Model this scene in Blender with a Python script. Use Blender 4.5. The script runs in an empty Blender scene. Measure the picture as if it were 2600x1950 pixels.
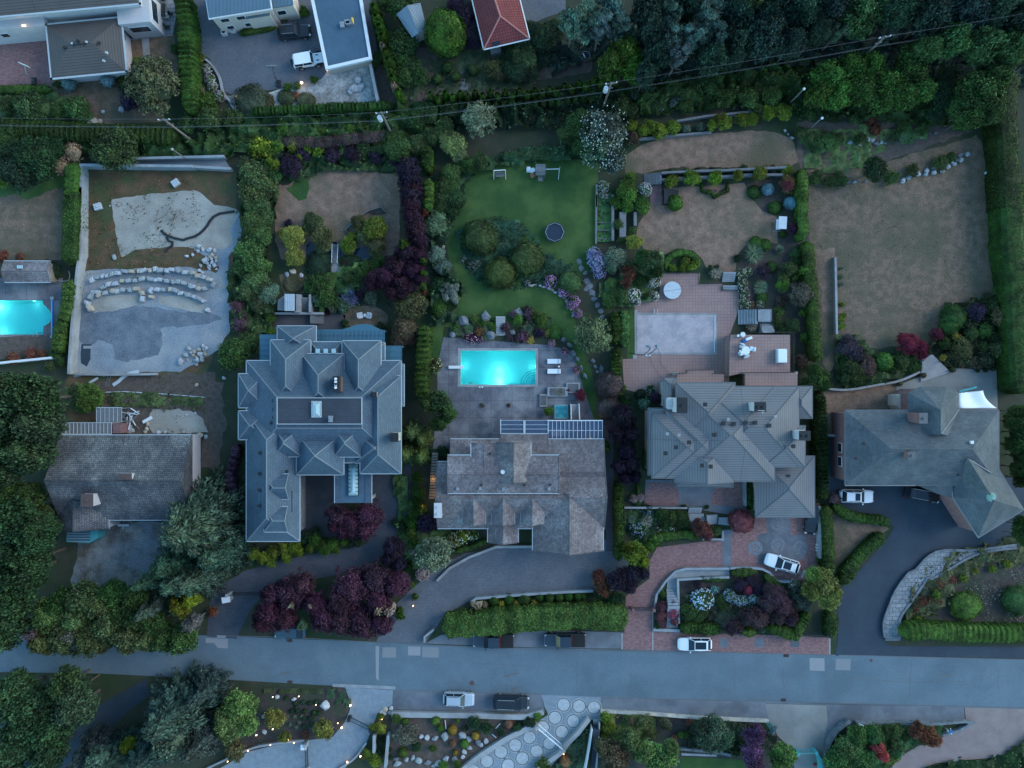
import bpy, bmesh, math, random
import numpy as np
from mathutils import Vector, noise
from mathutils.geometry import tessellate_polygon
SC=bpy.context.scene; COL=SC.collection
R=math.radians
# ---------- camera, sky, sun, exposure ----------
H=110.0; K=0.056
cam=bpy.data.cameras.new('camera'); cam.sensor_width=36; cam.lens=36*H/(2600*K); cam.clip_end=3000; cam.clip_start=1
co=bpy.data.objects.new('camera',cam); COL.objects.link(co); co.location=(0,0,H); co.rotation_euler=(0,0,0); SC.camera=co
wd=bpy.data.worlds.new('World'); SC.world=wd; wd.use_nodes=True
nt=wd.node_tree; bg=nt.nodes['Background']; sk=nt.nodes.new('ShaderNodeTexSky'); sk.sky_type='NISHITA'; sk.sun_disc=False
SUN_EL=10.0; SUN_AZ=72.0   # azimuth measured from +Y towards +X
sk.sun_elevation=R(SUN_EL); sk.sun_rotation=R(SUN_AZ); sk.altitude=100; sk.ozone_density=1.5; sk.dust_density=0.3
tn=nt.nodes.new('ShaderNodeVectorMath'); tn.operation='MULTIPLY'; tn.inputs[1].default_value=(.77,1.03,1.12)  # white balance of the dusk shot
nt.links.new(sk.outputs[0],tn.inputs[0]); nt.links.new(tn.outputs[0],bg.inputs[0]); bg.inputs[1].default_value=0.15
sl=bpy.data.lights.new('sun','SUN'); sl.energy=0.5; sl.angle=R(30); sl.color=(1,0.93,0.88)
so=bpy.data.objects.new('sun',sl); COL.objects.link(so)
d=Vector((math.sin(R(SUN_AZ))*math.cos(R(34)),math.cos(R(SUN_AZ))*math.cos(R(34)),math.sin(R(34))))
so.rotation_euler=(-d).to_track_quat('-Z','Y').to_euler(); so.location=(60,60,80)
SC.view_settings.view_transform='Standard'; SC.view_settings.look='None'; SC.view_settings.exposure=1.98; SC.view_settings.gamma=1
SC.render.engine='CYCLES'
LS=.17  # lamps are dim household lamps; exposure is that of a long dusk shot
random.seed(7); rng=np.random.default_rng(11)
# ---------- picture-to-ground helpers ----------
TS=700/2212
TL={'Q':(0,0,1.1754),'S':(0,0,1.0)}
for r_,y_,xs in (('A',0,(0,650,1300,1900)),('B',475,(0,650,1300,1900)),('C',950,(0,550,1000,1500,1900)),('D',1425,(0,550,1000,1500,1900))):
    for i_,x_ in enumerate(xs): TL[r_+str(i_+1)]=(x_,y_,TS)
def W(t,x,y,z=0.0):
    o=TL[t]; px=o[0]+x*o[2]; py=o[1]+y*o[2]; f=K*(H-z)/H
    return Vector(((px-1300)*f,(975-py)*f,z))
def mpp(t): return TL[t][2]*K
def pts(s):
    if not isinstance(s,str): return s
    return [tuple(float(v) for v in p.split()) for p in s.split(',') if p.strip()]
# ---------- materials ----------
MATS={}
def mat(name,c,rough=.8,c2=None,sc=1.0,c3=None,sc3=.12,grain=.12,gs=9.0,bump=0.0,spec=.3,metal=0,brick=None,emit=None,coord='Object',contrast=.15,alpha=None):
    if name in MATS: return MATS[name]
    m=bpy.data.materials.new(name); m.use_nodes=True; n=m.node_tree.nodes; L=m.node_tree.links; b=n['Principled BSDF']
    b.inputs['Roughness'].default_value=rough; b.inputs['Specular IOR Level'].default_value=spec; b.inputs['Metallic'].default_value=metal
    if emit: b.inputs['Emission Color'].default_value=(*emit[0],1); b.inputs['Emission Strength'].default_value=emit[1]
    geo=n.new('ShaderNodeNewGeometry'); vec=geo.outputs['Position']
    def noi(s,det=4,ro=.6):
        t=n.new('ShaderNodeTexNoise'); t.inputs['Scale'].default_value=s; t.inputs['Detail'].default_value=det; t.inputs['Roughness'].default_value=ro; L.new(vec,t.inputs['Vector']); return t.outputs['Fac']
    def ramp(f,a,bb):
        r=n.new('ShaderNodeMapRange'); r.inputs[1].default_value=a; r.inputs[2].default_value=bb; L.new(f,r.inputs[0]); return r.outputs[0]
    def mix(f,A,B,bt='MIX'):
        x=n.new('ShaderNodeMix'); x.data_type='RGBA'; x.blend_type=bt
        if isinstance(f,float): x.inputs[0].default_value=f
        else: L.new(f,x.inputs[0])
        for i,v in ((6,A),(7,B)):
            if isinstance(v,tuple): x.inputs[i].default_value=(*v,1)
            else: L.new(v,x.inputs[i])
        return x.outputs[2]
    col=c
    if c2: col=mix(ramp(noi(sc),.5-contrast,.5+contrast),c,c2)
    if c3: col=mix(ramp(noi(sc3,3),.47,.63),col,c3)
    if brick:
        bw,bh,mc,ms=brick[:4]; jit=brick[4] if len(brick)>4 else .25
        br=n.new('ShaderNodeTexBrick'); br.inputs['Scale'].default_value=1; br.inputs['Brick Width'].default_value=bw; br.inputs['Row Height'].default_value=bh
        br.inputs['Mortar Size'].default_value=ms; br.inputs['Mortar Smooth'].default_value=.3; br.inputs['Bias'].default_value=0
        br.inputs['Color1'].default_value=(1-jit,)*3+(1,); br.inputs['Color2'].default_value=(1+jit,)*3+(1,); br.inputs['Mortar'].default_value=(mc,mc,mc,1)
        if len(brick)>5: br.offset=brick[5]
        uv=n.new('ShaderNodeUVMap'); uv.uv_map='UVMap'; L.new(uv.outputs[0],br.inputs['Vector'])
        col=mix(1.0,col,br.outputs['Color'],'MULTIPLY')
    if grain:
        g=noi(gs,3,.75); r=n.new('ShaderNodeMapRange'); r.inputs[1].default_value=.3; r.inputs[2].default_value=.7; r.inputs[3].default_value=1-grain; r.inputs[4].default_value=1+grain; L.new(g,r.inputs[0])
        cc=n.new('ShaderNodeCombineColor'); [L.new(r.outputs[0],cc.inputs[i]) for i in range(3)]
        col=mix(1.0,col,cc.outputs[0],'MULTIPLY')
    if isinstance(col,tuple): b.inputs['Base Color'].default_value=(*col,1)
    else: L.new(col,b.inputs['Base Color'])
    if bump:
        bp=n.new('ShaderNodeBump'); bp.inputs['Strength'].default_value=bump; bp.inputs['Distance'].default_value=.05; L.new(noi(gs*.8,4,.7),bp.inputs['Height']); L.new(bp.outputs[0],b.inputs['Normal'])
    MATS[name]=m; return m
def foliage_mat(name,tr=.15,lo=.3,hi=1.9):
    m=bpy.data.materials.new(name); m.use_nodes=True; n=m.node_tree.nodes; L=m.node_tree.links; b=n['Principled BSDF']
    oi=n.new('ShaderNodeObjectInfo'); ge=n.new('ShaderNodeNewGeometry')
    no=n.new('ShaderNodeTexNoise'); no.inputs['Scale'].default_value=.55; no.inputs['Detail'].default_value=3; L.new(ge.outputs['Position'],no.inputs['Vector'])
    r1=n.new('ShaderNodeMapRange'); r1.inputs[3].default_value=lo; r1.inputs[4].default_value=hi; L.new(ge.outputs['Random Per Island'],r1.inputs[0])
    r2=n.new('ShaderNodeMapRange'); r2.inputs[1].default_value=.3; r2.inputs[2].default_value=.7; r2.inputs[3].default_value=.5; r2.inputs[4].default_value=1.5; L.new(no.outputs['Fac'],r2.inputs[0])
    mu=n.new('ShaderNodeMath'); mu.operation='MULTIPLY'; L.new(r1.outputs[0],mu.inputs[0]); L.new(r2.outputs[0],mu.inputs[1])
    sc=n.new('ShaderNodeVectorMath'); sc.operation='SCALE'; L.new(oi.outputs['Color'],sc.inputs[0]); L.new(mu.outputs[0],sc.inputs['Scale'])
    hs=n.new('ShaderNodeHueSaturation'); r3=n.new('ShaderNodeMapRange'); r3.inputs[3].default_value=.475; r3.inputs[4].default_value=.525
    wn=n.new('ShaderNodeMath'); wn.operation='FRACT'; mm=n.new('ShaderNodeMath'); mm.operation='MULTIPLY'; mm.inputs[1].default_value=7.31; L.new(ge.outputs['Random Per Island'],mm.inputs[0]); L.new(mm.outputs[0],wn.inputs[0])
    L.new(wn.outputs[0],r3.inputs[0]); L.new(r3.outputs[0],hs.inputs['Hue']); L.new(sc.outputs[0],hs.inputs['Color'])
    L.new(hs.outputs[0],b.inputs['Base Color']); b.inputs['Roughness'].default_value=.65; b.inputs['Specular IOR Level'].default_value=.2
    if tr:
        t=n.new('ShaderNodeBsdfTranslucent'); L.new(hs.outputs[0],t.inputs['Color']); mx=n.new('ShaderNodeMixShader'); mx.inputs[0].default_value=tr
        L.new(b.outputs[0],mx.inputs[1]); L.new(t.outputs[0],mx.inputs[2]); L.new(mx.outputs[0],n['Material Output'].inputs['Surface'])
    return m
FOL=foliage_mat('foliage'); BLO=foliage_mat('blossom',.1,.75,1.2)
def water_mat(name,tint,rough=.05,sky_sheen=None):
    m=bpy.data.materials.new(name); m.use_nodes=True; n=m.node_tree.nodes; L=m.node_tree.links; n.remove(n['Principled BSDF'])
    t=n.new('ShaderNodeBsdfTransparent'); t.inputs[0].default_value=(*tint,1); g=n.new('ShaderNodeBsdfGlossy'); g.inputs['Roughness'].default_value=rough
    f=n.new('ShaderNodeFresnel'); f.inputs[0].default_value=1.33; mx=n.new('ShaderNodeMixShader')
    no=n.new('ShaderNodeTexNoise'); no.inputs['Scale'].default_value=2.2; bp=n.new('ShaderNodeBump'); bp.inputs['Strength'].default_value=.15; L.new(no.outputs[0],bp.inputs['Height']); L.new(bp.outputs[0],g.inputs['Normal'])
    ge=n.new('ShaderNodeNewGeometry'); L.new(ge.outputs['Position'],no.inputs['Vector'])
    src=t.outputs[0]
    if sky_sheen:
        df=n.new('ShaderNodeBsdfDiffuse'); df.inputs[0].default_value=(*sky_sheen[0],1); m2=n.new('ShaderNodeMixShader'); m2.inputs[0].default_value=sky_sheen[1]; L.new(t.outputs[0],m2.inputs[1]); L.new(df.outputs[0],m2.inputs[2]); src=m2.outputs[0]  # bluish sky reflection put into the glass colour as a diffuse share
    L.new(f.outputs[0],mx.inputs[0]); L.new(src,mx.inputs[1]); L.new(g.outputs[0],mx.inputs[2]); L.new(mx.outputs[0],n['Material Output'].inputs['Surface']); return m
WATER=water_mat('pool_water',(.55,.93,.97)); GLASS=water_mat('roof_glass',(.8,.86,.92),.15,((.09,.14,.22),.5))
M={}
M['ground']=mat('ground_soil',(.026,.036,.019),c2=(.046,.045,.028),sc=.5,c3=(.02,.038,.013),sc3=.09,grain=.3,gs=6,bump=.5)
M['road']=mat('road_asphalt',(.095,.135,.162),c2=(.115,.155,.182),sc=.25,c3=(.085,.12,.145),sc3=.12,grain=.17,gs=4.5,bump=.1,rough=.75)
M['drive_dark']=mat('dark_asphalt',(.022,.036,.052),c2=(.03,.046,.064),sc=.35,grain=.16,gs=4.5,rough=.7)
M['drive_mid']=mat('driveway_asphalt',(.09,.1,.118),c2=(.115,.122,.138),sc=.3,grain=.2,gs=5,brick=(.45,.22,.8,.02,.08))
M['patio']=mat('stained_concrete',(.135,.135,.155),c2=(.08,.08,.095),sc=.55,c3=(.2,.2,.21),sc3=.2,grain=.22,gs=5,brick=(3.0,2.4,.55,.04,.06,0))
M['conc']=mat('concrete',(.3,.3,.3),c2=(.25,.25,.25),sc=.5,c3=(.21,.21,.21),sc3=.25,grain=.14,gs=7)
M['conc_l']=mat('pale_concrete',(.26,.285,.3),c2=(.2,.22,.235),sc=.7,grain=.12,gs=7)
M['walk']=mat('grey_pavement',(.15,.165,.185),c2=(.11,.12,.14),sc=.45,c3=(.085,.095,.11),sc3=.16,grain=.18,gs=8)
M['brickp']=mat('red_brick_paving',(.2,.105,.1),c2=(.25,.14,.135),sc=2.5,grain=.22,gs=8,brick=(.4,.2,.75,.03,.2))
M['terra']=mat('pink_tile_terrace',(.3,.195,.175),c2=(.265,.172,.157),sc=.5,grain=.1,gs=9,brick=(.45,.45,.72,.03,.04,0))
M['red_drive']=mat('pinkish_gravel_drive',(.2,.15,.14),c2=(.24,.185,.175),sc=.6,grain=.15,gs=8)
M['sand']=mat('sand',(.3,.275,.235),c2=(.23,.215,.185),sc=.4,c3=(.34,.32,.28),sc3=.15,grain=.24,gs=6)
M['gravel']=mat('grey_gravel',(.17,.2,.23),c2=(.23,.255,.28),sc=.4,c3=(.27,.28,.28),sc3=.12,grain=.32,gs=6,bump=.3)
M['gravel_d']=mat('dark_gravel',(.095,.115,.14),c2=(.15,.17,.195),sc=.6,grain=.38,gs=6,bump=.4)
M['scrub']=mat('dry_scrub',(.125,.07,.038),c2=(.07,.052,.025),sc=.7,c3=(.055,.065,.025),sc3=.3,grain=.35,gs=5,bump=.5)
M['lawn']=mat('green_lawn',(.022,.062,.013),c2=(.042,.088,.018),sc=.22,c3=(.055,.1,.024),sc3=.22,grain=.3,gs=8)
M['dry']=mat('dry_lawn',contrast=.11,c=(.23,.145,.105),c2=(.15,.1,.068),sc=.9,c3=(.1,.085,.05),sc3=.1,grain=.36,gs=5,bump=.2)
M['dry2']=mat('patchy_lawn',contrast=.11,c=(.17,.112,.08),c2=(.1,.078,.048),sc=.9,c3=(.085,.075,.045),sc3=.12,grain=.38,gs=5,bump=.2)
M['front']=mat('bare_front_yard',(.16,.18,.2),c2=(.08,.065,.052),sc=.22,contrast=.09,c3=(.22,.22,.21),sc3=.3,grain=.4,gs=5,bump=.4)
M['soil']=mat('garden_soil',(.038,.03,.028),c2=(.065,.052,.046),sc=1.2,c3=(.035,.045,.025),sc3=.4,grain=.35,gs=6,bump=.5)
M['duff']=mat('leaf_litter',(.11,.08,.07),c2=(.07,.055,.04),sc=1.5,grain=.35,gs=7,bump=.4)
M['rockg']=mat('rock_outcrop',(.3,.3,.29),c2=(.14,.14,.13),sc=.7,c3=(.42,.42,.4),sc3=.25,grain=.4,gs=2.5,bump=.9)
M['flag']=mat('flagstone',(.24,.25,.26),c2=(.19,.2,.21),sc=1.2,grain=.15,gs=6,brick=(.9,.6,.5,.05,.12))
M['stone']=mat('granite_stone',(.4,.38,.34),c2=(.27,.27,.265),sc=1.5,c3=(.48,.42,.34),sc3=.6,grain=.22,gs=5,bump=.5)
M['stone_b']=mat('blue_grey_stone',(.17,.185,.2),c2=(.1,.11,.12),sc=1.5,grain=.25,gs=5,bump=.5)
M['slate']=mat('slate_blue_shingles',(.066,.1,.135),c2=(.053,.083,.114),sc=.4,grain=.12,gs=6,brick=(.5,.3,.72,.035,.12),rough=.7)
M['shake']=mat('weathered_cedar_shakes',(.16,.135,.14),c2=(.1,.085,.09),sc=1.6,c3=(.19,.17,.175),sc3=.3,grain=.42,gs=3.2,brick=(.24,.3,.72,.03,.22))
M['shake_d']=mat('dark_cedar_shakes',(.105,.105,.115),c2=(.06,.062,.07),sc=.6,c3=(.17,.17,.17),sc3=.3,grain=.35,gs=3.5,brick=(.25,.3,.5,.05,.3))
M['gtile']=mat('grey_concrete_tiles',(.15,.15,.16),c2=(.13,.132,.142),sc=.35,grain=.08,gs=6,brick=(40,.36,.62,.05,.02,0))
M['btile']=mat('brown_grey_tiles',(.09,.08,.076),c2=(.078,.07,.066),sc=.4,grain=.08,gs=6,brick=(40,.36,.6,.05,.02,0))
M['asph_sh']=mat('asphalt_shingles',(.075,.09,.1),c2=(.055,.068,.078),sc=.5,c3=(.09,.105,.115),sc3=.3,grain=.2,gs=4,brick=(.6,.26,.8,.03,.12))
M['rtile']=mat('red_clay_tiles',(.2,.045,.045),c2=(.16,.036,.038),sc=.8,grain=.12,gs=6,brick=(.35,.4,.5,.06,.1,0))
M['bluemetal']=mat('blue_metal_roof',(.08,.13,.17),c2=(.07,.12,.155),sc=.6,grain=.06,brick=(.5,40,.45,.03,.03,0),rough=.45,spec=.5)
M['flat_blue']=mat('blue_grey_membrane',(.06,.11,.155),c2=(.05,.09,.13),sc=.6,grain=.12,gs=5)
M['flat_dark']=mat('dark_roof_membrane',(.035,.042,.055),c2=(.045,.052,.065),sc=.5,grain=.12,gs=8,brick=(1.0,.5,.75,.02,.05))
M['white']=mat('white_paint',(.6,.61,.62),grain=.04,rough=.5)
M['offw']=mat('white_stucco',(.46,.44,.45),c2=(.42,.4,.41),sc=1,grain=.05)
M['cream']=mat('cream_stucco',(.5,.41,.35),c2=(.46,.38,.33),sc=1,grain=.05)
M['gutter']=mat('gutter_paint',(.36,.4,.42),grain=.03,rough=.4)
M['gutter_d']=mat('dark_gutter',(.1,.105,.11),grain=.03,rough=.5)
M['black']=mat('black_metal',(.02,.021,.023),grain=.05,rough=.45)
M['steel']=mat('galvanised_metal',(.3,.31,.32),grain=.06,rough=.4,metal=.5)
M['glass']=mat('window_glass',(.012,.02,.03),grain=0,rough=.12,spec=.4)
M['glassb']=mat('bluish_glass',(.05,.13,.18),grain=.05,gs=2,rough=.12,spec=.6)
M['sky_l']=mat('skylight_glass',(.3,.42,.44),grain=.05,rough=.1,spec=.6)
M['wood']=mat('weathered_wood',(.22,.18,.14),c2=(.15,.12,.095),sc=3,grain=.25,gs=6)
M['woodg']=mat('grey_wood',(.16,.165,.17),c2=(.12,.12,.125),sc=3,grain=.2,gs=6)
M['bark']=mat('bark',(.13,.105,.085),c2=(.08,.065,.05),sc=3,grain=.3,gs=6)
M['pbark']=mat('pale_bark',(.2,.165,.14),c2=(.13,.105,.09),sc=3,grain=.25,gs=6)
M['paint_w']=mat('white_car_paint',(.68,.7,.72),grain=0,rough=.25,spec=.6)
M['paint_s']=mat('silver_car_paint',(.42,.46,.5),grain=0,rough=.28,metal=.4)
M['paint_k']=mat('black_car_paint',(.014,.016,.02),grain=0,rough=.22,spec=.6)
M['paint_n']=mat('navy_car_paint',(.018,.03,.045),grain=0,rough=.22,spec=.6)
M['paint_b']=mat('blue_car_paint',(.03,.07,.1),grain=0,rough=.22,spec=.6)
M['rubber']=mat('rubber',(.015,.015,.015),grain=.1,rough=.9)
M['poolt']=mat('pool_plaster',(.2,.82,.77),grain=.03,rough=.6)
M['poolc']=mat('pool_cover',(.4,.35,.36),c2=(.35,.31,.325),sc=.9,c3=(.29,.265,.285),sc3=.5,grain=.12,gs=3)
M['silver']=mat('silver_cover',(.45,.49,.52),c2=(.4,.44,.47),sc=1.5,grain=.06,rough=.5)
M['fabric']=mat('white_fabric',(.66,.7,.74),grain=.04,rough=.8)
M['tramp']=mat('trampoline_mat',(.018,.03,.05),grain=.1,rough=.8)
M['warm']=mat('warm_bulb',(1,.8,.6),grain=0,emit=((1,.6,.3),1.6))
M['warm2']=mat('warm_interior_lamp',(1,.8,.6),grain=0,emit=((1,.5,.2),1))
M['head']=mat('lamp_glass',(.5,.52,.55),grain=0,rough=.15)
M['tail']=mat('red_lamp_glass',(.3,.02,.02),grain=0,rough=.2)
M['terrac']=mat('terracotta',(.35,.16,.09),grain=.08)
M['teal']=mat('teal_paint',(.06,.28,.3),grain=.06)
M['bluep']=mat('blue_vinyl',(.02,.12,.32),grain=.05,rough=.4)
M['redp']=mat('red_plastic',(.4,.03,.03),grain=.05)
M['yel']=mat('yellow_plastic',(.6,.36,.05),grain=.05)
# ---------- mesh helpers ----------
def mesh_np(name,V,F,mats,uv=None,mi=None):
    V=np.asarray(V,dtype=np.float32); F=np.asarray(F,dtype=np.int32); k=F.shape[1]
    me=bpy.data.meshes.new(name); me.vertices.add(len(V)); me.vertices.foreach_set('co',V.ravel())
    me.loops.add(F.size); me.loops.foreach_set('vertex_index',F.ravel()); me.polygons.add(len(F))
    me.polygons.foreach_set('loop_start',np.arange(0,F.size,k,dtype=np.int32)); me.polygons.foreach_set('loop_total',np.full(len(F),k,dtype=np.int32))
    for m in mats: me.materials.append(m)
    me.update(calc_edges=True); return me
def props(o,label=None,cat=None,group=None,kind=None):
    if label: o['label']=label
    if cat: o['category']=cat
    if group: o['group']=group
    if kind: o['kind']=kind
    return o
def thing(name,label,cat,loc=(0,0,0),rz=0,group=None):
    o=bpy.data.objects.new(name,None); COL.objects.link(o); o.location=loc; o.rotation_euler=(0,0,rz); o.empty_display_size=.3
    return props(o,label,cat,group)
class MB:
    def __init__(s): s.v=[]; s.f=[]
    def add(s,vs,fs):
        b=len(s.v); s.v+= [tuple(v) for v in vs]; s.f+=[tuple(b+i for i in f) for f in fs]; return s
    def prism(s,poly,z0,z1,top=True,bottom=False,ztops=None):
        n=len(poly); a=sum(poly[i][0]*poly[(i+1)%n][1]-poly[(i+1)%n][0]*poly[i][1] for i in range(n))
        if a<0: poly=poly[::-1]; ztops=ztops[::-1] if ztops else None
        vs=[(p[0],p[1],z0) for p in poly]+[(p[0],p[1],ztops[i] if ztops else z1) for i,p in enumerate(poly)]
        fs=[(i,(i+1)%n,n+(i+1)%n,n+i) for i in range(n)]
        tri=tessellate_polygon([[Vector((p[0],p[1],0)) for p in poly]]) if n>4 else None
        if top:
            if tri: fs+=[fix(vs,(n+t[0],n+t[1],n+t[2])) for t in tri]
            else: fs.append(tuple(range(n,2*n)))
        if bottom: fs+= [tuple(range(n-1,-1,-1))]
        return s.add(vs,fs)
    def box(s,cx,cy,cz,sx,sy,sz,a=0,taper=1.0):
        c,sn=math.cos(a),math.sin(a); vs=[]
        for dz,k in ((-.5,1),(.5,taper)):
            for dx,dy in ((-.5,-.5),(.5,-.5),(.5,.5),(-.5,.5)):
                X,Y=dx*sx*k,dy*sy*k; vs.append((cx+X*c-Y*sn,cy+X*sn+Y*c,cz+dz*sz))
        return s.add(vs,[(3,2,1,0),(4,5,6,7),(0,1,5,4),(1,2,6,5),(2,3,7,6),(3,0,4,7)])
    def tube(s,p0,p1,r0,r1=None,n=8,cap=True):
        r1=r0 if r1 is None else r1; p0=Vector(p0); p1=Vector(p1); d=(p1-p0); 
        if d.length<1e-6: return s
        d.normalize(); u=d.orthogonal().normalized(); w=d.cross(u); vs=[]
        for p,r in ((p0,r0),(p1,r1)):
            for i in range(n): a=2*math.pi*i/n; vs.append(p+u*math.cos(a)*r+w*math.sin(a)*r)
        fs=[(i,(i+1)%n,n+(i+1)%n,n+i) for i in range(n)]
        if cap: fs+=[tuple(range(n-1,-1,-1)),tuple(range(n,2*n))]
        return s.add(vs,fs)
    def disc(s,c,r,z0,z1,n=24,r1=None): return s.tube((c[0],c[1],z0),(c[0],c[1],z1),r,r1,n)
    def build(s,name,m,parent=None,uv=False,smooth=False,bevel=0):
        me=bpy.data.meshes.new(name); o_=(0,0,0)
        pp=parent; o_=[0,0,0]
        while pp is not None: o_=[o_[i]+pp.location[i] for i in range(3)]; pp=pp.parent
        me.from_pydata([(v[0]-o_[0],v[1]-o_[1],v[2]-o_[2]) for v in s.v],[],s.f); me.materials.append(m)
        if uv:
            ul=me.uv_layers.new(name='UVMap')
            for p in me.polygons:
                nn=p.normal; h=Vector((nn.x,nn.y,0))
                if h.length<.05: U=Vector((1,0,0)); V_=Vector((0,1,0))
                else: h.normalize(); U=Vector((-h.y,h.x,0)); V_=nn.cross(U); V_=V_ if V_.z>0 else -V_
                for li in p.loop_indices: c=me.vertices[me.loops[li].vertex_index].co; ul.data[li].uv=(c.dot(U),c.dot(V_))
        if smooth: me.polygons.foreach_set('use_smooth',[True]*len(me.polygons))
        o=bpy.data.objects.new(name,me); COL.objects.link(o)
        if parent is not None: o.parent=parent
        if bevel: b=o.modifiers.new('bevel','BEVEL'); b.width=bevel; b.segments=2; b.limit_method='ANGLE'
        return o
def fix(vs,f):
    a,b,c=[Vector(vs[i]) for i in f[:3]]
    return f if (b-a).cross(c-a).z>0 else f[::-1]
def spline(P,closed=True,step=.6):
    out=[]; n=len(P); rng_=range(n) if closed else range(n-1)
    for i in rng_:
        p0=P[(i-1)%n] if closed or i>0 else P[i]; p1=P[i]; p2=P[(i+1)%n]; p3=P[(i+2)%n] if closed or i<n-2 else P[(i+1)%n]
        k=max(1,int((p2-p1).length/step))
        for j in range(k):
            t=j/k; out.append(.5*((2*p1)+(p2-p0)*t+(2*p0-5*p1+4*p2-p3)*t*t+(3*p1-p0-3*p2+p3)*t**3))
    if not closed: out.append(P[-1])
    return out
def densify(P,step=.6):
    out=[]; n=len(P)
    for i in range(n):
        a,b=P[i],P[(i+1)%n]; k=max(1,int((b-a).length/step)); out+=[a.lerp(b,j/k) for j in range(k)]
    return out
ZL=[0]
def sheet(name,t,s,m,lvl,smooth=False,rough=0.0,holes=None,parent=None,kind='structure',label=None,cat=None):
    """flat ground sheet; lvl in steps of 5 mm above the ground"""
    z=lvl*.005; P=[W(t,x,y) for x,y in pts(s)]
    P=spline(P) if smooth else (densify(P) if rough else P)
    if rough:
        Q=[]
        for p in P:
            v=noise.noise_vector(Vector((p.x*.7,p.y*.7,lvl*3.1))); w2=noise.noise_vector(Vector((p.x*2.3,p.y*2.3,lvl*1.7))); Q.append(Vector((p.x+v.x*rough+w2.x*rough*.5,p.y+v.y*rough+w2.y*rough*.5,0)))
        P=Q
    loops=[[Vector((p.x,p.y,0)) for p in P]]
    for h in (holes or []): loops.append([Vector((p[0],p[1],0)) for p in h])
    al=[p for l in loops for p in l]; vs=[(p.x,p.y,z) for p in al]; tri=tessellate_polygon(loops)
    mb=MB(); mb.add(vs,[fix(vs,tuple(x)) for x in tri]); o=mb.build(name,m,parent,uv=True)
    props(o,label,cat,None,kind if parent is None else None); return o
def block(name,t,s,z0,z1,m,parent=None,uv=True,**k):
    mb=MB(); mb.prism([tuple(W(t,x,y,z1))[:2] for x,y in pts(s)],z0,z1); o=mb.build(name,m,parent,uv=uv); 
    if k: props(o,**k)
    return o
def offset_line(P,w):
    L_,R_=[],[]
    for i,p in enumerate(P):
        a=P[max(0,i-1)]; b=P[min(len(P)-1,i+1)]; d=(b-a); d.z=0
        if i>0 and i<len(P)-1:
            d1=(p-a).normalized(); d2=(b-p).normalized(); d=d1+d2
            n=Vector((-d.y,d.x,0)).normalized(); cs=max(.35,n.dot(Vector((-d1.y,d1.x,0)))); n=n/cs
        else: n=Vector((-d.y,d.x,0)).normalized()
        ww=w/2; L_.append(p+n*ww); R_.append(p-n*ww)
    return L_,R_
def ribbon_mb(mb,P,w,z0,z1):
    L_,R_=offset_line(P,w); n=len(P)
    vs=[];
    for i in range(n): vs+=[(L_[i].x,L_[i].y,z0),(R_[i].x,R_[i].y,z0),(R_[i].x,R_[i].y,z1),(L_[i].x,L_[i].y,z1)]
    fs=[(0,1,2,3)]
    for i in range(n-1):
        a=4*i; b=a+4; fs+=[(a+3,a+2,b+2,b+3),(a+2,a+1,b+1,b+2),(a,a+3,b+3,b)]
    a=4*(n-1); fs.append((a+3,a+2,a+1,a)); return mb.add(vs,fs)
def ribbon(name,t,s,w,z0,z1,m,parent=None,smooth=False,**k):
    P=[W(t,x,y,z1) for x,y in pts(s)]
    if smooth: P=spline(P,False)
    mb=MB(); ribbon_mb(mb,P,w,z0,z1); o=mb.build(name,m,parent,uv=True)
    if k: props(o,**k)
    return o
def copy_tree(o,parent=None):
    c=o.copy(); COL.objects.link(c); c.parent=parent
    for ch in o.children: copy_tree(ch,c)
    return c
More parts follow.
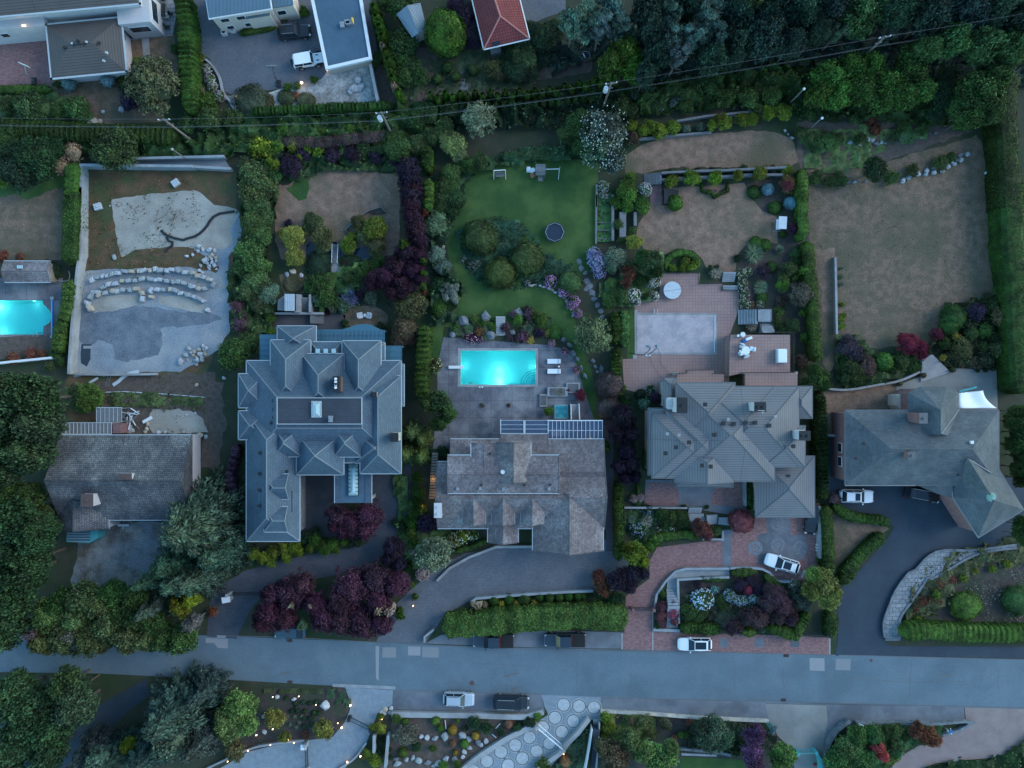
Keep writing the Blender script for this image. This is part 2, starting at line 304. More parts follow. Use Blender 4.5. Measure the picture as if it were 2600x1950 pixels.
# ---------- houses ----------
def rect(t,x0,y0,x1,y1,z):
    a=W(t,x0,y0,z); b=W(t,x1,y1,z); return (a.x+b.x)/2,(a.y+b.y)/2,abs(b.x-a.x),abs(b.y-a.y)
def hip(mb,r,z,pitch,gable='',axis=None,cap=None,ang=0,th=.22,g=None,gw=.1,rc=None):
    cx,cy,sx,sy=r; ax=axis or ('x' if sx>=sy else 'y'); run=(sy if ax=='x' else sx)/2; L_=(sx if ax=='x' else sy)/2; rise=pitch*run
    if cap and cap<rise: inset=cap/pitch; rise=cap
    else: inset=None
    c,s=math.cos(ang),math.sin(ang)
    def T(u,v,zz):
        X,Y=(u,v) if ax=='x' else (-v,u)
        return (cx+X*c-Y*s,cy+X*s+Y*c,zz)
    B=[(-L_,-run),(L_,-run),(L_,run),(-L_,run)]
    if inset is not None:
        Tp=[(-L_+inset,-run+inset),(L_-inset,-run+inset),(L_-inset,run-inset),(-L_+inset,run-inset)]
        vs=[T(u,v,z-th) for u,v in B]+[T(u,v,z) for u,v in B]+[T(u,v,z+rise) for u,v in Tp]
        fs=[(3,2,1,0)]+[(i,(i+1)%4,4+(i+1)%4,4+i) for i in range(4)]+[(4+i,4+(i+1)%4,8+(i+1)%4,8+i) for i in range(4)]+[(8,9,10,11)]
    else:
        e0=-L_ if '-' in gable else -L_+min(run,L_-.01); e1=L_ if '+' in gable else L_-min(run,L_-.01)
        vs=[T(u,v,z-th) for u,v in B]+[T(u,v,z) for u,v in B]+[T(e0,0,z+rise),T(e1,0,z+rise)]
        fs=[(3,2,1,0)]+[(i,(i+1)%4,4+(i+1)%4,4+i) for i in range(4)]+[(4,5,9,8),(6,7,8,9),(5,6,9),(7,4,8)]
    mb.add(vs,fs)
    if rc is not None:
        E=[(4+i,8+i) for i in range(4)]+[(8+i,8+(i+1)%4) for i in range(4)] if inset is not None else [(8,9),(4,8),(7,8),(5,9),(6,9)]
        for a,b in E: rc.tube(vs[a],vs[b],.075,.075,5)
    if g is not None:
        for i in range(4):
            if '-' in gable and i==3 or '+' in gable and i==1: continue
            a=Vector(vs[4+i]); b=Vector(vs[4+(i+1)%4]); m_=(a+b)/2; l=(b-a).length+2*gw*.5
            g.box(m_.x,m_.y,z-.04,l,gw,.14,math.atan2(b.y-a.y,b.x-a.x))
def house(label,t,roofs,rm,wm,gm,ins=.5,base=(0,0),cap=None):
    """roofs: (x0,y0,x1,y1,z,pitch,{opts}) in picture units of tile t"""
    c=W(t,*base); root=thing('house',label,'house',(c.x,c.y,0)); mr,mw,mg=MB(),MB(),MB(); mc=MB()
    for i,rf in enumerate(roofs):
        x0,y0,x1,y1,z,p=rf[:6]; o=dict(rf[6]) if len(rf)>6 else {}
        tt=o.pop('t',t); nowall=o.pop('nw',0); r=rect(tt,x0,y0,x1,y1,z); z=z+.004*i
        hip(mr,r,z,p,g=mg if gm else None,rc=mc,**o)
        if not nowall: q_=ins+.004*i; mw.box(r[0],r[1],(z-.21)/2,r[2]-2*q_,r[3]-2*q_,z-.21,o.get('ang',0))
    mw.build('wall',wm,root); ro=mr.build('roof',rm,root,uv=True)
    if gm: mg.build('gutter',gm,root)
    mc.build('ridge_caps',cap or rm,root)
    return root
def vents(root,t,z,s,m=None,sz=.32,name='roof_vent'):
    for x,y in pts(s):
        p=W(t,x,y,z); mb=MB(); mb.box(p.x,p.y,z,sz,sz,.3); mb.box(p.x,p.y,z+.19,sz*1.25,sz*1.25,.07); mb.build(name,m or M['black'],root)
def chimney(root,t,x0,y0,x1,y1,z0,z1,m,topm=None,flues=1):
    cx,cy,sx,sy=rect(t,x0,y0,x1,y1,z1); mb=MB(); mb.box(cx,cy,(z0+z1)/2,sx,sy,z1-z0); ch=mb.build('chimney',m,root)
    mb=MB(); mb.box(cx,cy,z1+.06,sx+.14,sy+.14,.12)
    n=max(1,flues)
    for i in range(n):
        f=(i+.5)/n-.5; dx,dy=(f*sx,0) if sx>sy else (0,f*sy); mb.disc((cx+dx,cy+dy),.16,z1+.11,z1+.4,10)
    mb.build('chimney_cap',topm or M['black'],ch)
    return ch
def window(root,p,w,h,nx,ny,m=None,fm=None,name='window'):
    """p = centre on a vertical wall, (nx,ny) outward"""
    a=math.atan2(ny,nx)+math.pi/2
    mb=MB(); mb.box(p[0]+nx*.03,p[1]+ny*.03,p[2],w+.16,.08,h+.16,a); f=mb.build(name,fm or M['white'],root)
    mb=MB(); mb.box(p[0]+nx*.065,p[1]+ny*.065,p[2],w,.05,h,a)
    mb.build('pane',m or M['glass'],f)
    return f
# ---------- foliage ----------
def rdir(n,zmin=-1.0):
    z=rng.uniform(zmin,1,n); a=rng.uniform(0,2*np.pi,n); r=np.sqrt(np.maximum(0,1-z*z)); return np.stack([r*np.cos(a),r*np.sin(a),z],1)
def quads(P,N,size,asp,jit=.5,along=None):
    n=len(P); N=N+rng.normal(0,jit,(n,3)); N/=np.linalg.norm(N,axis=1,keepdims=True)+1e-9
    A=along if along is not None else rng.normal(0,1,(n,3)); U=A-N*np.sum(A*N,1,keepdims=True); U/=np.linalg.norm(U,axis=1,keepdims=True)+1e-9
    V=np.cross(N,U); s=np.asarray(size).reshape(-1,1)*np.ones((n,1)); a=np.asarray(asp).reshape(-1,1)*np.ones((n,1))
    vs=np.stack([P-U*s,P+V*s*a,P+U*s,P-V*s*a],1).reshape(-1,3); return vs,np.arange(4*n).reshape(n,4)
def core(r=(.62,.62,.5),c=(0,0,.5),amp=.12,sub=2,seed=0):
    bm=bmesh.new(); bmesh.ops.create_icosphere(bm,subdivisions=sub,radius=1)
    V=[];
    for v in bm.verts:
        k=1+amp*2*noise.noise(v.co*2.0+Vector((seed*3.3,0,0))); V.append((v.co.x*r[0]*k+c[0],v.co.y*r[1]*k+c[1],v.co.z*r[2]*k+c[2]))
    F=[[v.index for v in f.verts] for f in bm.faces]; F=[f+[f[2]] for f in F]; bm.free(); return np.array(V),F
def assemble(name,parts,corep=None,m=None):
    """leaf quads plus an inner core; the core's triangles are split off so every island stays small"""
    VS=[];FS=[];b=0
    for v,f in parts: VS.append(v); FS.append(f+b); b+=len(v)
    V=np.concatenate(VS); F=np.concatenate(FS).tolist()
    vl=[tuple(x) for x in V]
    if corep:
        cv,cf=corep; i=len(vl); vl+=[tuple(x) for x in cv]
        for f in cf: F.append((i+f[0],i+f[1],i+f[2]))
    me=bpy.data.meshes.new(name); me.from_pydata(vl,[],F); me.materials.append(m or FOL); return me
def p_broad(seed,nl,n,ls,flat=.62,lr=(.2,.36),spread=.66):
    global rng; rng=np.random.default_rng(seed); D=rdir(nl,-.15); D[:,2]*=.9; C=D*rng.uniform(.75,1.05,(nl,1))*spread; LR=rng.uniform(*lr,nl)
    C=np.concatenate([C,np.array([[0,0,spread*.75],[.2,-.1,spread*.6]])]); LR=np.concatenate([LR,[.34,.32]]); nl+=2
    w=LR**2/np.sum(LR**2); idx=rng.choice(nl,n,p=w); d=rdir(n,-.5); out=C[idx]/(np.linalg.norm(C[idx],axis=1,keepdims=True)+1e-6)
    d=d+out*.45; d/=np.linalg.norm(d,axis=1,keepdims=True)
    nt_=max(40,n//9); td=d[:nt_]; P0=C[idx[:nt_]]+td*LR[idx[:nt_],None]*rng.uniform(.7,1.25,(nt_,1)); tw=rng.integers(0,nt_,n); P=P0[tw]+rng.normal(0,1,(n,3))*ls*1.15; d=td[tw]; P[:,2]=np.maximum(P[:,2]*flat+.38,0.02)
    return assemble('broad_crown',[quads(P,d+np.array([0,0,.35]),rng.uniform(.4,1.4,n)*ls,.6,.75)],core((.6,.6,.34),(0,0,.4),.25,2,seed))
def p_ball(seed,n,ls,lump=.05,zc=.42,zr=.56):
    global rng; rng=np.random.default_rng(seed); d=rdir(n,-.55)
    k=np.array([1+lump*2*noise.noise(Vector(x)*3+Vector((seed,0,0))) for x in d])
    P=d*np.array([.94,.94,zr])*(k*rng.uniform(.93,1.03,n))[:,None]+np.array([0,0,zc]); P[:,2]=np.maximum(P[:,2],.01)
    return assemble('clipped_ball',[quads(P,d,rng.uniform(.7,1.3,n)*ls,.6,.5)],core((.88,.88,zr*.93),(0,0,zc),lump,2,seed))
def p_fir(seed,levels=16,ls=.042):
    global rng; rng=np.random.default_rng(seed); PP=[];NN=[];AA=[]
    for l in range(levels):
        t=(l+.5)/levels; Lb=.12+.88*t**.85; nb=int(6+6*t); a0=rng.uniform(0,6.28); z0=1-.9*t
        for b in range(nb):
            a=a0+2*np.pi*b/nb+rng.normal(0,.14); L_=Lb*rng.uniform(.6,1.18); k=int(16+52*L_); tt=np.linspace(.15,1,k)
            ca,sa=math.cos(a),math.sin(a)
            for s in (-1,1):
                w=.26*(1-tt*.75)*L_+.02; off=rng.uniform(.05,1,k)*w*s; r=tt*L_; 
                x=r*ca-off*sa; y=r*sa+off*ca; z=z0-.16*r+.05*r*r+rng.normal(0,.015,k)-.25*np.abs(off)
                PP.append(np.stack([x,y,z],1)); NN.append(np.tile([ca*.25,sa*.25,1],(k,1))); aa=a+s*.6; AA.append(np.tile([math.cos(aa),math.sin(aa),-.25],(k,1)))
    P=np.concatenate(PP);N=np.concatenate(NN);A=np.concatenate(AA); P[:,2]=np.clip(P[:,2],.02,1); n=len(P)
    cv=[];cf=[]
    for i in range(10): cv.append((.42*math.cos(i*.628),.42*math.sin(i*.628),.1)); cf.append([i,(i+1)%10,10,10])
    cv.append((0,0,.85))
    return assemble('fir_boughs',[quads(P,N,rng.uniform(.6,1.4,n)*ls,.3,.45,A)],(np.array(cv),cf))
def p_cone(seed,n,ls):
    global rng; rng=np.random.default_rng(seed); t=rng.uniform(0,1,n)**.8; a=rng.uniform(0,6.283,n); r=(np.sin(np.pi*np.clip(.12+.5*(t),0,1)))**.8*(1+.1*np.sin(a*5+t*9))
    r=np.where(t>.93,r*.97,r); z=1-t; P=np.stack([r*np.cos(a),r*np.sin(a),z],1)*rng.uniform(.9,1.05,(n,1)); P[:,2]=np.clip(z+rng.normal(0,.02,n),0.01,1)
    N=np.stack([np.cos(a),np.sin(a),np.full(n,.5)],1); A=np.tile([0,0,1.0],(n,1))+rng.normal(0,.35,(n,3))
    return assemble('cedar_column',[quads(P,N,rng.uniform(.7,1.3,n)*ls,.5,.4,A)],core((.8,.8,.46),(0,0,.46),.05,2,seed))
def p_spiky(seed,n=420,ls=.42):
    global rng; rng=np.random.default_rng(seed); d=rdir(n,.0); d[:,2]=d[:,2]*.8+.12; d/=np.linalg.norm(d,axis=1,keepdims=True); le=rng.uniform(.7,1.0,n)[:,None]
    P=d*le*.55+np.array([0,0,.1]); P2=d*le*.55; N=np.cross(d,np.array([0,0,1.0]))+np.array([0,0,.7]); N=np.cross(N,d); N=np.cross(d,N)
    tip=P+d*le*.45; tip[:,2]-=.12*le[:,0]
    A=d.copy(); return assemble('blade_tuft',[quads(P,np.cross(np.cross(d,[0,0,1.0]),d),.5*le[:,0],.05,.15,A)],core((.3,.3,.3),(0,0,.15),.1,1,seed))
def p_bloss(seed,n,s):
    global rng; rng=np.random.default_rng(seed); d=rdir(n,-.2); P=d*np.array([1.0,1.0,.6])*rng.uniform(.96,1.06,(n,1))+np.array([0,0,.43]); VS=[];FS=[];b=0
    for j in range(3):
        v,f=quads(P+rng.normal(0,s*.4,(n,3)),d+np.array([0,0,.4]),rng.uniform(.7,1.3,n)*s,.8,.35); VS.append((v,f))
    return assemble('blossom_heads',VS,None,BLO)
def p_pine(seed,n,ls):
    global rng; rng=np.random.default_rng(seed); nl=34; D=rdir(nl,-.1); C=D*rng.uniform(.35,1,(nl,1))*np.array([.85,.85,.6]); LR=rng.uniform(.13,.26,nl); idx=rng.choice(nl,n,p=LR**2/np.sum(LR**2)); d=rdir(n,-.4)
    P=C[idx]+d*LR[idx,None]*np.array([1,1,.45])*rng.uniform(.6,1.1,(n,1)); P[:,2]=np.maximum(P[:,2]*.7+.42,.02)
    return assemble('pine_crown',[quads(P,d+np.array([0,0,.8]),rng.uniform(.7,1.3,n)*ls,.4,.5,d)],core((.45,.45,.2),(0,0,.35),.3,2,seed))
PR={'T':[p_broad(s,46,9500,.045) for s in (1,2,3)],'M':[p_broad(s,26,3600,.06) for s in (4,5,6)],'S':[p_broad(s,13,900,.105,.6,(.24,.4),.6) for s in (7,8,9)],
 'B':[p_ball(s,1100,.075) for s in (10,11)],'L':[p_ball(s,7000,.032,.1) for s in (12,13)],'F':[p_fir(14),p_fir(15),p_fir(16,19,.04)],'C':[p_cone(17,700,.2),p_cone(18,700,.2)],
 'G':[p_spiky(19),p_spiky(20)],'P':[p_pine(21,6500,.045),p_pine(22,6500,.045)],'D':[p_broad(23,40,1500,.05),p_broad(24,30,1200,.05)],
 'J':[p_ball(s,2600,.05,.12,.3,.5) for s in (25,26)],'Q':[p_broad(s,60,9500,.04,.62,(.13,.24),.74) for s in (27,28)]}
BL={'w':p_bloss(30,45,.07),'d':p_bloss(31,110,.07),'f':p_bloss(32,110,.022)}
rng=np.random.default_rng(5); rnd=random.Random(3)
PROTO_TRUNK={}
def trunk_mesh(pale,limbs):
    k=(pale,limbs)
    if k in PROTO_TRUNK: return PROTO_TRUNK[k]
    mb=MB(); r=random.Random(9); mb.tube((0,0,-.02),(0,0,.5),.075,.045,8); mb.tube((0,0,.5),(.03,.02,.85),.045,.015,6)
    for i in range(limbs):
        a=i*2.399; z=.25+.5*i/limbs; L_=r.uniform(.5,.8); p=Vector((0,0,z)); q=Vector((math.cos(a)*L_*.5,math.sin(a)*L_*.5,z+.1)); e=Vector((math.cos(a+.3)*L_,math.sin(a+.3)*L_,z+.16))
        lk=.55 if limbs>8 else 1; mb.tube(p,q,.028*lk,.018*lk,5); mb.tube(q,e,.018*lk,.006,5); f=q+Vector((math.cos(a-.8)*.25,math.sin(a-.8)*.25,.08)); mb.tube(q,f,.013,.005,4)
    me=bpy.data.meshes.new('trunk'); me.from_pydata(mb.v,[],mb.f); me.materials.append(M['pbark'] if pale else M['bark']); PROTO_TRUNK[k]=me; return me
NAMES={'T':('broadleaf_tree','tree'),'M':('small_tree','tree'),'Q':('broadleaf_tree','tree'),'S':('shrub','shrub'),'B':('clipped_shrub','shrub'),'L':('domed_shrub','shrub'),'F':('conifer_tree','tree'),'C':('columnar_cedar','tree'),'G':('spiky_plant','plant'),'P':('pine_tree','tree'),'D':('bare_tree','tree'),'J':('juniper_shrub','shrub')}
HF={'T':1.5,'M':1.5,'Q':1.5,'S':1.1,'B':1.05,'L':1.15,'F':2.4,'C':4.2,'G':.9,'P':1.9,'D':1.4,'J':.6}
ORD='first second third fourth fifth sixth seventh eighth ninth tenth eleventh twelfth thirteenth fourteenth fifteenth sixteenth seventeenth eighteenth nineteenth twentieth'.split()
def ordn(i):
    if i<20: return ORD[i]
    if i<29: return 'twenty-'+ORD[i-20]
    if i==29: return 'thirtieth'
    if i<39: return 'thirty-'+ORD[i-30]
    if i==39: return 'fortieth'
    return 'forty-'+ORD[i-40]
G_={'green':(0.0368,0.0664,0.0192),'dark':(0.0192,0.04,0.0168),'bright':(0.052,0.1,0.016),'lime':(0.104,0.136,0.016),'yellow':(0.208,0.192,0.036),'olive':(0.072,0.076,0.0304),'grey':(0.068,0.096,0.068),'bluegreen':(0.036,0.064,0.056),
 'purple':(0.04,0.016,0.0288),'plum':(0.0272,0.0176,0.032),'red':(0.096,0.0224,0.028),'rust':(0.128,0.048,0.028),'brown':(0.08,0.056,0.036),'tan':(0.256,0.2,0.152),'spruce':(0.104,0.184,0.2),'lav':(0.136,0.144,0.216),'forest':(0.0224,0.044,0.032),'sage':(0.112,0.152,0.096),'hedge':(0.04,0.076,0.012),'hedged':(0.024,0.0496,0.0088),'mauve':(0.08,0.044,0.056)}
def sort_group(lst):
    xs=[l[0] for l in lst]; ys=[l[1] for l in lst]
    return ('left',lambda l:l[0]) if max(xs)-min(xs)>=max(ys)-min(ys) else ('top',lambda l:l[1])
def veg(t,kind,col,desc,s,h=None,fl=None,name=None,cat=None,pale=False,lift=0.0,limbs=7,group=None):
    L_=[tuple(p) for p in pts(s)]; side,key=sort_group(L_); order=sorted(range(len(L_)),key=lambda i:key(L_[i])); rank={j:i for i,j in enumerate(order)}
    nm,ct=NAMES[kind]; nm=name or nm; ct=cat or ct; c=G_[col] if isinstance(col,str) else col
    for i,e in enumerate(L_):
        x,y,r=e[:3]; rm=r*mpp(t); hh=(e[3] if len(e)>3 else (h or HF[kind]*rm)); zc=lift+hh*(.55 if kind!='F' else .45); p=W(t,x,y,zc); rm*=(H-zc)/H
        lab=desc if len(L_)==1 else f"{desc}, {ordn(rank[i])} from the {side}"
        grp=(group or desc[:60]) if len(L_)>1 else group
        col_=[max(0,v*rnd.uniform(.86,1.16)) for v in c]; k=rnd.uniform(1.0,1.35); col_=[v*k for v in col_]
        tree=kind in 'TMFPDQ'; me=rnd.choice(PR[kind]); rz=rnd.uniform(0,6.28)
        cb=lift+(.28*hh if kind in 'TQM' else .3*hh if kind in 'PD' else .0)
        if tree or fl: root=thing(nm,lab,ct,(p.x,p.y,0),0,grp)
        o=bpy.data.objects.new('crown' if tree else ('foliage' if fl else nm),me); COL.objects.link(o); o.color=(*col_,1)
        o.rotation_euler=(0,0,rz); 
        sx=rnd.uniform(.94,1.06); o.scale=(rm*sx,rm/sx,hh-(cb-lift)); 
        if tree or fl: o.parent=root; o.location=(0,0,cb)
        else: o.location=(p.x,p.y,cb); props(o,lab,ct,grp)
        if tree:
            tr=bpy.data.objects.new('trunk',trunk_mesh(pale,0 if kind=='F' else limbs)); COL.objects.link(tr); tr.parent=root; tr.scale=(rm,rm,hh*.95); tr.rotation_euler=(0,0,rz)
        if fl:
            for fc,fk in (fl if isinstance(fl,list) else [fl]):
                b=bpy.data.objects.new('blossom',BL[fk]); COL.objects.link(b); b.parent=root; b.location=(0,0,cb); b.rotation_euler=(0,0,rnd.uniform(0,6)); b.scale=(rm,rm,hh*1.03); b.color=(*fc,1)
def hedge(t,s,w,h,col,label,dens=42,ls=.105,bump=.9,amp=.16,smooth=False,cat='hedge',name='hedge',z0=0,zp=None):
    """clipped hedge along a line: domed core plus leaf-sized faces"""
    P=[W(t,x,y,z0+h*.8) for x,y in pts(s)]; 
    if smooth: P=spline(P,False,.8)
    c=P[0].copy(); c.z=z0; Q=[]; 
    for i in range(len(P)-1):
        k=max(1,int((P[i+1]-P[i]).length/.25)); Q+=[P[i].lerp(P[i+1],j/k) for j in range(k)]
    Q.append(P[-1]); n=len(Q); prof=[(-.5,0),(-.52,.45),(-.47,.85),(-.3,.98),(0,1.0),(.3,.98),(.47,.85),(.52,.45),(.5,0)]
    g=random.Random(len(label)*7+int(w*10)); ph=g.uniform(0,6); V=[]; acc=0
    for i,p in enumerate(Q):
        a=Q[max(0,i-1)]; b=Q[min(n-1,i+1)]; dd=(b-a); dd.z=0; dd.normalize(); nn=Vector((-dd.y,dd.x,0)); 
        if i: acc+=(Q[i]-Q[i-1]).length
        e=min(1,.35+.65*min(i,n-1-i)/3); f=abs(math.sin(acc*math.pi/bump+ph)); wv=noise.noise(Vector((p.x*.4,p.y*.4,0)))
        for u,v in prof:
            k=(1+amp*(f-.6)+.12*wv)*e; q=p+nn*(u*w*k); V.append((q.x-c.x,q.y-c.y,h*v*(1+amp*.6*(f-.6)+.1*wv)*(.6+.4*e)))
    F=[(i*9+j,i*9+j+1,i*9+j+10,i*9+j+9) for i in range(n-1) for j in range(8)]
    Va=np.array(V); 
    F.append(tuple(range(8,-1,-1))); F.append(tuple((n-1)*9+j for j in range(9)))
    A=np.array([Va[f[0]] for f in F[:-2]]);B=np.array([Va[f[1]] for f in F[:-2]]);C_=np.array([Va[f[2]] for f in F[:-2]]);D_=np.array([Va[f[3]] for f in F[:-2]])
    nr=np.cross(C_-A,D_-B); ar=np.linalg.norm(nr,axis=1)/2; nl=int(min(30000,ar.sum()*dens)); idx=rng.choice(len(A),nl,p=ar/ar.sum()); u=rng.random((nl,1)); v=rng.random((nl,1))
    pp=(A[idx]*(1-u)+B[idx]*u)*(1-v)+(D_[idx]*(1-u)+C_[idx]*u)*v; N=nr[idx]/(2*ar[idx,None]+1e-9); 
    if N[:,2].mean()<0: N=-N
    pp=pp+N*rng.uniform(-.06,.13,(nl,1)); qv,qf=quads(pp,N,rng.uniform(.6,1.3,nl)*ls,.6,.7)
    VL=[tuple(x) for x in qv]; FL=qf.tolist()
    Vc=Va*1.0; Vc[:,2]-=.1; i=len(VL); VL+=[tuple(x) for x in Vc]; FL+=[tuple(i+j for j in f) for f in F]
    me=bpy.data.meshes.new(name); me.from_pydata(VL,[],FL); me.materials.append(FOL); o=bpy.data.objects.new(name,me); COL.objects.link(o); o.location=c
    cc=G_[col] if isinstance(col,str) else col; o.color=(*cc,1); props(o,label,cat); return o
def inside(P,x,y):
    c=False; n=len(P); j=n-1
    for i in range(n):
        if (P[i][1]>y)!=(P[j][1]>y) and x<(P[j][0]-P[i][0])*(y-P[i][1])/(P[j][1]-P[i][1])+P[i][0]: c=not c
        j=i
    return c
def thicket(name,t,s,h,col,label,dens=11,ls=.17,sc=.5,cat='ground cover',base=.15,kind='stuff',bare=None):
    """uneven mass of undergrowth over a stretch of ground"""
    P=[W(t,x,y,h*.5) for x,y in pts(s)]; xs=[p.x for p in P]; ys=[p.y for p in P]; x0,x1,y0,y1=min(xs),max(xs),min(ys),max(ys); poly=[(p.x,p.y) for p in P]
    cx,cy=(x0+x1)/2,(y0+y1)/2; n=int((x1-x0)*(y1-y0)*dens); X=rng.uniform(x0-.4,x1+.4,n); Y=rng.uniform(y0-.4,y1+.4,n); pp=[]
    def hf(x,y): 
        v=noise.noise(Vector((x*sc,y*sc,h)))*.9+noise.noise(Vector((x*sc*2.7,y*sc*2.7,5)))*.8; return base+h*max(0,.5+v)
    for x,y in zip(X,Y):
        jx=x+noise.noise(Vector((x,y,1)))*.9; jy=y+noise.noise(Vector((x,y,9)))*.9
        if bare is not None and noise.noise(Vector((x*.35,y*.35,bare*9)))+.5*noise.noise(Vector((x*1.7,y*1.7,3)))<bare: continue
        if inside(poly,jx,jy): pp.append((x,y,hf(x,y)+rng.uniform(-.22,.16)*min(1,h+.2)))
    pp=np.array(pp); e=.15; N=np.array([(-(hf(a+e,b)-hf(a-e,b))/(2*e),-(hf(a,b+e)-hf(a,b-e))/(2*e),1) for a,b,_ in pp]); N/=np.linalg.norm(N,axis=1,keepdims=True)
    pp=pp-np.array([cx,cy,0]); qv,qf=quads(pp,N,rng.uniform(.5,1.5,len(pp))*ls,.62,.8); VL=[tuple(x) for x in qv]; FL=qf.tolist()
    g=.7; gd={}
    for i in range(int((x1-x0)/g)+1 if bare is None else 0):
        for j in range(int((y1-y0)/g)+1):
            a,b=x0+i*g,y0+j*g
            if inside(poly,a+g/2,b+g/2):
                q=[]
                for I,J in ((i,j),(i+1,j),(i+1,j+1),(i,j+1)):
                    if (I,J) not in gd: u,v_=x0+I*g,y0+J*g; gd[(I,J)]=len(VL); VL.append((u-cx,v_-cy,hf(u,v_)-.25))
                    q.append(gd[(I,J)])
                FL.append(tuple(q))
    me=bpy.data.meshes.new(name); me.from_pydata(VL,[],FL); me.materials.append(FOL); o=bpy.data.objects.new(name,me); COL.objects.link(o); o.location=(cx,cy,0); o.color=(*(G_[col] if isinstance(col,str) else col),1); props(o,label,cat,None,kind); return o
# ---------- rocks ----------
def rock_mesh(seed,m):
    bm=bmesh.new(); bmesh.ops.create_icosphere(bm,subdivisions=2,radius=1); r=random.Random(seed); o=Vector((r.uniform(0,50),0,0))
    pl=[(Vector((r.uniform(-1,1),r.uniform(-1,1),r.uniform(-1,1))).normalized(),r.uniform(.52,.82)) for _ in range(15)]
    for v in bm.verts:
        for nn,dd in pl:
            k=v.co.dot(nn)-dd
            if k>0: v.co-=nn*k
        v.co*=1+.12*noise.noise(v.co*2+o)
    me=bpy.data.meshes.new('boulder'); bm.to_mesh(me); bm.free(); me.materials.append(m); return me
M['rock_w']=mat('pale_boulder',(.42,.43,.44),c2=(.3,.31,.33),sc=2,grain=.15,gs=5); M['rock_o']=mat('buff_boulder',(.4,.33,.25),c2=(.32,.28,.23),sc=2,grain=.15,gs=5); M['rock_b']=mat('blue_grey_boulder',(.22,.24,.25),c2=(.29,.31,.31),sc=2,grain=.15,gs=5)
ROCKS=[rock_mesh(i,M[['rock_w','rock_o','rock_b','rock_w'][i%4]]) for i in range(8)]+[rock_mesh(i,M['stone_b']) for i in (8,9)]
def block_mesh(seed,m):
    bm=bmesh.new(); bmesh.ops.create_cube(bm,size=2); bmesh.ops.subdivide_edges(bm,edges=bm.edges[:],cuts=2,use_grid_fill=True); r=random.Random(seed); o=Vector((r.uniform(0,50),0,0)); sk=[r.uniform(-.22,.22) for _ in range(4)]
    for v in bm.verts:
        q=v.co.normalized()*1.15; v.co=v.co.lerp(q,.33); v.co.x+=sk[0]*v.co.y+sk[1]*v.co.z*.5; v.co.y+=sk[2]*v.co.x*.6; v.co*=1+.16*noise.noise(v.co*1.6+o)
    me=bpy.data.meshes.new('boulder'); bm.to_mesh(me); bm.free(); me.materials.append(m); return me
BLK=[block_mesh(i,M[['rock_w','rock_o','rock_b','rock_w','rock_b'][i%5]]) for i in range(10)]
def rocks(t,s,label=None,parent=None,group=None,h=.6,name='boulder',sets=None,cat='boulder',asp=1.0):
    L_=pts(s); side,key=sort_group(L_); order=sorted(range(len(L_)),key=lambda i:key(L_[i])); rank={j:i for i,j in enumerate(order)}
    for i,e in enumerate(L_):
        x,y,r=e[:3]; rm=r*mpp(t); z=rm*h*.6; p=W(t,x,y,z); o=bpy.data.objects.new(name,ROCKS[rnd.choice(sets or list(range(8)))]); COL.objects.link(o)
        o.scale=(rm*rnd.uniform(.95,1.25),rm*rnd.uniform(.8,1),rm*h*1.1); o.rotation_euler=(0,0,rnd.uniform(0,6.28) if len(e)<4 else e[3]); o.location=p
        if parent: o.parent=parent; o.location=p-parent.location
        else: props(o,label if len(L_)==1 else f"{label}, {ordn(rank[i])} from the {side}",cat,group or label)
def boulder_wall(t,s,size,label,h=.8,sets=None,ends=1):
    P=spline([W(t,x,y) for x,y in pts(s)],False,.3); root=thing('boulder_wall',label,'boulder wall',(P[0].x,P[0].y,0)); acc=0; nxt=0
    for i in range(len(P)-1):
        acc+=(P[i+1]-P[i]).length
        if acc>=nxt:
            L_=size*rnd.uniform(.7,1.5); nxt=acc+L_*1.02; d=P[i+1]-P[i]; o=bpy.data.objects.new('boulder',rnd.choice(BLK) if not sets else ROCKS[rnd.choice(sets)]); COL.objects.link(o); o.parent=root
            o.scale=(L_*.54,size*.45*rnd.uniform(.85,1.15),h*.75); o.rotation_euler=(0,0,math.atan2(d.y,d.x)+rnd.uniform(-.3,.3)); q=P[i]+d.normalized()*L_*.45+Vector((rnd.uniform(-.1,.1),rnd.uniform(-.13,.13),0)); o.location=(q.x-root.location.x,q.y-root.location.y,h*.35)
    return root
# ---------- ground, roads, lawns ----------
def pw(t,s): return [tuple(W(t,x,y))[:2] for x,y in pts(s)]
POOL_A=pw('B1',"-700 908,345 908,347 940,372 962,398 990,410 1020,412 1050,402 1080,378 1103,350 1115,345 1182,-700 1182")
POOL_B=pw('S',"1170 890.5,1360 890.5,1360 976.5,1170 976.5")
gb=MB(); outer=[(-600,-600),(600,-600),(600,600),(-600,600)]
lp=[[Vector((x,y,0)) for x,y in l] for l in (outer,POOL_A,POOL_B)]; al=[p for l in lp for p in l]; gb.add([(p.x,p.y,0) for p in al],[fix([(p.x,p.y,0) for p in al],tuple(t)) for t in tessellate_polygon(lp)])
props(gb.build('ground',M['ground'],uv=True),None,None,None,'structure')
M['drive_n']=mat('dark_paver_drive',(.05,.056,.072),c2=(.068,.074,.09),sc=.4,grain=.18,gs=9,brick=(.45,.22,.8,.02,.1))
M['court']=mat('courtyard_paving',(.05,.046,.052),c2=(.07,.064,.07),sc=.4,grain=.2,gs=8)
M['conc_g']=mat('drive_concrete',(.19,.195,.185),c2=(.155,.16,.155),sc=.4,c3=(.22,.225,.21),sc3=.15,grain=.16,gs=8)
M['pale_d']=mat('pale_stamped_concrete',(.2,.24,.27),c2=(.16,.195,.225),sc=1.2,grain=.14,gs=5)
def S(n,t,s,m,l,**k): return sheet(n,t,s,M[m],l,**k)
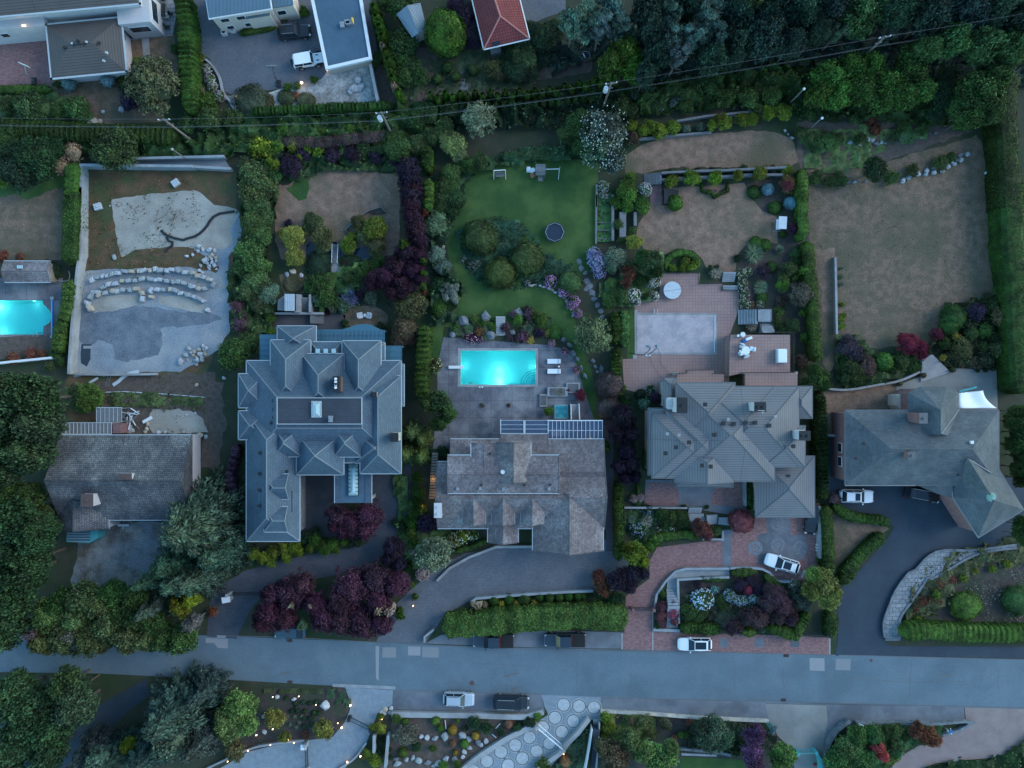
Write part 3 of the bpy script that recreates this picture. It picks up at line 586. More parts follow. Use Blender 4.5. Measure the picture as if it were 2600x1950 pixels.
S('road','S',"-800 1580,0 1596,400 1611,550 1614,1250 1643,1657 1651,2130 1662,2600 1674,3400 1690,3400 1822,2600 1800,2200 1789,1943 1783,1525 1769,1376 1765,1003 1751,844 1741,550 1724,253 1710,0 1706,-800 1690",'road',3)
S('verge','S',"1078 1634,1120 1612,1400 1600,1585 1606,1579 1647,1392 1645",'walk',4)
S('driveway','S',"-260 1712,252 1790,345 1740,372 1722,378 1765,320 1810,275 1860,255 1905,180 1950,100 1960,-260 1960",'drive_dark',2,smooth=False)
S('driveway','D2',"1030 1012,1415 1032,1410 1150,1290 1220,1232 1380,1200 1460,1080 1590,960 1760,-150 1760,100 1620,250 1530,450 1480,700 1440,930 1410,1030 1290,1070 1190,1070 1120",'pale_d',5)
S('parking_strip','S',"996 1750,1376 1764,1384 1809,1250 1806,996 1801",'walk',4)
S('driveway','D3',"1187 1072,1660 1088,1655 1300,1565 1262,1480 1400,1300 1600,1200 1720,480 1720,700 1540,1060 1340,1240 1230,1210 1170",'pale_d',6)
S('parking_strip','S',"1525 1768,1943 1782,2100 1788,2448 1795,2450 1834,2180 1838,2120 1850,2100 1900,2090 1960,2020 1960,2000 1890,1952 1830,1525 1806",'walk',4)
S('driveway','D4',"1398 1136,1890 1152,1900 1300,1870 1420,1850 1680,1640 1680,1600 1500,1500 1400,1430 1280",'conc_g',6)
S('driveway','D5',"1735 1172,2400 1190,2400 1330,2180 1500,2000 1570,1500 1620,1300 1700,1100 1700,1230 1560,1380 1470,1560 1410,1800 1310,1745 1280",'red_drive',6)
S('front_path','S',"1834 1345,1857 1345,1857 1442,1834 1442",'walk',7)
S('driveway','S',"1834 1374,1791 1374,1668 1390,1649 1425,1649 1469,1589 1514,1585 1612,1579 1648,1657 1650,1658 1552,1665 1520,1690 1476,1722 1447,1854 1442,1943 1444,1972 1472,2006 1476,2060 1470,2082 1440,2084 1314,1918 1314,1860 1320,1854 1358",'brickp',5)
S('verge','D4',"250 590,340 578,500 562,1640 598,1915 612,1915 748,250 706",'brickp',8)
for x0,x1 in ((1035,1105),(1315,1385),(1600,1672)): S('paving_inlay','D4',f"{x0} 618,{x1} 620,{x1} 690,{x0} 688",'walk',10)
for a,b in (((250,578),(250,706)),((497,400),(497,712)),((1917,615),(1917,748))): S('paving_edge','D4',f"{a[0]-5} {a[1]},{a[0]+5} {a[1]},{b[0]+5} {b[1]},{b[0]-5} {b[1]}",'conc',11)
S('paving_inlay','C4',"1410 1150,1600 1150,1600 1290,1730 1290,1730 1460,1640 1520,1340 1520,1340 1290,1410 1270",'walk',7,rough=.12)
S('courtyard','C4',"440 845,1250 860,1250 1130,1125 1130,780 1070,430 1060",'walk',5)
S('paving_inlay','C4',"455 868,670 868,712 960,700 1052,440 1052",'brickp',7,rough=.15); S('paving_inlay','C4',"1010 905,1145 905,1145 870,1205 870,1205 1060,960 1050,970 960",'brickp',7,rough=.15)
S('driveway','S',"2090 1105,2131 1105,2145 1232,2700 1205,2700 1383,2560 1392,2430 1395,2370 1420,2290 1500,2250 1560,2240 1620,2260 1640,2700 1642,2700 1674,2120 1662,2127 1629,2128 1500,2190 1440,2250 1370,2270 1340,2240 1310,2160 1300,2110 1280,2095 1200",'drive_dark',5)
S('lawn','C5',"670 1070,800 1180,1070 1200,1130 1240,1060 1290,880 1400,720 1610,690 1600,680 1300",'dry2',7)
S('garden_bed','S',"2700 1350,2440 1400,2320 1480,2290 1560,2290 1625,2700 1625",'soil',2)
S('driveway','S',"955 1632,980 1560,1040 1500,1110 1440,1180 1405,1260 1392,1350 1392,1380 1370,1560 1370,1600 1400,1585 1500,1510 1500,1380 1505,1210 1515,1130 1560,1080 1634",'drive_mid',5)
S('side_path','S',"1530 1060,1556 1060,1561 1400,1540 1400",'drive_n',6)
S('driveway','S',"945 1180,1045 1175,1040 1290,1010 1370,960 1420,850 1460,740 1480,680 1500,640 1540,600 1622,525 1616,535 1500,620 1450,720 1420,840 1400,930 1380,965 1330,945 1280",'drive_n',4)
S('courtyard','S',"740 1195,860 1195,860 1370,750 1350",'court',3)
S('front_yard','C1',"600 1230,870 1180,1500 1180,1500 1700,560 1720,620 1400",'front',2,rough=.5)
# construction yard
S('yard','S',"203 417,500 417,600 430,600 480,600 700,560 850,520 960,470 1110,200 1110,150 1010,175 950,190 700",'scrub',1)
S('gravel_strip','A1',"990 1275,1790 1256,1850 1350,1540 1330,960 1322",'gravel',4)
S('sand_patch','B1',"895 95,1200 60,1560 22,1640 70,1720 140,1900 180,1920 230,1850 330,1860 440,1780 500,1650 510,1500 480,1100 500,980 560,940 450",'sand',4,rough=.25)
S('sand_patch','B1',"1700 230,1900 180,1960 420,1830 560,1850 760,1860 1000,1700 1010,1640 900,1760 640,1700 560,1560 500",'gravel',3,rough=.4)
S('gravel_yard','B1',"640 690,760 660,1000 660,1500 640,1780 700,1840 1000,1840 1150,1760 1300,1560 1420,1450 1480,600 1520,550 1400,560 1250,600 900",'gravel',5,rough=.3)
S('gravel_yard','B1',"620 960,760 1010,900 980,1150 950,1450 1000,1700 1010,1790 1060,1650 1100,1280 1135,1310 1250,1280 1345,1200 1370,1020 1400,920 1380,910 1270,790 1215,720 1290,640 1250,620 1130",'gravel_d',7,rough=.35)
S('sand_patch','B1',"745 1000,735 940,880 875,1140 860,1150 930,1000 970,900 1000",'sand',9,rough=.2); S('sand_patch','B1',"1280 870,1480 870,1640 950,1640 1010,1400 970,1270 930",'sand',9,rough=.2)
S('gravel_yard','B1',"655 1260,735 1260,725 1380,700 1440,650 1410",'drive_dark',9,rough=.15)
S('rubble_ground','S',"190 975,330 960,480 945,545 950,545 1075,490 1110,300 1100,195 1020",'duff',2,rough=.5); S('sand_patch','C1',"1225 275,1500 290,1640 360,1660 470,1220 470,1180 400",'sand',4,rough=.35); S('sand_patch','C1',"1700 50,1800 60,1790 500,1760 760,1600 760,1640 500,1700 300",'duff',3,rough=.7)
# left lot
S('patio','B1',"-900 730,505 730,490 900,430 1310,-900 1440",'patio',2,holes=[POOL_A]); S('lawn','S',"-300 380,160 380,160 475,155 660,-300 660",'dry2',1); S('lawn','S',"-300 380,160 380,160 480,80 500,-300 505",'lawn',2,rough=.8)
S('garden_bed','S',"-300 860,140 850,140 900,-300 940",'duff',3,rough=.3)
# top lots
S('lawn','A1',"-300 700,420 640,1030 560,1030 300,1400 280,1430 600,1300 980,700 1000,-300 960",'dry2',1); S('forecourt','A1',"-300 330,370 290,435 660,-300 705",'brickp',3)
S('patio','A1',"1030 325,1385 285,1450 -60,1190 -60,1000 215",'flag',4); S('path','A1',"1138 312,1195 308,1212 535,1155 540",'conc',3)
S('driveway','S',"470 -100,478 0,493 127,532 149,557 190,570 231,592 242,650 234,754 218,845 190,905 150,960 150,930 -100",'drive_mid',3)
S('rock_outcrop','S',"802 272,960 263,938 155,830 175,815 202,770 205,739 221,675 234,600 243,560 240,600 290,700 290",'rockg',5,rough=.3)
S('terrace','A2',"925 500,1030 520,1110 700,1130 830,985 840",'duff',3); S('garden_bed','S',"1060 120,1350 110,1360 240,1000 260",'duff',1,rough=.6); S('path','A2',"1620 500,1690 480,1700 640,1700 740,1640 740,1650 620",'woodg',3,rough=.1)
S('clearing','A3',"340 420,500 350,660 370,640 560,330 640,190 640",'duff',3,rough=.4); S('parking_pad','A3',"60 -80,430 -80,430 90,300 130,100 215",'drive_mid',3)
# garden of the slate-roofed house
S('lawn','S',"680 560,690 475,704 465,776 455,830 428,940 440,1014 445,1015 620,1000 660,880 640,720 660,700 620,700 560",'dry',1,rough=.5); S('lawn','S',"725 472,790 450,775 500,760 510",'lawn',3,rough=.5)
POND=mat('pond_water',(.008,.02,.035),grain=0,rough=.06,spec=.5)
sheet('pond','B2',"405 470,430 440,640 440,700 470,690 560,560 600,420 600",POND,4,smooth=True); sheet('pond','B2',"780 520,840 480,920 500,910 575,800 590",POND,4,smooth=True)
S('path','B2',"600 600,660 600,700 680,740 720,640 720,600 670",'conc',5); S('path','B2',"190 700,380 720,380 860,220 850",'dry',3,rough=.3)
S('lawn','B2',"700 1000,800 955,960 960,1060 1040,1000 1130,760 1120",'dry2',3,smooth=True); S('terrace','B2',"150 1010,540 1010,560 1000,720 1030,690 1140,150 1140",'court',3)
# garden of the shake-roofed house
S('lawn','Q',"958 400,1010 362,1180 335,1292 350,1287 580,1240 600,1240 680,1262 760,1310 900,1285 960,1262 870,1235 740,1160 705,960 705,945 810,920 800,935 680,990 620,955 500",'lawn',1,rough=.3)
S('lawn','B3',"0 800,160 800,340 840,460 960,500 1060,430 1200,330 1060,200 980,0 980",'lawn',3,smooth=True)
S('patio','Q',"958 728,1180 745,1236 757,1262 845,1290 925,1290 970,935 970,945 870,945 790",'patio',3,holes=[POOL_B])
fr=pw('S',"1163 884,1366 884,1366 982,1163 982"); 
mb=MB(); mb.v=[(x,y,.02) for x,y in fr]+[(x,y,.02) for x,y in POOL_B]; mb.f=[fix(mb.v,(i,(i+1)%4,4+(i+1)%4,4+i)) for i in range(4)]; props(mb.build('pool_coping',M['conc'],uv=True),kind='structure')
# garden of the grey-tiled house
S('lawn','S',"1590 440,1585 395,1640 365,1700 345,1820 335,1930 333,2010 345,2030 410,2000 425,1700 425,1640 440",'dry',1,rough=.3)
S('lawn','S',"1620 570,1650 520,1700 478,1890 465,1905 500,1935 535,1975 550,1975 620,1930 610,1890 625,1870 650,1868 690,1800 695,1785 660,1760 635,1720 630,1690 645,1640 640,1615 600",'dry',1,rough=.1)
S('garden_bed','S',"1895 465,2045 440,2060 700,2060 900,1960 850,1880 790,1868 690,1890 625,1975 620,1972 550,1935 535,1905 500",'soil',2)
S('terrace','B3',"1195 690,1510 690,1500 780,1690 775,1690 830,1820 830,1820 980,1750 1180,1740 1700,1200 1700,900 1620,885 1380,985 1375,985 965,930 950,1035 905,1180 900",'terra',3)
S('grass_strip','B3',"945 965,985 965,980 1372,920 1372",'lawn',5)
# far right lot
S('lawn','S',"2045 400,2200 425,2320 390,2480 345,2540 420,2548 700,2540 780,2400 870,2270 880,2130 890,2100 970,2080 860,2060 700,2045 560",'dry2',1,rough=.3); S('lawn','B4',"540 500,700 490,720 760,700 1000,600 1000,560 700",'dry',3,rough=.4)
S('wild_ground','S',"2020 310,2400 305,2470 330,2300 395,2200 425,2030 425",'duff',2,rough=.4); S('lawn','C5',"600 140,1200 70,1195 285,770 290,700 495,600 490",'dry',3,rough=.3)
S('patio','C5',"1190 90,1380 20,1640 -50,1990 -30,2002 290,1190 285",'conc_g',4)
S('soil_slope','S',"1250 330,1600 290,1600 250,1250 260",'soil',1,rough=.5)
# lower garden beds
for s in ("700 1010,1040 1010,1070 1150,1030 1290,930 1410,700 1440,450 1480,250 1530,100 1400,350 1200,380 1020",): S('garden_bed','D2',s,'soil',2)
S('garden_bed','D2',"1410 1240,2400 1250,2400 1700,1300 1700,1390 1400",'duff',2); S('garden_bed','D4',"80 1210,1430 1280,1640 1500,1640 1700,60 1700",'soil',2); S('lawn','D4',"730 1570,1130 1585,1260 1600,1260 1700,700 1700",'lawn',5)
S('lawn','D4',"720 120,1400 80,1640 250,1700 500,720 500",'soil',2)
# road wear: patches, seams, drains
M['patch1']=mat('road_patch',(.235,.24,.25),grain=.08,gs=12); M['patch2']=mat('road_patch_grey',(.19,.2,.21),grain=.08,gs=12); M['seam']=mat('tar_seam',(.11,.115,.12),grain=.2); M['rust']=mat('iron_cover',(.09,.06,.055),grain=.2)
for t,s,m in (('D1',"1650 617,1830 622,1828 700,1750 695,1715 655,1650 655",'patch1'),('D1',"1742 594,1812 596,1812 615,1742 613",'patch1'),('D2',"1535 682,1637 684,1635 757,1535 755",'patch1'),('D2',"1650 686,1782 690,1780 773,1650 770",'patch2'),('D2',"1275 680,1305 682,1300 960,1278 940",'patch1'),('D5',"490 776,610 778,612 880,492 876",'patch1'),('D5',"700 782,822 784,818 876,698 872",'patch2'),('D2',"1330 690,1440 690,1440 772,1330 772",'patch2')): S('road_patch',t,s,m,5)
for t,s in (('D2',"930 984,1434 1003,1433 1030,930 1008"),): props(block('kerb_ramp',t,s,.01,.07,M['conc_l']),kind='structure')
mb=MB()
for t,s in (('D2',"0 597,560 610,1300 652,1670 660"),('D3',"0 655,620 690,1240 712,1830 722,2212 735"),('D4',"0 712,1200 735,1990 753"),('D5',"700 752,2212 790"),('D5',"0 1105,600 1135,1740 1165,2212 1178"),('D4',"80 1095,700 1108,1400 1125"),('D3',"0 1035,1190 1065")): ribbon_mb(mb,[W(t,x,y,.03) for x,y in pts(s)],.12,.022,.024)
for t,s in (('D3',"1485 730,1470 900,1468 1080"),('D5',"1310 790,1300 950,1292 1125"),('D4',"1140 760,1155 900,1150 950,1160 1110"),('D4',"1550 840,1540 960,1575 1050,1562 1100"),('D5',"2005 860,2010 1100"),('D2',"1775 775,1770 940"),('D5',"620 880,640 930,1000 950,1300 970,1800 965"),('D4',"320 760,318 1080"),('D3',"600 830,640 820,1000 840,1200 850"),('D5',"1870 830,1868 975")):
    P=densify([W(t,x,y,.03) for x,y in pts(s)],.5)[:-1]; P=[p for p in P]; n0=len(pts(s)); L0=[W(t,x,y,.03) for x,y in pts(s)]; Q=[]
    for i in range(n0-1):
        k=max(1,int((L0[i+1]-L0[i]).length/.5)); Q+=[L0[i].lerp(L0[i+1],j/k)+Vector((rnd.uniform(-.06,.06),rnd.uniform(-.06,.06),0)) for j in range(k)]
    if len(Q)>2: ribbon_mb(mb,Q,.06,.022,.0235)
props(mb.build('tar_seams',M['seam']),kind='structure')
mb=MB()
for i in range(26):
    x=rnd.uniform(-70,70); y0=-37.6-x*.028; P=[Vector((x+rnd.uniform(-.3,.3),y0+rnd.uniform(-3,3),.03))]; a_=rnd.choice([0,1.57])+rnd.uniform(-.4,.4)
    for j in range(rnd.randint(5,16)): a_+=rnd.uniform(-.35,.35); P.append(P[-1]+Vector((math.cos(a_),math.sin(a_),0))*.35)
    if all(abs(p.y-(-40.2-p.x*.045))<2.9 for p in P): ribbon_mb(mb,P,.045,.022,.0232)
props(mb.build('road_cracks',M['seam']),kind='structure')
mb=MB()
for t,s,w in (('D2',"510 905,550 895,598 888",.3),('D2',"640 905,700 898",.14),('D2',"760 912,830 908",.12),('D3',"880 928,930 912,1000 900",.22),('D3',"945 1035,975 1018,1000 1008",.35),('D5',"1535 905,1560 912,1625 920",.28),('D4',"1655 808,1670 808",.2),('D4',"1672 898,1688 898",.2),('D2',"880 920,950 912",.1)): ribbon_mb(mb,[W(t,x,y,.03) for x,y in pts(s)],w,.022,.0245)
props(mb.build('oil_stains',M['seam']),kind='structure')
for i,(t,x,y,r,lb) in enumerate((('D3',627,977,.32,'round iron manhole cover in the road above the silver car'),('C2',858,978,.3,'round iron manhole cover in the dark courtyard'),('C2',1115,1466,.28,'round iron manhole cover in the curved drive'),('D5',985,796,.18,'small round iron valve cover near the dark driveway mouth'),('C2',1280,748,.24,'left round drain cover below the slate roof eave'),('C2',1312,748,.24,'right round drain cover below the slate roof eave'))):
    p=W(t,x,y); root=thing('manhole_cover',lb,'manhole cover',(p.x,p.y,0)); mb=MB(); mb.disc(p,r,.02,.045,20); mb.build('lid',M['rust'],root); mb=MB(); mb.disc(p,r+.07,.015,.035,20); mb.build('rim',M['seam'],root)
for t,x,y,lb in (('D2',588,637,'iron drain grate at the upper kerb under the purple trees'),('D2',588,968,'iron drain grate at the lower kerb left of the driveway'),('D4',1568,757,'iron drain grate beside the red brick verge'),('D4',1545,1112,'iron drain grate at the lower kerb by the concrete drive')):
    p=W(t,x,y); root=thing('drain_grate',lb,'drain grate',(p.x,p.y,0)); mb=MB(); mb.box(p.x,p.y,.03,.75,.42,.03); mb.build('frame',M['rust'],root); mb=MB(); [mb.box(p.x-.28+.08*i,p.y,.05,.03,.34,.02) for i in range(8)]; mb.build('bars',M['black'],root)
# circles set in the lower driveway
mb=MB(); mb2=MB(); 
def ring(mb,c,r0,r1,z,n=40):
    b=len(mb.v)
    for i in range(n): a=2*math.pi*i/n; mb.v+=[(c.x+math.cos(a)*r0,c.y+math.sin(a)*r0,z),(c.x+math.cos(a)*r1,c.y+math.sin(a)*r1,z)]
    for i in range(n): k=(i+1)%n; mb.f.append((b+2*i,b+2*i+1,b+2*k+1,b+2*k))
M['mos']=mat('pebble_mosaic',(.38,.4,.41),c2=(.3,.32,.33),sc=2,grain=.3,gs=9); M['coblr']=mat('cobble_rosette',(.12,.13,.15),c2=(.165,.175,.19),sc=5,contrast=.03,grain=.4,gs=8); M['mosd']=mat('dark_mosaic_ring',(.14,.15,.155),grain=.25,gs=9)
for x,y in pts("1362 1150,1486 1162,1606 1172,1292 1255,1440 1282,1196 1330,1348 1368,1088 1412,1248 1460,974 1474,1146 1524,860 1530,1030 1580,748 1604,916 1636,640 1680,800 1720"):
    c=W('D3',x,y); ring(mb,c,.02,.84,.042); ring(mb2,c,.86,1.0,.042); ring(mb,c,1.03,1.1,.042)
props(mb.build('paving_circles',M['mos'],uv=True),kind='structure'); props(mb2.build('paving_rings',M['mosd']),kind='structure')
mb=MB()
for x,y in ((1500,1370),(1320,1395),(1680,1395),(1500,1200)):
    c=W('C4',x,y); ring(mb,c,.05,.45,.045); ring(mb,c,.55,1.05,.045)
props(mb.build('cobble_rosettes',M['coblr']),kind='structure')
# ---------- pools ----------
def pool(t_label,poly,label,water_z=-.18,depth=1.5,lamps=()):
    c=poly[0]; root=thing('swimming_pool',label,'swimming pool',(poly[1][0],poly[1][1],0)); mb=MB(); n=len(poly); a=sum(poly[i][0]*poly[(i+1)%n][1]-poly[(i+1)%n][0]*poly[i][1] for i in range(n)); P=poly if a>0 else poly[::-1]
    vs=[(x,y,.014) for x,y in P]+[(x,y,-depth) for x,y in P]; fs=[(i,(i+1)%n,n+(i+1)%n,n+i) for i in range(n)]; tri=tessellate_polygon([[Vector((x,y,0)) for x,y in P]]); fs+=[fix(vs,(n+t[0],n+t[1],n+t[2])) for t in tri]
    mb.add(vs,fs); mb.build('basin',M['poolt'],root); mb=MB(); vs=[(x,y,water_z) for x,y in P]; mb.add(vs,[fix(vs,tuple(t)) for t in tri]); mb.build('water',WATER,root)
    for (x,y,dx,dy,e) in lamps:
        l=bpy.data.lights.new('pool_lamp_and_fill','POINT'); l.energy=e*LS*1.25; l.color=(.8,1,.98); l.shadow_soft_size=.15; o=bpy.data.objects.new('pool_lamp_and_fill',l); COL.objects.link(o); o.parent=root; o.location=(x-root.location.x+dx*.45,y-root.location.y+dy*.45,-.75)
        
        if abs(y-POOL_B[2][1]-1.6)<.01: continue  # added mid-water glow light has no fitting
        mb=MB(); mb.tube((x+dx*.01,y+dy*.01,-.7),(x+dx*.06,y+dy*.06,-.7),.14,.14,14); mb.build('pool_lamp',MATS.get('pl') or mat('pl',(.8,1,1),grain=0,emit=((.7,1,1),.8)),root)
    return root
b=POOL_B; lx=W('S',1268,976.5); 
PB=pool('B',POOL_B,'lit turquoise rectangular pool with diving board and corner steps','',0) if False else None
PB=pool('B',POOL_B,'lit turquoise rectangular pool with diving board and corner steps',lamps=[(lx.x,POOL_B[2][1],0,1,120),(lx.x,POOL_B[2][1]+1.6,0,1,70),(POOL_B[0][0],W('S',1170,930).y,1,0,16),(POOL_B[1][0],W('S',1170,930).y,-1,0,16)])  # first is the wall lamp; the other lights are added to spread the glow
mb=MB(); q=W('S',1360,976.5); 
for i,r in enumerate((2.1,1.55,1.0,.45)): 
    vs=[(q.x,q.y)]+[(q.x-r*math.sin(a),q.y+r*math.cos(a)) for a in np.linspace(0,math.pi/2,10)]; mb.prism(vs,-1.49,-1.2+.28*i)
mb.build('corner_steps',M['poolt'],PB)
mb=MB()
for r in (2.1,1.75,1.4,.6):
    A_=[(q.x-r*math.sin(a),q.y+r*math.cos(a),-.16) for a in np.linspace(.03,math.pi/2-.03,12)]
    for a,b in zip(A_,A_[1:]): mb.tube(a,b,.04,.04,4)
mb.build('step_edges',mat('pool_tile_line',(.01,.16,.22),grain=0),PB)
e0=W('S',1282,971.5); e1=W('S',1352,976.2); mb=MB(); mb.prism([(e0.x,e0.y),(e1.x,e0.y),(e1.x,q.y+.01),(e0.x,q.y+.01)],-1.48,-.4); mb.build('bench',M['poolt'],PB)
lx=W('B1',46,1182); PA=pool('A',POOL_A,'lit turquoise pool with a bulging rounded end at the left edge',lamps=[(lx.x-1.5,lx.y,0,1,40),(W('B1',-90,1040).x,lx.y+4,1,0,110),(W('B1',250,908).x,POOL_A[1][1],0,-1,12)])
p=W('B2',1607,1445,.5); db=thing('diving_board','white diving board over the left end of the lit pool','diving board',(p.x,p.y,0)); mb=MB(); mb.box(p.x,p.y,.5,2.2,.42,.06); mb.build('board',M['white'],db,bevel=.02); MB().box(p.x-.75,p.y,.24,.5,.5,.44).build('stand',M['steel'],db); MB().box(p.x-.1,p.y,.36,.12,.45,.22).build('fulcrum',M['steel'],db)
def ladder(t,x,y,lb,dy=-1):
    p=W(t,x,y,.5); r=thing('pool_ladder',lb,'pool ladder',(p.x,p.y,0))
    for dx in (-.25,.25):
        mb=MB(); mb.tube((p.x+dx,p.y-.35*1,.02),(p.x+dx,p.y-.3,.7),.025); mb.tube((p.x+dx,p.y-.3,.7),(p.x+dx,p.y+.3,.7),.025); mb.tube((p.x+dx,p.y+.3,.7),(p.x+dx,p.y+.35,-.6),.025); mb.build('rail',M['steel'],r)
    mb=MB(); [mb.box(p.x,p.y+.33,-.2-.3*i,.5,.12,.04) for i in range(2)]; mb.build('rungs',M['steel'],r)
ladder('B2',1720,1590,'steel pool ladder on the lower edge of the lit rectangular pool'); ladder('B1',288,1186,'steel pool ladder on the left edge pool')
# ---------- houses ----------
# left house: long shake gable with white gable wall
h=house('long house with dark weathered shake roof and white right-hand gable wall','C1',[
 (485,487,1540,1172,3.3,.62,{'gable':'+-','axis':'x'}),(440,1000,876,1240,3.32,.6,{'axis':'y','gable':'+-','ang':0})],M['shake_d'],M['offw'],M['gutter'],ins=.12,base=(900,900))
# white triangles close the gable ends
def gable_tri(root,t,x0,y0,x1,y1,z,pitch,m,inset=.13):
    cx,cy,sx,sy=rect(t,x0,y0,x1,y1,z)
    for s in (-1,1):
        X=cx+s*(sx/2-inset); mb=MB(); mb.add([(X-.08,cy-sy/2+.3,z-.25),(X-.08,cy+sy/2-.3,z-.25),(X-.08,cy,z+pitch*(sy/2-.3)-.15),(X+.08,cy-sy/2+.3,z-.25),(X+.08,cy+sy/2-.3,z-.25),(X+.08,cy,z+pitch*(sy/2-.3)-.15)],[(0,1,2),(5,4,3),(0,2,5,3),(1,4,5,2)]); mb.build('gable_wall',m,root)
chimney(h,'C1',950,800,1055,842,4.5,7.2,M['offw'],M['rust']); chimney(h,'C1',655,965,745,1060,3.3,6.9,M['offw'],M['rust'])
c=W('C1',1120,640,4.8); vents(h,'C1',4.6,"650 725,428 765,1395 800",M['steel'],.25)
mb=MB(); a=W('C1',1010,490,3.5); b=W('C1',955,800,6.1); a2=W('C1',1130,490,3.5); b2=W('C1',1062,800,6.1)
for p0,p1 in ((a,b),(a2,b2)): mb=MB(); mb.tube((p0.x,p0.y,p0.z+.02),(p1.x,p1.y,p1.z+.05),.06,.06,5); mb.build('flashing',M['shake'],h)
sr=thing('sunroom','narrow glass-roofed sunroom along the top wall of the dark shake house','sunroom',tuple(W('C1',700,435)))
for nm,x0,x1,y0,y1,z,k in (('glass_roof',500,895,390,480,2.6,13),):
    cx,cy,sx,sy=rect('C1',x0,y0,x1,y1,z); mb=MB(); mb.box(cx,cy,z/2,sx-.1,sy-.1,z-.1); mb.build('wall',M['offw'],sr); mb=MB(); mb.box(cx,cy,z,sx,sy,.06); mb.build(nm,M['woodg'],sr)
    mb=MB(); [mb.box(cx-sx/2+sx*i/k,cy,z+.06,.06,sy,.08) for i in range(k+1)]; mb.box(cx,cy+sy/2,z+.06,sx+.1,.1,.12); mb.box(cx,cy-sy/2,z+.06,sx+.1,.1,.12); mb.build('glazing_bars',M['gutter'],sr)
cx,cy,sx,sy=rect('C1',905,395,968,475,2.6); mb=MB(); mb.box(cx,cy,1.3,sx,sy,2.6); mb.build('chimney',M['brickp'],sr)
cp=thing('carport','ribbed metal canopy above the sunroom of the dark shake house','canopy',tuple(W('C1',875,325))); cx,cy,sx,sy=rect('C1',775,268,978,385,2.4); mb=MB(); mb.box(cx,cy,2.4,sx,sy,.06); mb.build('canopy_roof',M['woodg'],cp); mb=MB(); [mb.box(cx-sx/2+sx*i/6,cy,2.45,.05,sy,.06) for i in range(7)]; mb.box(cx,cy+sy/2,2.45,sx+.1,.12,.12); mb.build('ribs',M['gutter'],cp)
for i in (-1,1):
    for j in (-1,1): mb=MB(); mb.box(cx+i*(sx/2-.1),cy+j*(sy/2-.1),1.18,.12,.12,2.36); mb.build('post',M['woodg'],cp)
so_=thing('solarium','teal glass bay solarium below the dark shake house','solarium',tuple(W('C1',660,1300))); mb=MB(); P=[tuple(W('C1',x,y,2.2))[:2] for x,y in pts("540 1248,792 1245,780 1320,715 1356,532 1345")]; mb.prism(P,0,2.2); mb.build('bay',M['teal'],so_); cx,cy,sx,sy=rect('C1',545,1255,720,1340,2.3); mb=MB(); mb.box(cx,cy,2.27,sx,sy,.12); mb.build('glass_roof',M['glassb'],so_); mb=MB(); [mb.box(cx,cy-sy/2+sy*i/4,2.36,sx,.05,.06) for i in range(5)]; mb.build('glazing_bars',M['gutter'],so_)
# slate house
h=house('large blue-grey slate-roofed house with many dormers and a flat roof well','C2',[
 (238,-110,1482,712,6.0,.52,{'cap':2.5}),
 (238,300,668,1342,6.0,.78,{'axis':'y'}),
 (455,-560,770,60,6.4,.95,{'t':'B2x','nw':1}) if False else (115,1225,440,1760,6.3,.85,{'t':'B2','axis':'y'}),
 (690,1232,1004,1760,6.3,.85,{'t':'B2','axis':'y'}),
 (360,1335,710,1820,6.6,.85,{'t':'B2','axis':'y','nw':1}),
 (170,1113,484,1330,5.4,.7,{'t':'B2','axis':'y'}),
 (430,1240,700,1500,5.6,.5,{'t':'B2','axis':'x','nw':1}),
 (1000,1420,1190,1760,5.5,.6,{'t':'B2','nw':1}),(960,1245,1036,1500,5.7,.5,{'t':'B2','nw':1}),
 (835,1512,1166,2300,6.2,.8,{'t':'B2','axis':'y'}),
 (175,-5,400,270,6.1,.7,{'axis':'x'}),(175,293,420,526,6.1,.7,{'axis':'x'}),
 (457,420,686,663,6.9,1.0,{'axis':'y','nw':1}),(937,425,1165,665,6.9,1.0,{'axis':'y','nw':1}),(640,470,1022,808,6.5,.9,{'axis':'y'}),
 (1105,450,1476,714,6.05,.8,{'axis':'y'}),
 (380,800,576,1005,7.45,.8,{'axis':'x','nw':1,'gable':'+'}),(380,1062,570,1266,7.45,.8,{'axis':'x','nw':1,'gable':'+'})],M['slate'],M['stone_b'],M['gutter'],ins=.8,base=(700,600),cap=mat('slate_ridge',(.15,.175,.2)))
cx,cy,sx,sy=rect('C2',487,190,1165,400,8.8); mb=MB(); mb.box(cx,cy,8.77,sx,sy,.14); mb.build('flat_roof',M['flat_dark'],h,uv=True)
mb=MB(); [mb.box(cx,cy+s*sy/2,8.84,sx+.1,.09,.16) for s in (-1,1)]; [mb.box(cx+s*sx/2,cy,8.84,.09,sy-.1,.16) for s in (-1,1)]; mb.build('parapet',M['gutter'],h)
cx,cy,sx,sy=rect('C2',762,218,838,345,9.2); mb=MB(); hip(mb,(cx,cy,sx,sy),9.1,.5); mb.build('skylight',M['sky_l'],h); mb=MB(); 
for i in range(4): mb.box(cx,cy-sy/2+sy*(i+.5)/4,9.22,sx*.9,.05,.1)
for s in (-1,1): mb.box(cx+s*sx/2,cy,9.12,.08,sy,.12); mb.box(cx,cy+s*sy/2,9.12,sx,.08,.12)
mb.tube((cx,cy-sy*.3,9.42),(cx,cy+sy*.3,9.42),.04); [mb.tube((cx+a*sx/2,cy+b*sy/2,9.14),(cx,cy+b*sy*.22,9.44),.045) for a in (-1,1) for b in (-1,1)]
mb.build('glazing_bars',M['gutter'],h)
chimney(h,'C2',938,20,984,140,7.5,9.8,M['black'],M['black'],1); mb=MB()
for y in (38,62,84,108): p=W('C2',954,y,10.1); mb.disc(p,.17,9.85,10.15,12)
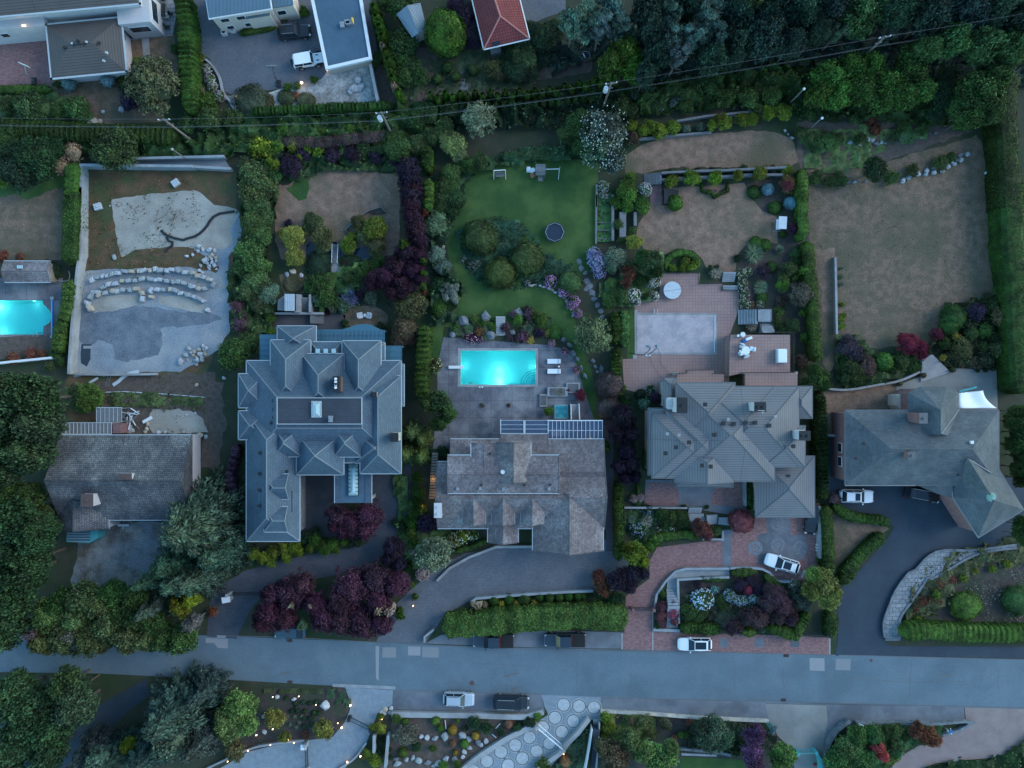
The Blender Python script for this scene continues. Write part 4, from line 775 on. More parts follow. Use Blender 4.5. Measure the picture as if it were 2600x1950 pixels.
mb.build('flues',M['white'],h); p=W('C2',994,80,9.3); mb=MB(); mb.box(p.x,p.y,9.0,.3,1.9,1.3); mb.build('chimney_stack',M['rust'],h)
chimney(h,'C2',1398,475,1455,538,6.5,9.0,M['stone'],M['black']); chimney(h,'C2',1240,148,1282,182,7.5,9.0,M['stone'],M['black']); chimney(h,'C2',902,338,930,380,8.8,9.6,M['black'],M['steel'])
vents(h,'C2',8.0,"510 162,576 162,696 162,762 162,852 162,1024 212,1085 262,1112 265,1140 262,1190 320,1190 378,462 213,462 282,462 346,442 392,348 632,346 797,344 930,342 1055,565 780")
for x in (493,558,622): p=W('B2',x,1315,6.9); mb=MB(); mb.box(p.x,p.y,6.75,.55,.6,.2); mb.build('skylight',M['sky_l'],h)
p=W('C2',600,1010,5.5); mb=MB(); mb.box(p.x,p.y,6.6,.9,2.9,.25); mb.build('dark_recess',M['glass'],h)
mb=MB(); q=W('B2',930,1115,3.2)
gc=thing('glass_canopy','blue glass canopy with a bulging curved front above the slate house','canopy',tuple(W('B2',760,1190))); P=[tuple(W('B2',x,y,3.2))[:2] for x,y in pts("487 1142,690 1142,740 1128,790 1108,850 1098,920 1103,965 1125,1000 1143,1033 1148,1033 1238,487 1238")]
mb=MB(); mb.prism(P,3.1,3.2,bottom=True); mb.build('glass_roof',M['glassb'],gc); mb=MB()
for x in range(495,1034,33): a=W('B2',x,1150,3.2); b=W('B2',x,1238,3.2); mb.tube((a.x,a.y,3.23),(b.x,b.y,3.23),.035,.035,4)
a=W('B2',487,1190,3.2); b=W('B2',1033,1190,3.2); mb.tube((a.x,a.y,3.24),(b.x,b.y,3.24),.035,.035,4); mb.build('glazing_bars',M['flat_blue'],gc)
for x in (500,690,860,1020): a=W('B2',x,1150,3.1); mb=MB(); mb.box(a.x,a.y,1.54,.12,.12,3.08); mb.build('post',M['gutter'],gc)
for t,x0,y0,x1,y1,lb,k in (('B2',30,1183,166,1396,'square blue glass canopy at the upper left corner of the slate house',5),('B2',1035,1273,1172,1416,'blue glass lean-to at the right end of the slate house',3)):
    cx,cy,sx,sy=rect(t,x0,y0,x1,y1,3.2); g=thing('glass_canopy',lb,'canopy',(cx,cy,0)); mb=MB(); mb.box(cx,cy,3.2,sx,sy,.08); mb.build('glass_roof',M['glassb'],g); mb=MB(); [mb.box(cx,cy-sy/2+sy*i/k,3.26,sx,.05,.05) for i in range(k+1)]; [mb.box(cx+s*sx/2*.98,cy,3.26,.06,sy,.05) for s in (-1,1)]; mb.build('glazing_bars',M['flat_blue'],g)
    for s in (-1,1): mb=MB(); mb.box(cx+s*(sx/2-.1),cy+sy/2-.1,1.58,.12,.12,3.16); mb.build('post',M['gutter'],g)
pc=thing('porte_cochere','flat blue-roofed entrance canopy with long skylight below the slate house','entrance canopy',tuple(W('C2',1095,900))); cx,cy,sx,sy=rect('C2',947,690,1246,1033,4.0)
mb=MB(); mb.box(cx,cy,3.85,sx,sy,.3); mb.build('flat_roof',M['flat_blue'],pc); MB().box(cx-sx/2+.4,cy,4.04,.8,sy,.09).build('side_strip',M['slate'],pc,uv=True); MB().box(cx+sx/2-.45,cy,4.04,.9,sy,.09).build('side_strip',M['slate'],pc,uv=True)
mb=MB(); [mb.box(cx+s*sx/2,cy,4.02,.1,sy,.16) for s in (-1,1)]; mb.build('gutter',M['gutter'],pc)
x_,y_,a_,b_=rect('C2',1052,720,1135,975,4.5); mb=MB(); hip(mb,(x_,y_,a_,b_),4.25,.55,axis='y'); sk_=mb.build('skylight',M['sky_l'],pc); mb=MB(); [mb.box(x_,y_-b_/2+b_*i/8,4.42,a_,.05,.12) for i in range(9)]; [mb.box(x_+s*a_/2,y_,4.26,.07,b_,.14) for s in (-1,1)]; mb.build('glazing_bars',M['black'],sk_)
for i in (-1,1):
    for j in (-1,1): mb=MB(); mb.box(cx+i*(sx/2-.4),cy+j*(sy/2-.5),1.85,.45,.45,3.7); mb.build('pillar',M['stone'],pc)
# shake house
h=house('wide brown cedar-shake house with three small dormers and a lit glass room','C3',[
 (350,700,1690,1240,3.6,.6,{'axis':'x','gable':'+-'}),
 (455,518,1685,1040,3.62,.3,{'axis':'x','gable':'+-'}),
 (432,648,1326,958,6.5,.22,{'axis':'x','gable':'+-'}),(618,555,830,800,6.52,.2,{'axis':'y','gable':'+-','nw':1}),
 (818,545,1102,860,6.5,.7,{'axis':'y','gable':'+-','nw':1}),
 (1112,940,1682,1415,3.7,.57,{'axis':'y','gable':'+-'}),
 (752,1100,1000,1350,3.5,.62,{'axis':'y','gable':'+-'}),
 (856,478,1236,640,3.64,.05,{'axis':'x','gable':'+-'})],M['shake'],M['cream'],M['gutter'],ins=.45,base=(1000,900))
for i,x in enumerate((550,783,1017)):
    r=rect('C3',x,985,x+186,1203,5.1); mb=MB(); hip(mb,r,5.15,.8,gable='+-',axis='y',th=.12); d_=mb.build('dormer_roof',M['shake'],h,uv=True); mb=MB(); mb.box(r[0],r[1]+.1,4.25,r[2]-.5,r[3]-.8,1.5); mb.build('dormer_wall',M['cream'],h); mb=MB(); [mb.box(r[0]+s*(r[2]/2+.03),r[1]-r[3]/2+.95,5.0,.07,1.9,.12) for s in (-1,1)]; mb.build('dormer_gutter',M['gutter'],h)
chimney(h,'C3',327,1037,382,1148,0,6.2,M['white'],M['offw'],2); vents(h,'C3',6.75,"514 918,694 918,880 918,1246 918",M['steel'],.3); vents(h,'C3',6.85,"703 888,1047 888,1255 885,773 636",M['black'],.22)
p=W('C3',875,780,6.5); mb=MB(); mb.disc(p,.32,7.0,7.5,16,.26); mb.build('dome_vent',M['white'],h)
gr=thing('glass_room','white-framed glass room with warm light inside on top of the shake house','glass room',tuple(W('C3',1260,450)))
cx,cy,sx,sy=rect('C3',857,372,1238,475,3.2); mb=MB(); mb.box(cx,cy,3.12,sx,sy,.04); mb.build('glass_roof',GLASS,gr); mb=MB()
for i in range(4): mb.box(cx,cy-sy/2+sy*i/3,3.2,sx,.05,.12)
mb.box(cx,cy,3.22,.28,sy,.14); [mb.box(cx+s*sx/2,cy,3.21,.12,sy,.13) for s in (-1,1)]; mb.build('glazing_bars',M['silver'],gr)
mb=MB(); mb.box(cx,cy,.3,sx-.3,sy-.3,.4); mb.build('bench_inside',M['bluep'],gr) if False else None
cx,cy,sx,sy=rect('C3',1238,372,1673,533,3.2); mb=MB(); mb.box(cx,cy,3.12,sx,sy,.04); mb.build('glass_roof',GLASS,gr); mb=MB()
for i in range(14): mb.box(cx-sx/2+sx*i/13,cy,3.2,.05,sy,.12)
mb.box(cx,cy,3.17,sx,.05,.06); [mb.box(cx,cy+s*sy/2,3.2,sx+.1,.13,.14) for s in (-1,1)]; mb.build('glazing_bars',M['white'],gr)
mb=MB(); mb.box(cx,cy,.1,sx-.1,sy-.1,.05); mb.build('floor',M['walk'],gr); mb=MB(); p=W('C3',1315,470,.8); mb.box(p.x,p.y,.55,1.9,1.0,.9); mb.build('table',M['fabric'],gr)
for X0 in (856,1240,1673):
    for Y0 in (376,): a=W('C3',X0,Y0,3.1); mb=MB(); mb.box(a.x,a.y,1.53,.14,.14,3.06); mb.build('post',M['white'],gr)
p=W('C3',1580,518,2.3); mb=MB(); mb.disc(p,.12,2.2,2.4,12); mb.build('wall_lamp',M['warm'],gr); l=bpy.data.lights.new('lamp','POINT'); l.energy=50*LS; l.color=(1,.5,.2); l.shadow_soft_size=.1; o=bpy.data.objects.new('lamp',l); COL.objects.link(o); o.parent=gr; o.location=(p.x-gr.location.x,p.y+.3-gr.location.y,2.2-gr.location.z)
p=W('C3',1290,515,2.3); l=bpy.data.lights.new('lamp','POINT'); l.energy=30*LS; l.color=(1,.5,.2); l.shadow_soft_size=.1; o=bpy.data.objects.new('lamp',l); COL.objects.link(o); o.parent=gr; o.location=(p.x-gr.location.x,p.y+.2-gr.location.y,2.2-gr.location.z)
# grey tiled house
T=[(582,30,690,290,5.2,.5,{'axis':'y'}),(457,272,620,812,5.4,.4,{'axis':'y'}),
 (690,96,1476,862,6.0,.45,{'axis':'x'}),(680,66,1160,560,6.02,.45,{'axis':'y'}),(900,98,1672,744,6.02,.45,{'axis':'x'}),
 (598,283,1146,838,6.02,.45,{'axis':'x'}),(488,320,1020,836,6.0,.45,{'axis':'x'}),(674,540,1146,868,6.04,.45,{'axis':'y','gable':'-'}),(1380,412,1721,748,6.0,.45,{'axis':'x'}),
 (1560,96,1778,356,5.2,.5,{'axis':'y'}),(1320,655,1796,1149,3.6,.42,{'axis':'y'}),(670,780,1146,908,3.4,.3,{'axis':'x'})]
h=house('large grey tile-roofed house with overlapping hips and a garage wing','C4',T,M['gtile'],M['stone'],M['gutter_d'],ins=.5,base=(1100,500),cap=mat('dark_ridge_tile',(.11,.115,.12)))
chimney(h,'C4',692,192,770,308,6.5,9.6,M['offw'],M['black']); chimney(h,'C4',1315,228,1400,298,7,9.8,M['offw'],M['black'],2); chimney(h,'C4',1674,458,1757,528,0,9.2,M['offw'],M['black'],2); chimney(h,'C4',620,192,670,278,5,6.9,M['offw'],M['offw'],0)
vents(h,'C4',8.4,"915 243,1062 395,1144 398,1240 388,1316 388,1428 412,988 486,786 546,682 587,598 634,890 732,960 740,1622 578",M['black'],.42); vents(h,'C4',4.6,"1582 820",M['black'],.42); vents(h,'C4',8.4,"1100 362,1478 340,706 487,612 478",M['steel'],.3); p=W('C4',1370,292,10); mb=MB(); mb.box(p.x,p.y,9.9,.9,.06,.06); mb.box(p.x+.2,p.y-.15,9.9,.06,.4,.06); mb.build('aerial',M['offw'],h)
# angled house
h=thing('house','grey shingled house with an angled garage wing turned towards the drive','house',tuple(W('C5',1400,600)))
mb=MB(); mw=MB(); mg=MB(); r=rect('C5',775,287,2012,892,5.6); hip(mb,r,5.6,.5,g=mg,axis='x'); mw.box(r[0],r[1],2.69,r[2]-1,r[3]-1,5.38)
def faces(vs,fs): mb.add([tuple(W('C5',*v)) for v in vs],fs)
V=[(1283,147,5.62),(1380,100,5.62),(1590,100,5.62),(1690,147,5.62),(1690,520,5.62),(1283,520,5.62),(1545,292,8.3),(1545,478,8.3)]
faces(V+[(x,y,5.4) for x,y,_ in V[:6]],[(0,6,1),(1,6,2),(2,6,3),(3,6,7,4),(5,7,6,0),(5,4,7),(8,0,1,9),(9,1,2,10),(10,2,3,11)]); P=[tuple(W('C5',x,y,5.4))[:2] for x,y,_ in ((1300,160,0),(1385,120,0),(1585,120,0),(1675,160,0),(1675,500,0),(1300,500,0))]; mw.prism(P,0,5.35)
V=[(1630,820,5.0),(1637,987,5.0),(1845,1311,5.0),(2213,1085,5.0),(2014,760,5.0),(1975,1015,7.9),(1765,682,7.9)]
faces(V+[(x,y,4.8) for x,y,_ in V[:5]],[(0,6,5,1),(1,5,2),(2,5,3),(3,5,6,4),(0,4,6),(8,7,0,1),(9,8,1,2),(10,9,2,3),(11,10,3,4)]); P=[tuple(W('C5',x,y,4.8))[:2] for x,y in pts("1655 840,1660 985,1848 1275,2175 1078,2000 790")]; mw.prism(P,0,4.78)
V=[(1345,888,4.9),(1520,962,4.9),(1640,990,4.9),(1625,815,6.0),(1572,757,6.6)]
faces(V+[(x,y,4.7) for x,y,_ in V[:3]],[(0,4,1),(1,4,3,2),(5,0,1,6),(6,1,2,7)])
mb.build('roof',M['asph_sh'],h,uv=True); mw.build('wall',M['brickp'],h,uv=True); mg.build('gutter',M['gutter_d'],h)
rc=MB()
for a,b in (((1845,1311,5.0),(2213,1085,5.0)),((1845,1311,5.0),(1637,987,5.0)),((775,892,5.6),(1340,892,5.6)),((1630,822,5.03),(1765,682,7.6)),((1765,682,7.8),(1945,790,6.6)),((1550,478,8.2),(1690,280,5.7)),((1345,888,4.95),(1572,757,6.6)),((1630,822,5.1),(1637,985,5.1)),((1572,757,6.6),(1625,815,6.0))): rc.tube(tuple(W('C5',*a)),tuple(W('C5',*b)),.1,.1,5)
rc.build('flashing',mat('grey_flashing',(.17,.18,.185)),h)
chimney(h,'C5',1372,315,1432,392,5.8,9.2,M['brickp'],M['gutter_d']); chimney(h,'C5',1283,627,1333,680,6.8,9.0,M['brickp'],M['gutter_d']); p=W('C5',1970,990,8.2); mb=MB(); mb.disc(p,.5,7.6,8.3,12,.25); mb.disc(p,.62,7.55,7.7,12); mb.build('cupola',M['sage'] if 'sage' in M else mat('verdigris',(.2,.33,.28)),h)
vents(h,'C5',7.0,"922 556,862 676",M['black'],.28); vents(h,'C5',7.2,"1690 808",M['black'],.28); vents(h,'C5',7.9,"1790 546",M['white'],.32)
bx=MB(); P=[tuple(W('C5',x,y,2.8))[:2] for x,y in pts("1196 168,1284 145,1284 283,1220 283,1196 250")]; bx.prism(P,0,2.8); bx.build('bay',M['cream'],h); p=W('C5',1250,232,2.85); bx=MB(); bx.box(p.x,p.y,2.87,.55,1.7,.1); bx.build('bay_glass',M['sky_l'],h)
for y0 in (590,700): p=W('C5',740,y0,3.0); window(h,(r[0]-r[2]/2+.47,p.y,3.0),1.2,1.1,-1,0)
# shade sail
sh=thing('shade_sail','white shade sail stretched over the patio of the angled house','shade sail',tuple(W('C5',1830,200))); mb=MB(); n=10; A,B,C,D=[W('C5',*v) for v in ((1688,152,3.2),(1882,132,2.6),(1988,272,3.4),(1688,274,4.3))]
for i in range(n+1):
    for j in range(n+1):
        u,v=i/n,j/n; p=(A*(1-u)+B*u)*(1-v)+(D*(1-u)+C*u)*v; sag=-.5*u*(1-u)*4*.4*v*(1-v)*4; cx_=.28*math.sin(math.pi*v)*u; p=p+Vector((-cx_*1.5,0,sag+.12*math.sin(u*9))); mb.v.append(tuple(p))
for i in range(n):
    for j in range(n): k=i*(n+1)+j; mb.f.append((k,k+1,k+n+2,k+n+1))
o=mb.build('sail',M['fabric'],sh,smooth=True); s_=o.modifiers.new('solid','SOLIDIFY'); s_.thickness=.02
for q_,hh in ((B,2.7),(C,3.4)): mb=MB(); mb.tube((q_.x,q_.y,0),(q_.x,q_.y,hh),.06); mb.build('pole',M['steel'],sh)
p=W('C5',1755,122,2.4); aw=thing('rolled_awning','rolled teal awning on a pole at the top corner of the white shade sail','awning',(p.x,p.y,0)); mb=MB(); a=W('C5',1688,142,3.0); b=W('C5',1830,104,3.0); mb.tube(tuple(a),tuple(b),.14); mb.build('roll',M['teal'],aw); mb=MB(); mb.tube((b.x,b.y,0),(b.x,b.y,3.1),.05); mb.tube((a.x,a.y,0),(a.x,a.y,3.1),.05); mb.build('poles',M['woodg'],aw)
# top-left white house (slightly turned)
h=thing('house','white modern house with brown-grey roofs and white fascia at the top left','house',tuple(W('A1',500,200)))
A=R(5.3); mb,mw,mg=MB(),MB(),MB()
def rrect(t,cx,cy,w,d,z): p=W(t,cx,cy,z); k=mpp(t)*(H-z)/H; return (p.x,p.y,w*k,d*k)
r=rrect('A1',450,-190,1300,560,6.3); hip(mb,r,6.3,.4,ang=A,g=mg,axis='x',gw=.3); mw.box(r[0],r[1],3.03,r[2]-1.1,r[3]-1.1,6.06,A)
r2=rrect('A1',692,385,604,436,3.9); hip(mb,r2,3.9,.4,ang=R(5.6),g=mg,gw=.3,axis='x'); mw.box(r2[0],r2[1],1.84,r2[2]-1.5,r2[3]-1.7,3.68,R(5.6))
r3=rrect('A1',1065,60,260,250,4.4); mw.box(r3[0],r3[1],2.2,r3[2],r3[3],4.4,A)
r4=rrect('A1',60,140,560,170,4.4); mw.box(r4[0],r4[1],2.15,r4[2],r4[3],4.3,A)
mb.build('roof',M['btile'],h,uv=True); mw.build('wall',M['offw'],h); mg.build('fascia',M['gutter'],h)
def wwin(t,x,y,z,w,hh,root,ang=0,face=(0,-1),m=None,off=0): 
    p=W(t,x,y,z); window(root,(p.x,p.y+off,z),w,hh,face[0],face[1],m)
def wallwin(root,rr,ang,z,u,w,hh,side='b',m=None):
    cx,cy,sx,sy=rr; c,s=math.cos(ang),math.sin(ang)
    X,Y=(u,-sy/2) if side=='b' else (sx/2,u); nx,ny=(0,-1) if side=='b' else (1,0)
    window(root,(cx+X*c-Y*s,cy+X*s+Y*c,z),w,hh,nx*c-ny*s,nx*s+ny*c,m)
ra=(r[0],r[1],r[2]-1.1,r[3]-1.1)
for u in (-4.5,-2.2,.4,2.8,3.9,5.2): wallwin(h,ra,A,5.2,u,.9,.4)
for u in (-3.3,-1.6): wallwin(h,r4,A,2.6,u,1.0,.9)
wallwin(h,r3,A,2.6,-.0,2.6,1.3,'b',M['glass']); wallwin(h,r3,A,2.8,0,2.8,1.6,'r',M['glass']); rb=(r2[0],r2[1],r2[2]-1.5,r2[3]-1.7); wallwin(h,rb,R(5.6),2.2,2.0,1.0,.9,'r')
p=W('A1',190,205,4.6); mb=MB(); mb.box(p.x,p.y,4.6,.5,.12,.12); mb.build('wall_lamp',M['warm'],h); l=bpy.data.lights.new('lamp','POINT'); l.energy=26*LS; l.color=(1,.58,.28); l.shadow_soft_size=.1; o=bpy.data.objects.new('lamp',l); COL.objects.link(o); o.parent=h; q_=W('A1',180,235,4.8); o.location=(q_.x-h.location.x,q_.y-h.location.y-.3,4.9)
vents(h,'A1',5.3,"600 362,640 355,680 355,628 330,797 347,520 384",M['black'],.28); vents(h,'A1',5.35,"582 352,698 340,835 490,858 424",M['gutter'],.2)
# cream house and its flat-roofed garage
h=thing('house','cream two-storey house with blue-grey roof above the parking court','house',tuple(W('A1',1900,60))); A=R(9); mb,mw,mg=MB(),MB(),MB()
r=rrect('A1',1900,-60,500,330,5.2); mb.box(r[0],r[1],5.1,r[2],r[3],.3,A); mg.box(r[0],r[1],5.02,r[2]+.3,r[3]+.3,.22,A); mw.box(r[0],r[1],2.5,r[2]-.3,r[3]-.3,4.9,A)
r5=rrect('A1',2060,60,190,160,3.6); mw.box(r5[0],r5[1],1.8,r5[2],r5[3],3.6,A); mb.box(r5[0],r5[1],3.67,r5[2]*1.02,r5[3]*1.02,.12,A)
r6=rrect('A1',2180,-60,300,240,4.2); mw.box(r6[0],r6[1],2.1,r6[2],r6[3],4.2,A); mb.box(r6[0],r6[1],4.3,r6[2]+.3,r6[3]+.3,.18,A)
mb.build('roof',M['bluemetal'],h,uv=True); mw.build('wall',M['cream'],h); mg.build('fascia',M['white'],h)
ra=(r[0],r[1],r[2]-.3,r[3]-.3)
for u in (-2.6,-.4,): wallwin(h,ra,A,3.7,u,1.1,.8)
for u in (-2.6,0,): wallwin(h,ra,A,1.6,u,.9,.8)
wallwin(h,r6,A,2.6,.6,1.1,1.0)
for x,y,lb in ((1792,255,'left white air-conditioning unit at the foot of the cream house'),(1860,232,'right white air-conditioning unit at the foot of the cream house')):
    p=W('A1',x,y,.8); ac=thing('air_conditioner',lb,'air conditioner',(p.x,p.y,0),0); mb=MB(); mb.box(p.x,p.y,.42,.75,.6,.8,A); mb.build('casing',M['offw'],ac,bevel=.03); mb=MB(); mb.disc(p,.24,.81,.85,16); mb.build('fan_grille',M['black'],ac)
h=thing('garage','flat blue-grey roofed garage with broad white parapet','garage',tuple(W('A2',680,250))); P=[W('A2',x,y,2.9) for x,y in pts("440 -60,830 -60,918 465,568 545")]; mb=MB(); cP=sum(P,Vector())/4; mb.prism([tuple(cP.lerp(p,.955))[:2] for p in P],0,2.7); mb.build('wall',M['cream'],h)
mb=MB(); ribbon_mb(mb,P+[P[0]],.42,2.5,2.95); mb.build('parapet',M['white'],h); mb=MB(); mb.prism([tuple(p)[:2] for p in P],2.71,2.76); mb.build('flat_roof',M['flat_blue'],h)
for x,y,sx,sy in ((730,172,.7,.6),(690,195,.6,.8),(745,180,.9,.5)): p=W('A2',x,y,3.2); mb=MB(); mb.box(p.x,p.y,3.0,sx,sy,.5,R(8)); mb.build('roof_unit',M['steel'],h,bevel=.03)
p=W('A2',776,176,3.3); pb=thing('folded_parasol','folded yellow parasol lying on the flat garage roof','parasol',(p.x,p.y,2.76)); mb=MB(); mb.tube((p.x-.1,p.y+.5,3.3),(p.x+.15,p.y-.3,3.4),.2,.06); mb.build('cover',M['yel'],pb); mb=MB(); mb.tube((p.x-.15,p.y+.75,3.3),(p.x+.2,p.y-.5,3.4),.03); mb.build('pole',M['wood'],pb)
# red house and metal shed
h=thing('house','house with red clay tile hip roof and white gutters at the top','house',tuple(W('A2',1900,100))); mb,mw,mg=MB(),MB(),MB()
V=[tuple(W('A2',*v)) for v in ((1700,-150,3.2),(1828,395,3.2),(2195,310,3.2),(2080,-150,3.2),(1960,130,5.0),(1870,-150,5.0))]
mb.add(V+[(v[0],v[1],3.0) for v in V[:4]],[(0,1,4,5),(1,2,4),(2,3,5,4),(6,7,1,0),(7,8,2,1),(8,9,3,2)]); 
for a,b in ((V[0],V[1]),(V[1],V[2]),(V[2],V[3])): mg.tube((a[0],a[1],3.12),(b[0],b[1],3.12),.12,.12,6)
mb.build('roof',M['rtile'],h,uv=True); mw.prism([tuple(W('A2',x,y,3.0))[:2] for x,y in pts("1750 -150,1875 320,2120 260,2040 -150")],0,3.0); mw.build('wall',M['cream'],h); mg.build('gutter',M['white'],h)
rt=MB(); rt.tube(V[4],V[5],.12,.12,6); rt.tube(V[1],V[4],.1,.1,6); rt.tube(V[2],V[4],.1,.1,6); rt.build('ridge_tiles',mat('pale_ridge',(.4,.16,.14)),h)
p=W('A2',1928,345,3.6); mb=MB(); mb.box(p.x,p.y,3.5,1.0,.5,.12,R(13)); mb.build('skylight',M['glass'],h); p=W('A2',1925,415,.2); mb=MB(); mb.box(p.x,p.y,.5,1.5,1.0,1.0,R(10)); mb.build('porch',M['woodg'],h)
h=thing('shed','small shed with ribbed blue metal gable roof at the top','shed',tuple(W('A2',1240,150))); V=[tuple(W('A2',*v)) for v in ((1125,112,3.0),(1252,302,3.0),(1375,238,3.0),(1318,22,3.0),(1212,42,3.9),(1306,262,3.9))]
mb=MB(); mb.add(V,[(0,1,5,4),(4,5,2,3)]); o=mb.build('roof',mat('ribbed_blue_metal',(.17,.22,.27),grain=.05,brick=(40,.22,.4,.05,.1,0),rough=.5),h,uv=True); s_=o.modifiers.new('solid','SOLIDIFY'); s_.thickness=.08; mb=MB(); mb.prism([tuple(W('A2',x,y,2.9))[:2] for x,y in pts("1150 115,1255 280,1355 228,1300 45")],0,2.9); mb.build('wall',M['offw'],h)
# pool shed at left
h=house('small pool shed with weathered shake roof by the left pool','B1',[(35,592,402,765,2.4,.45,{'axis':'x','gable':'+-'})],M['shake'],M['wood'],M['gutter'],ins=.25,base=(220,680)); h.name='shed'; p=W('B1',155,640,3.2); mb=MB(); mb.box(p.x,p.y,3.1,.75,.45,.12); mb.build('skylight',M['sky_l'],h); h['category']='shed'
# ---------- undergrowth masses ----------
thicket('undergrowth','S',"-250 330,150 330,330 340,480 350,620 290,960 270,1130 262,1130 350,900 365,700 370,560 400,430 395,200 392,-250 400",2.0,'green','green leafy undergrowth along the lane behind the left gardens')
thicket('undergrowth','S',"1130 262,1370 240,1560 190,1580 330,1500 330,1180 320,1130 350",2.0,(.032,.065,.028),'dark green undergrowth along the lane in the middle')
thicket('undergrowth','S',"1560 225,2050 150,2250 190,2420 260,2480 330,2200 300,2020 290,1960 270,1780 275,1600 300,1550 290",1.9,(.035,.07,.016),'green creepers on the bank below the power lines')
thicket('undergrowth','S',"1350 130,1560 60,1700 0,1700 -60,2800 -60,2800 230,2300 200,2060 160,1600 210,1560 130,1400 190",1.2,'forest','dark forest floor growth beneath the tall trees',dens=4,ls=.24)
thicket('ivy','Q',"962 395,1000 352,1150 312,1260 310,1280 345,1180 345,1060 365,1012 380,1000 440,985 470,950 540,930 470,940 400",1.3,(.05,.1,.04),'leafy green ivy around the upper edge of the green lawn')
thicket('juniper_ground_cover','Q',"985 505,1020 478,1085 470,1130 482,1180 545,1238 575,1258 612,1240 635,1190 612,1100 624,1040 618,1005 570",.45,(.02,.048,.024),'low dark blue-green juniper carpet around the domed shrubs',dens=24,ls=.14,sc=.3)
thicket('shrubbery','Q',"515 360,600 370,600 420,590 480,570 560,600 640,590 700,540 740,500 700,490 600,520 500",1.6,(.05,.085,.03),'dark green shrub belt between construction yard and garden',dens=10,ls=.2)
thicket('shrubbery','Q',"600 300,820 290,860 330,860 365,780 370,700 365,640 390,600 380,560 340",1.4,(.05,.085,.03),'green hedge belt above the dry garden lawn',dens=10,ls=.2)
thicket('shrubbery','B2',"390 830,420 740,600 690,900 590,1040 560,1020 650,850 760,760 850,600 960,520 1000,450 920",1.1,(.055,.105,.03),'green garden bank between pond and slate house',dens=12)
thicket('heather_bank','B2',"620 960,700 850,820 810,900 900,1000 920,1080 960,960 930,800 960,700 1010",.7,(.07,.09,.06),'grey-green heather bank below the purple trees',dens=12)
thicket('shrubbery','B2',"1400 130,1560 230,1560 280,1500 400,1510 560,1600 720,1690 800,1600 900,1590 1060,1420 1120,1390 900,1400 500,1330 200",2.1,(.035,.07,.033),'green shrub belt left of the green lawn',dens=10,ls=.19)
thicket('shrubbery','S',"985 1150,1020 1160,1045 1290,1050 1350,1100 1345,1190 1310,1150 1350,1100 1420,1030 1460,1000 1400,1010 1290",1.2,(.05,.095,.03),'leafy shrubs left of the shake house drive',dens=12)
thicket('vegetable_bed','B3',"680 60,800 60,800 440,680 440",.5,(.04,.09,.03),'green vegetable bed right of the green lawn',dens=14)
thicket('shrubbery','B3',"890 600,1210 540,1220 680,1180 760,1120 900,1030 920,960 940,860 960,700 860,700 780,860 700",1.1,(.05,.09,.035),'leafy planting left of the pink terrace',dens=12)
thicket('weeds','C1',"520 100,700 60,830 130,1250 160,1640 190,1650 280,1250 270,1000 270,800 270,560 300",.4,(.07,.085,.03),'weedy scrub strip above the dark shake house',dens=11)
thicket('weeds','S',"2030 330,2200 320,2350 330,2350 350,2270 370,2200 420,2130 440,2050 430",.5,(.06,.1,.035),'weeds on the dry bank at the upper right',dens=6)
thicket('garden_growth','S',"2310 1500,2360 1440,2430 1400,2600 1360,2700 1380,2700 1450,2500 1430,2420 1500,2380 1560,2300 1590",.7,(.06,.07,.03),'brown-green planting beside the curved stone walk',dens=12)
thicket('flower_bed','D5',"1740 190,1850 110,2060 100,2212 60,2212 480,1950 500,1830 400",.35,(.13,.13,.1),'pale dried flower bed at the right edge',dens=30,ls=.1,bare=-.05)
thicket('garden_growth','C4',"270 1090,500 1090,800 1120,800 1200,760 1290,480 1300,440 1370,330 1380,270 1250",.7,(.05,.095,.035),'green planting below the courtyard of the grey tile house',dens=20,ls=.13)
thicket('garden_growth','D4',"740 250,1100 260,1400 300,1640 450,1600 560,1200 580,740 560",.6,(.05,.06,.035),'dark underplanting in the walled front bed',dens=11)
thicket('garden_growth','D4',"90 1210,500 1250,540 1400,300 1500,100 1500",.8,(.055,.085,.025),'olive shrubs below the lower road wall',dens=12)
thicket('garden_growth','D4',"800 1280,1430 1300,1500 1480,1300 1560,780 1520",.6,(.035,.06,.03),'dark growth between shrubs in the lower bed',dens=11)
thicket('garden_growth','D5',"640 1500,740 1400,880 1320,1300 1300,1560 1330,1560 1400,1380 1460,1230 1550,1150 1659,1100 1750,620 1750",1.2,(.045,.09,.03),'bushy green island between the two lower right drives',dens=12)
thicket('garden_growth','D5',"1450 1659,1700 1590,2000 1580,2150 1480,2400 1300,2400 1800,1400 1800",1.0,(.035,.07,.02),'dark green planting at the bottom right corner',dens=12)
thicket('garden_growth','D2',"380 1020,870 1020,860 1060,400 1055",.4,(.045,.06,.025),'low green edging above the lit garden bed',dens=26,ls=.1)
thicket('garden_growth','D2',"880 1015,1020 1020,1065 1100,1060 1180,960 1120,880 1080",.5,(.03,.05,.025),'dark low shrubs at the corner of the lit bed',dens=28,ls=.1)
thicket('garden_growth','D3',"1330 1600,1400 1480,1560 1340,1540 1659,1300 1700",.7,(.035,.06,.03),'dark planting between circle driveway and dark steps',dens=12)
thicket('garden_growth','B3',"0 1000,140 970,300 1060,400 1200,380 1240,250 1200,100 1200,0 1240",.5,(.06,.08,.035),'mixed low planting right of the garden steps',dens=26,ls=.11)
thicket('garden_growth','B2',"1560 1130,1640 1050,1780 1020,1900 1060,1940 1200,1900 1230,1640 1200",.5,(.06,.08,.04),'mixed low planting left of the garden steps',dens=26,ls=.11)
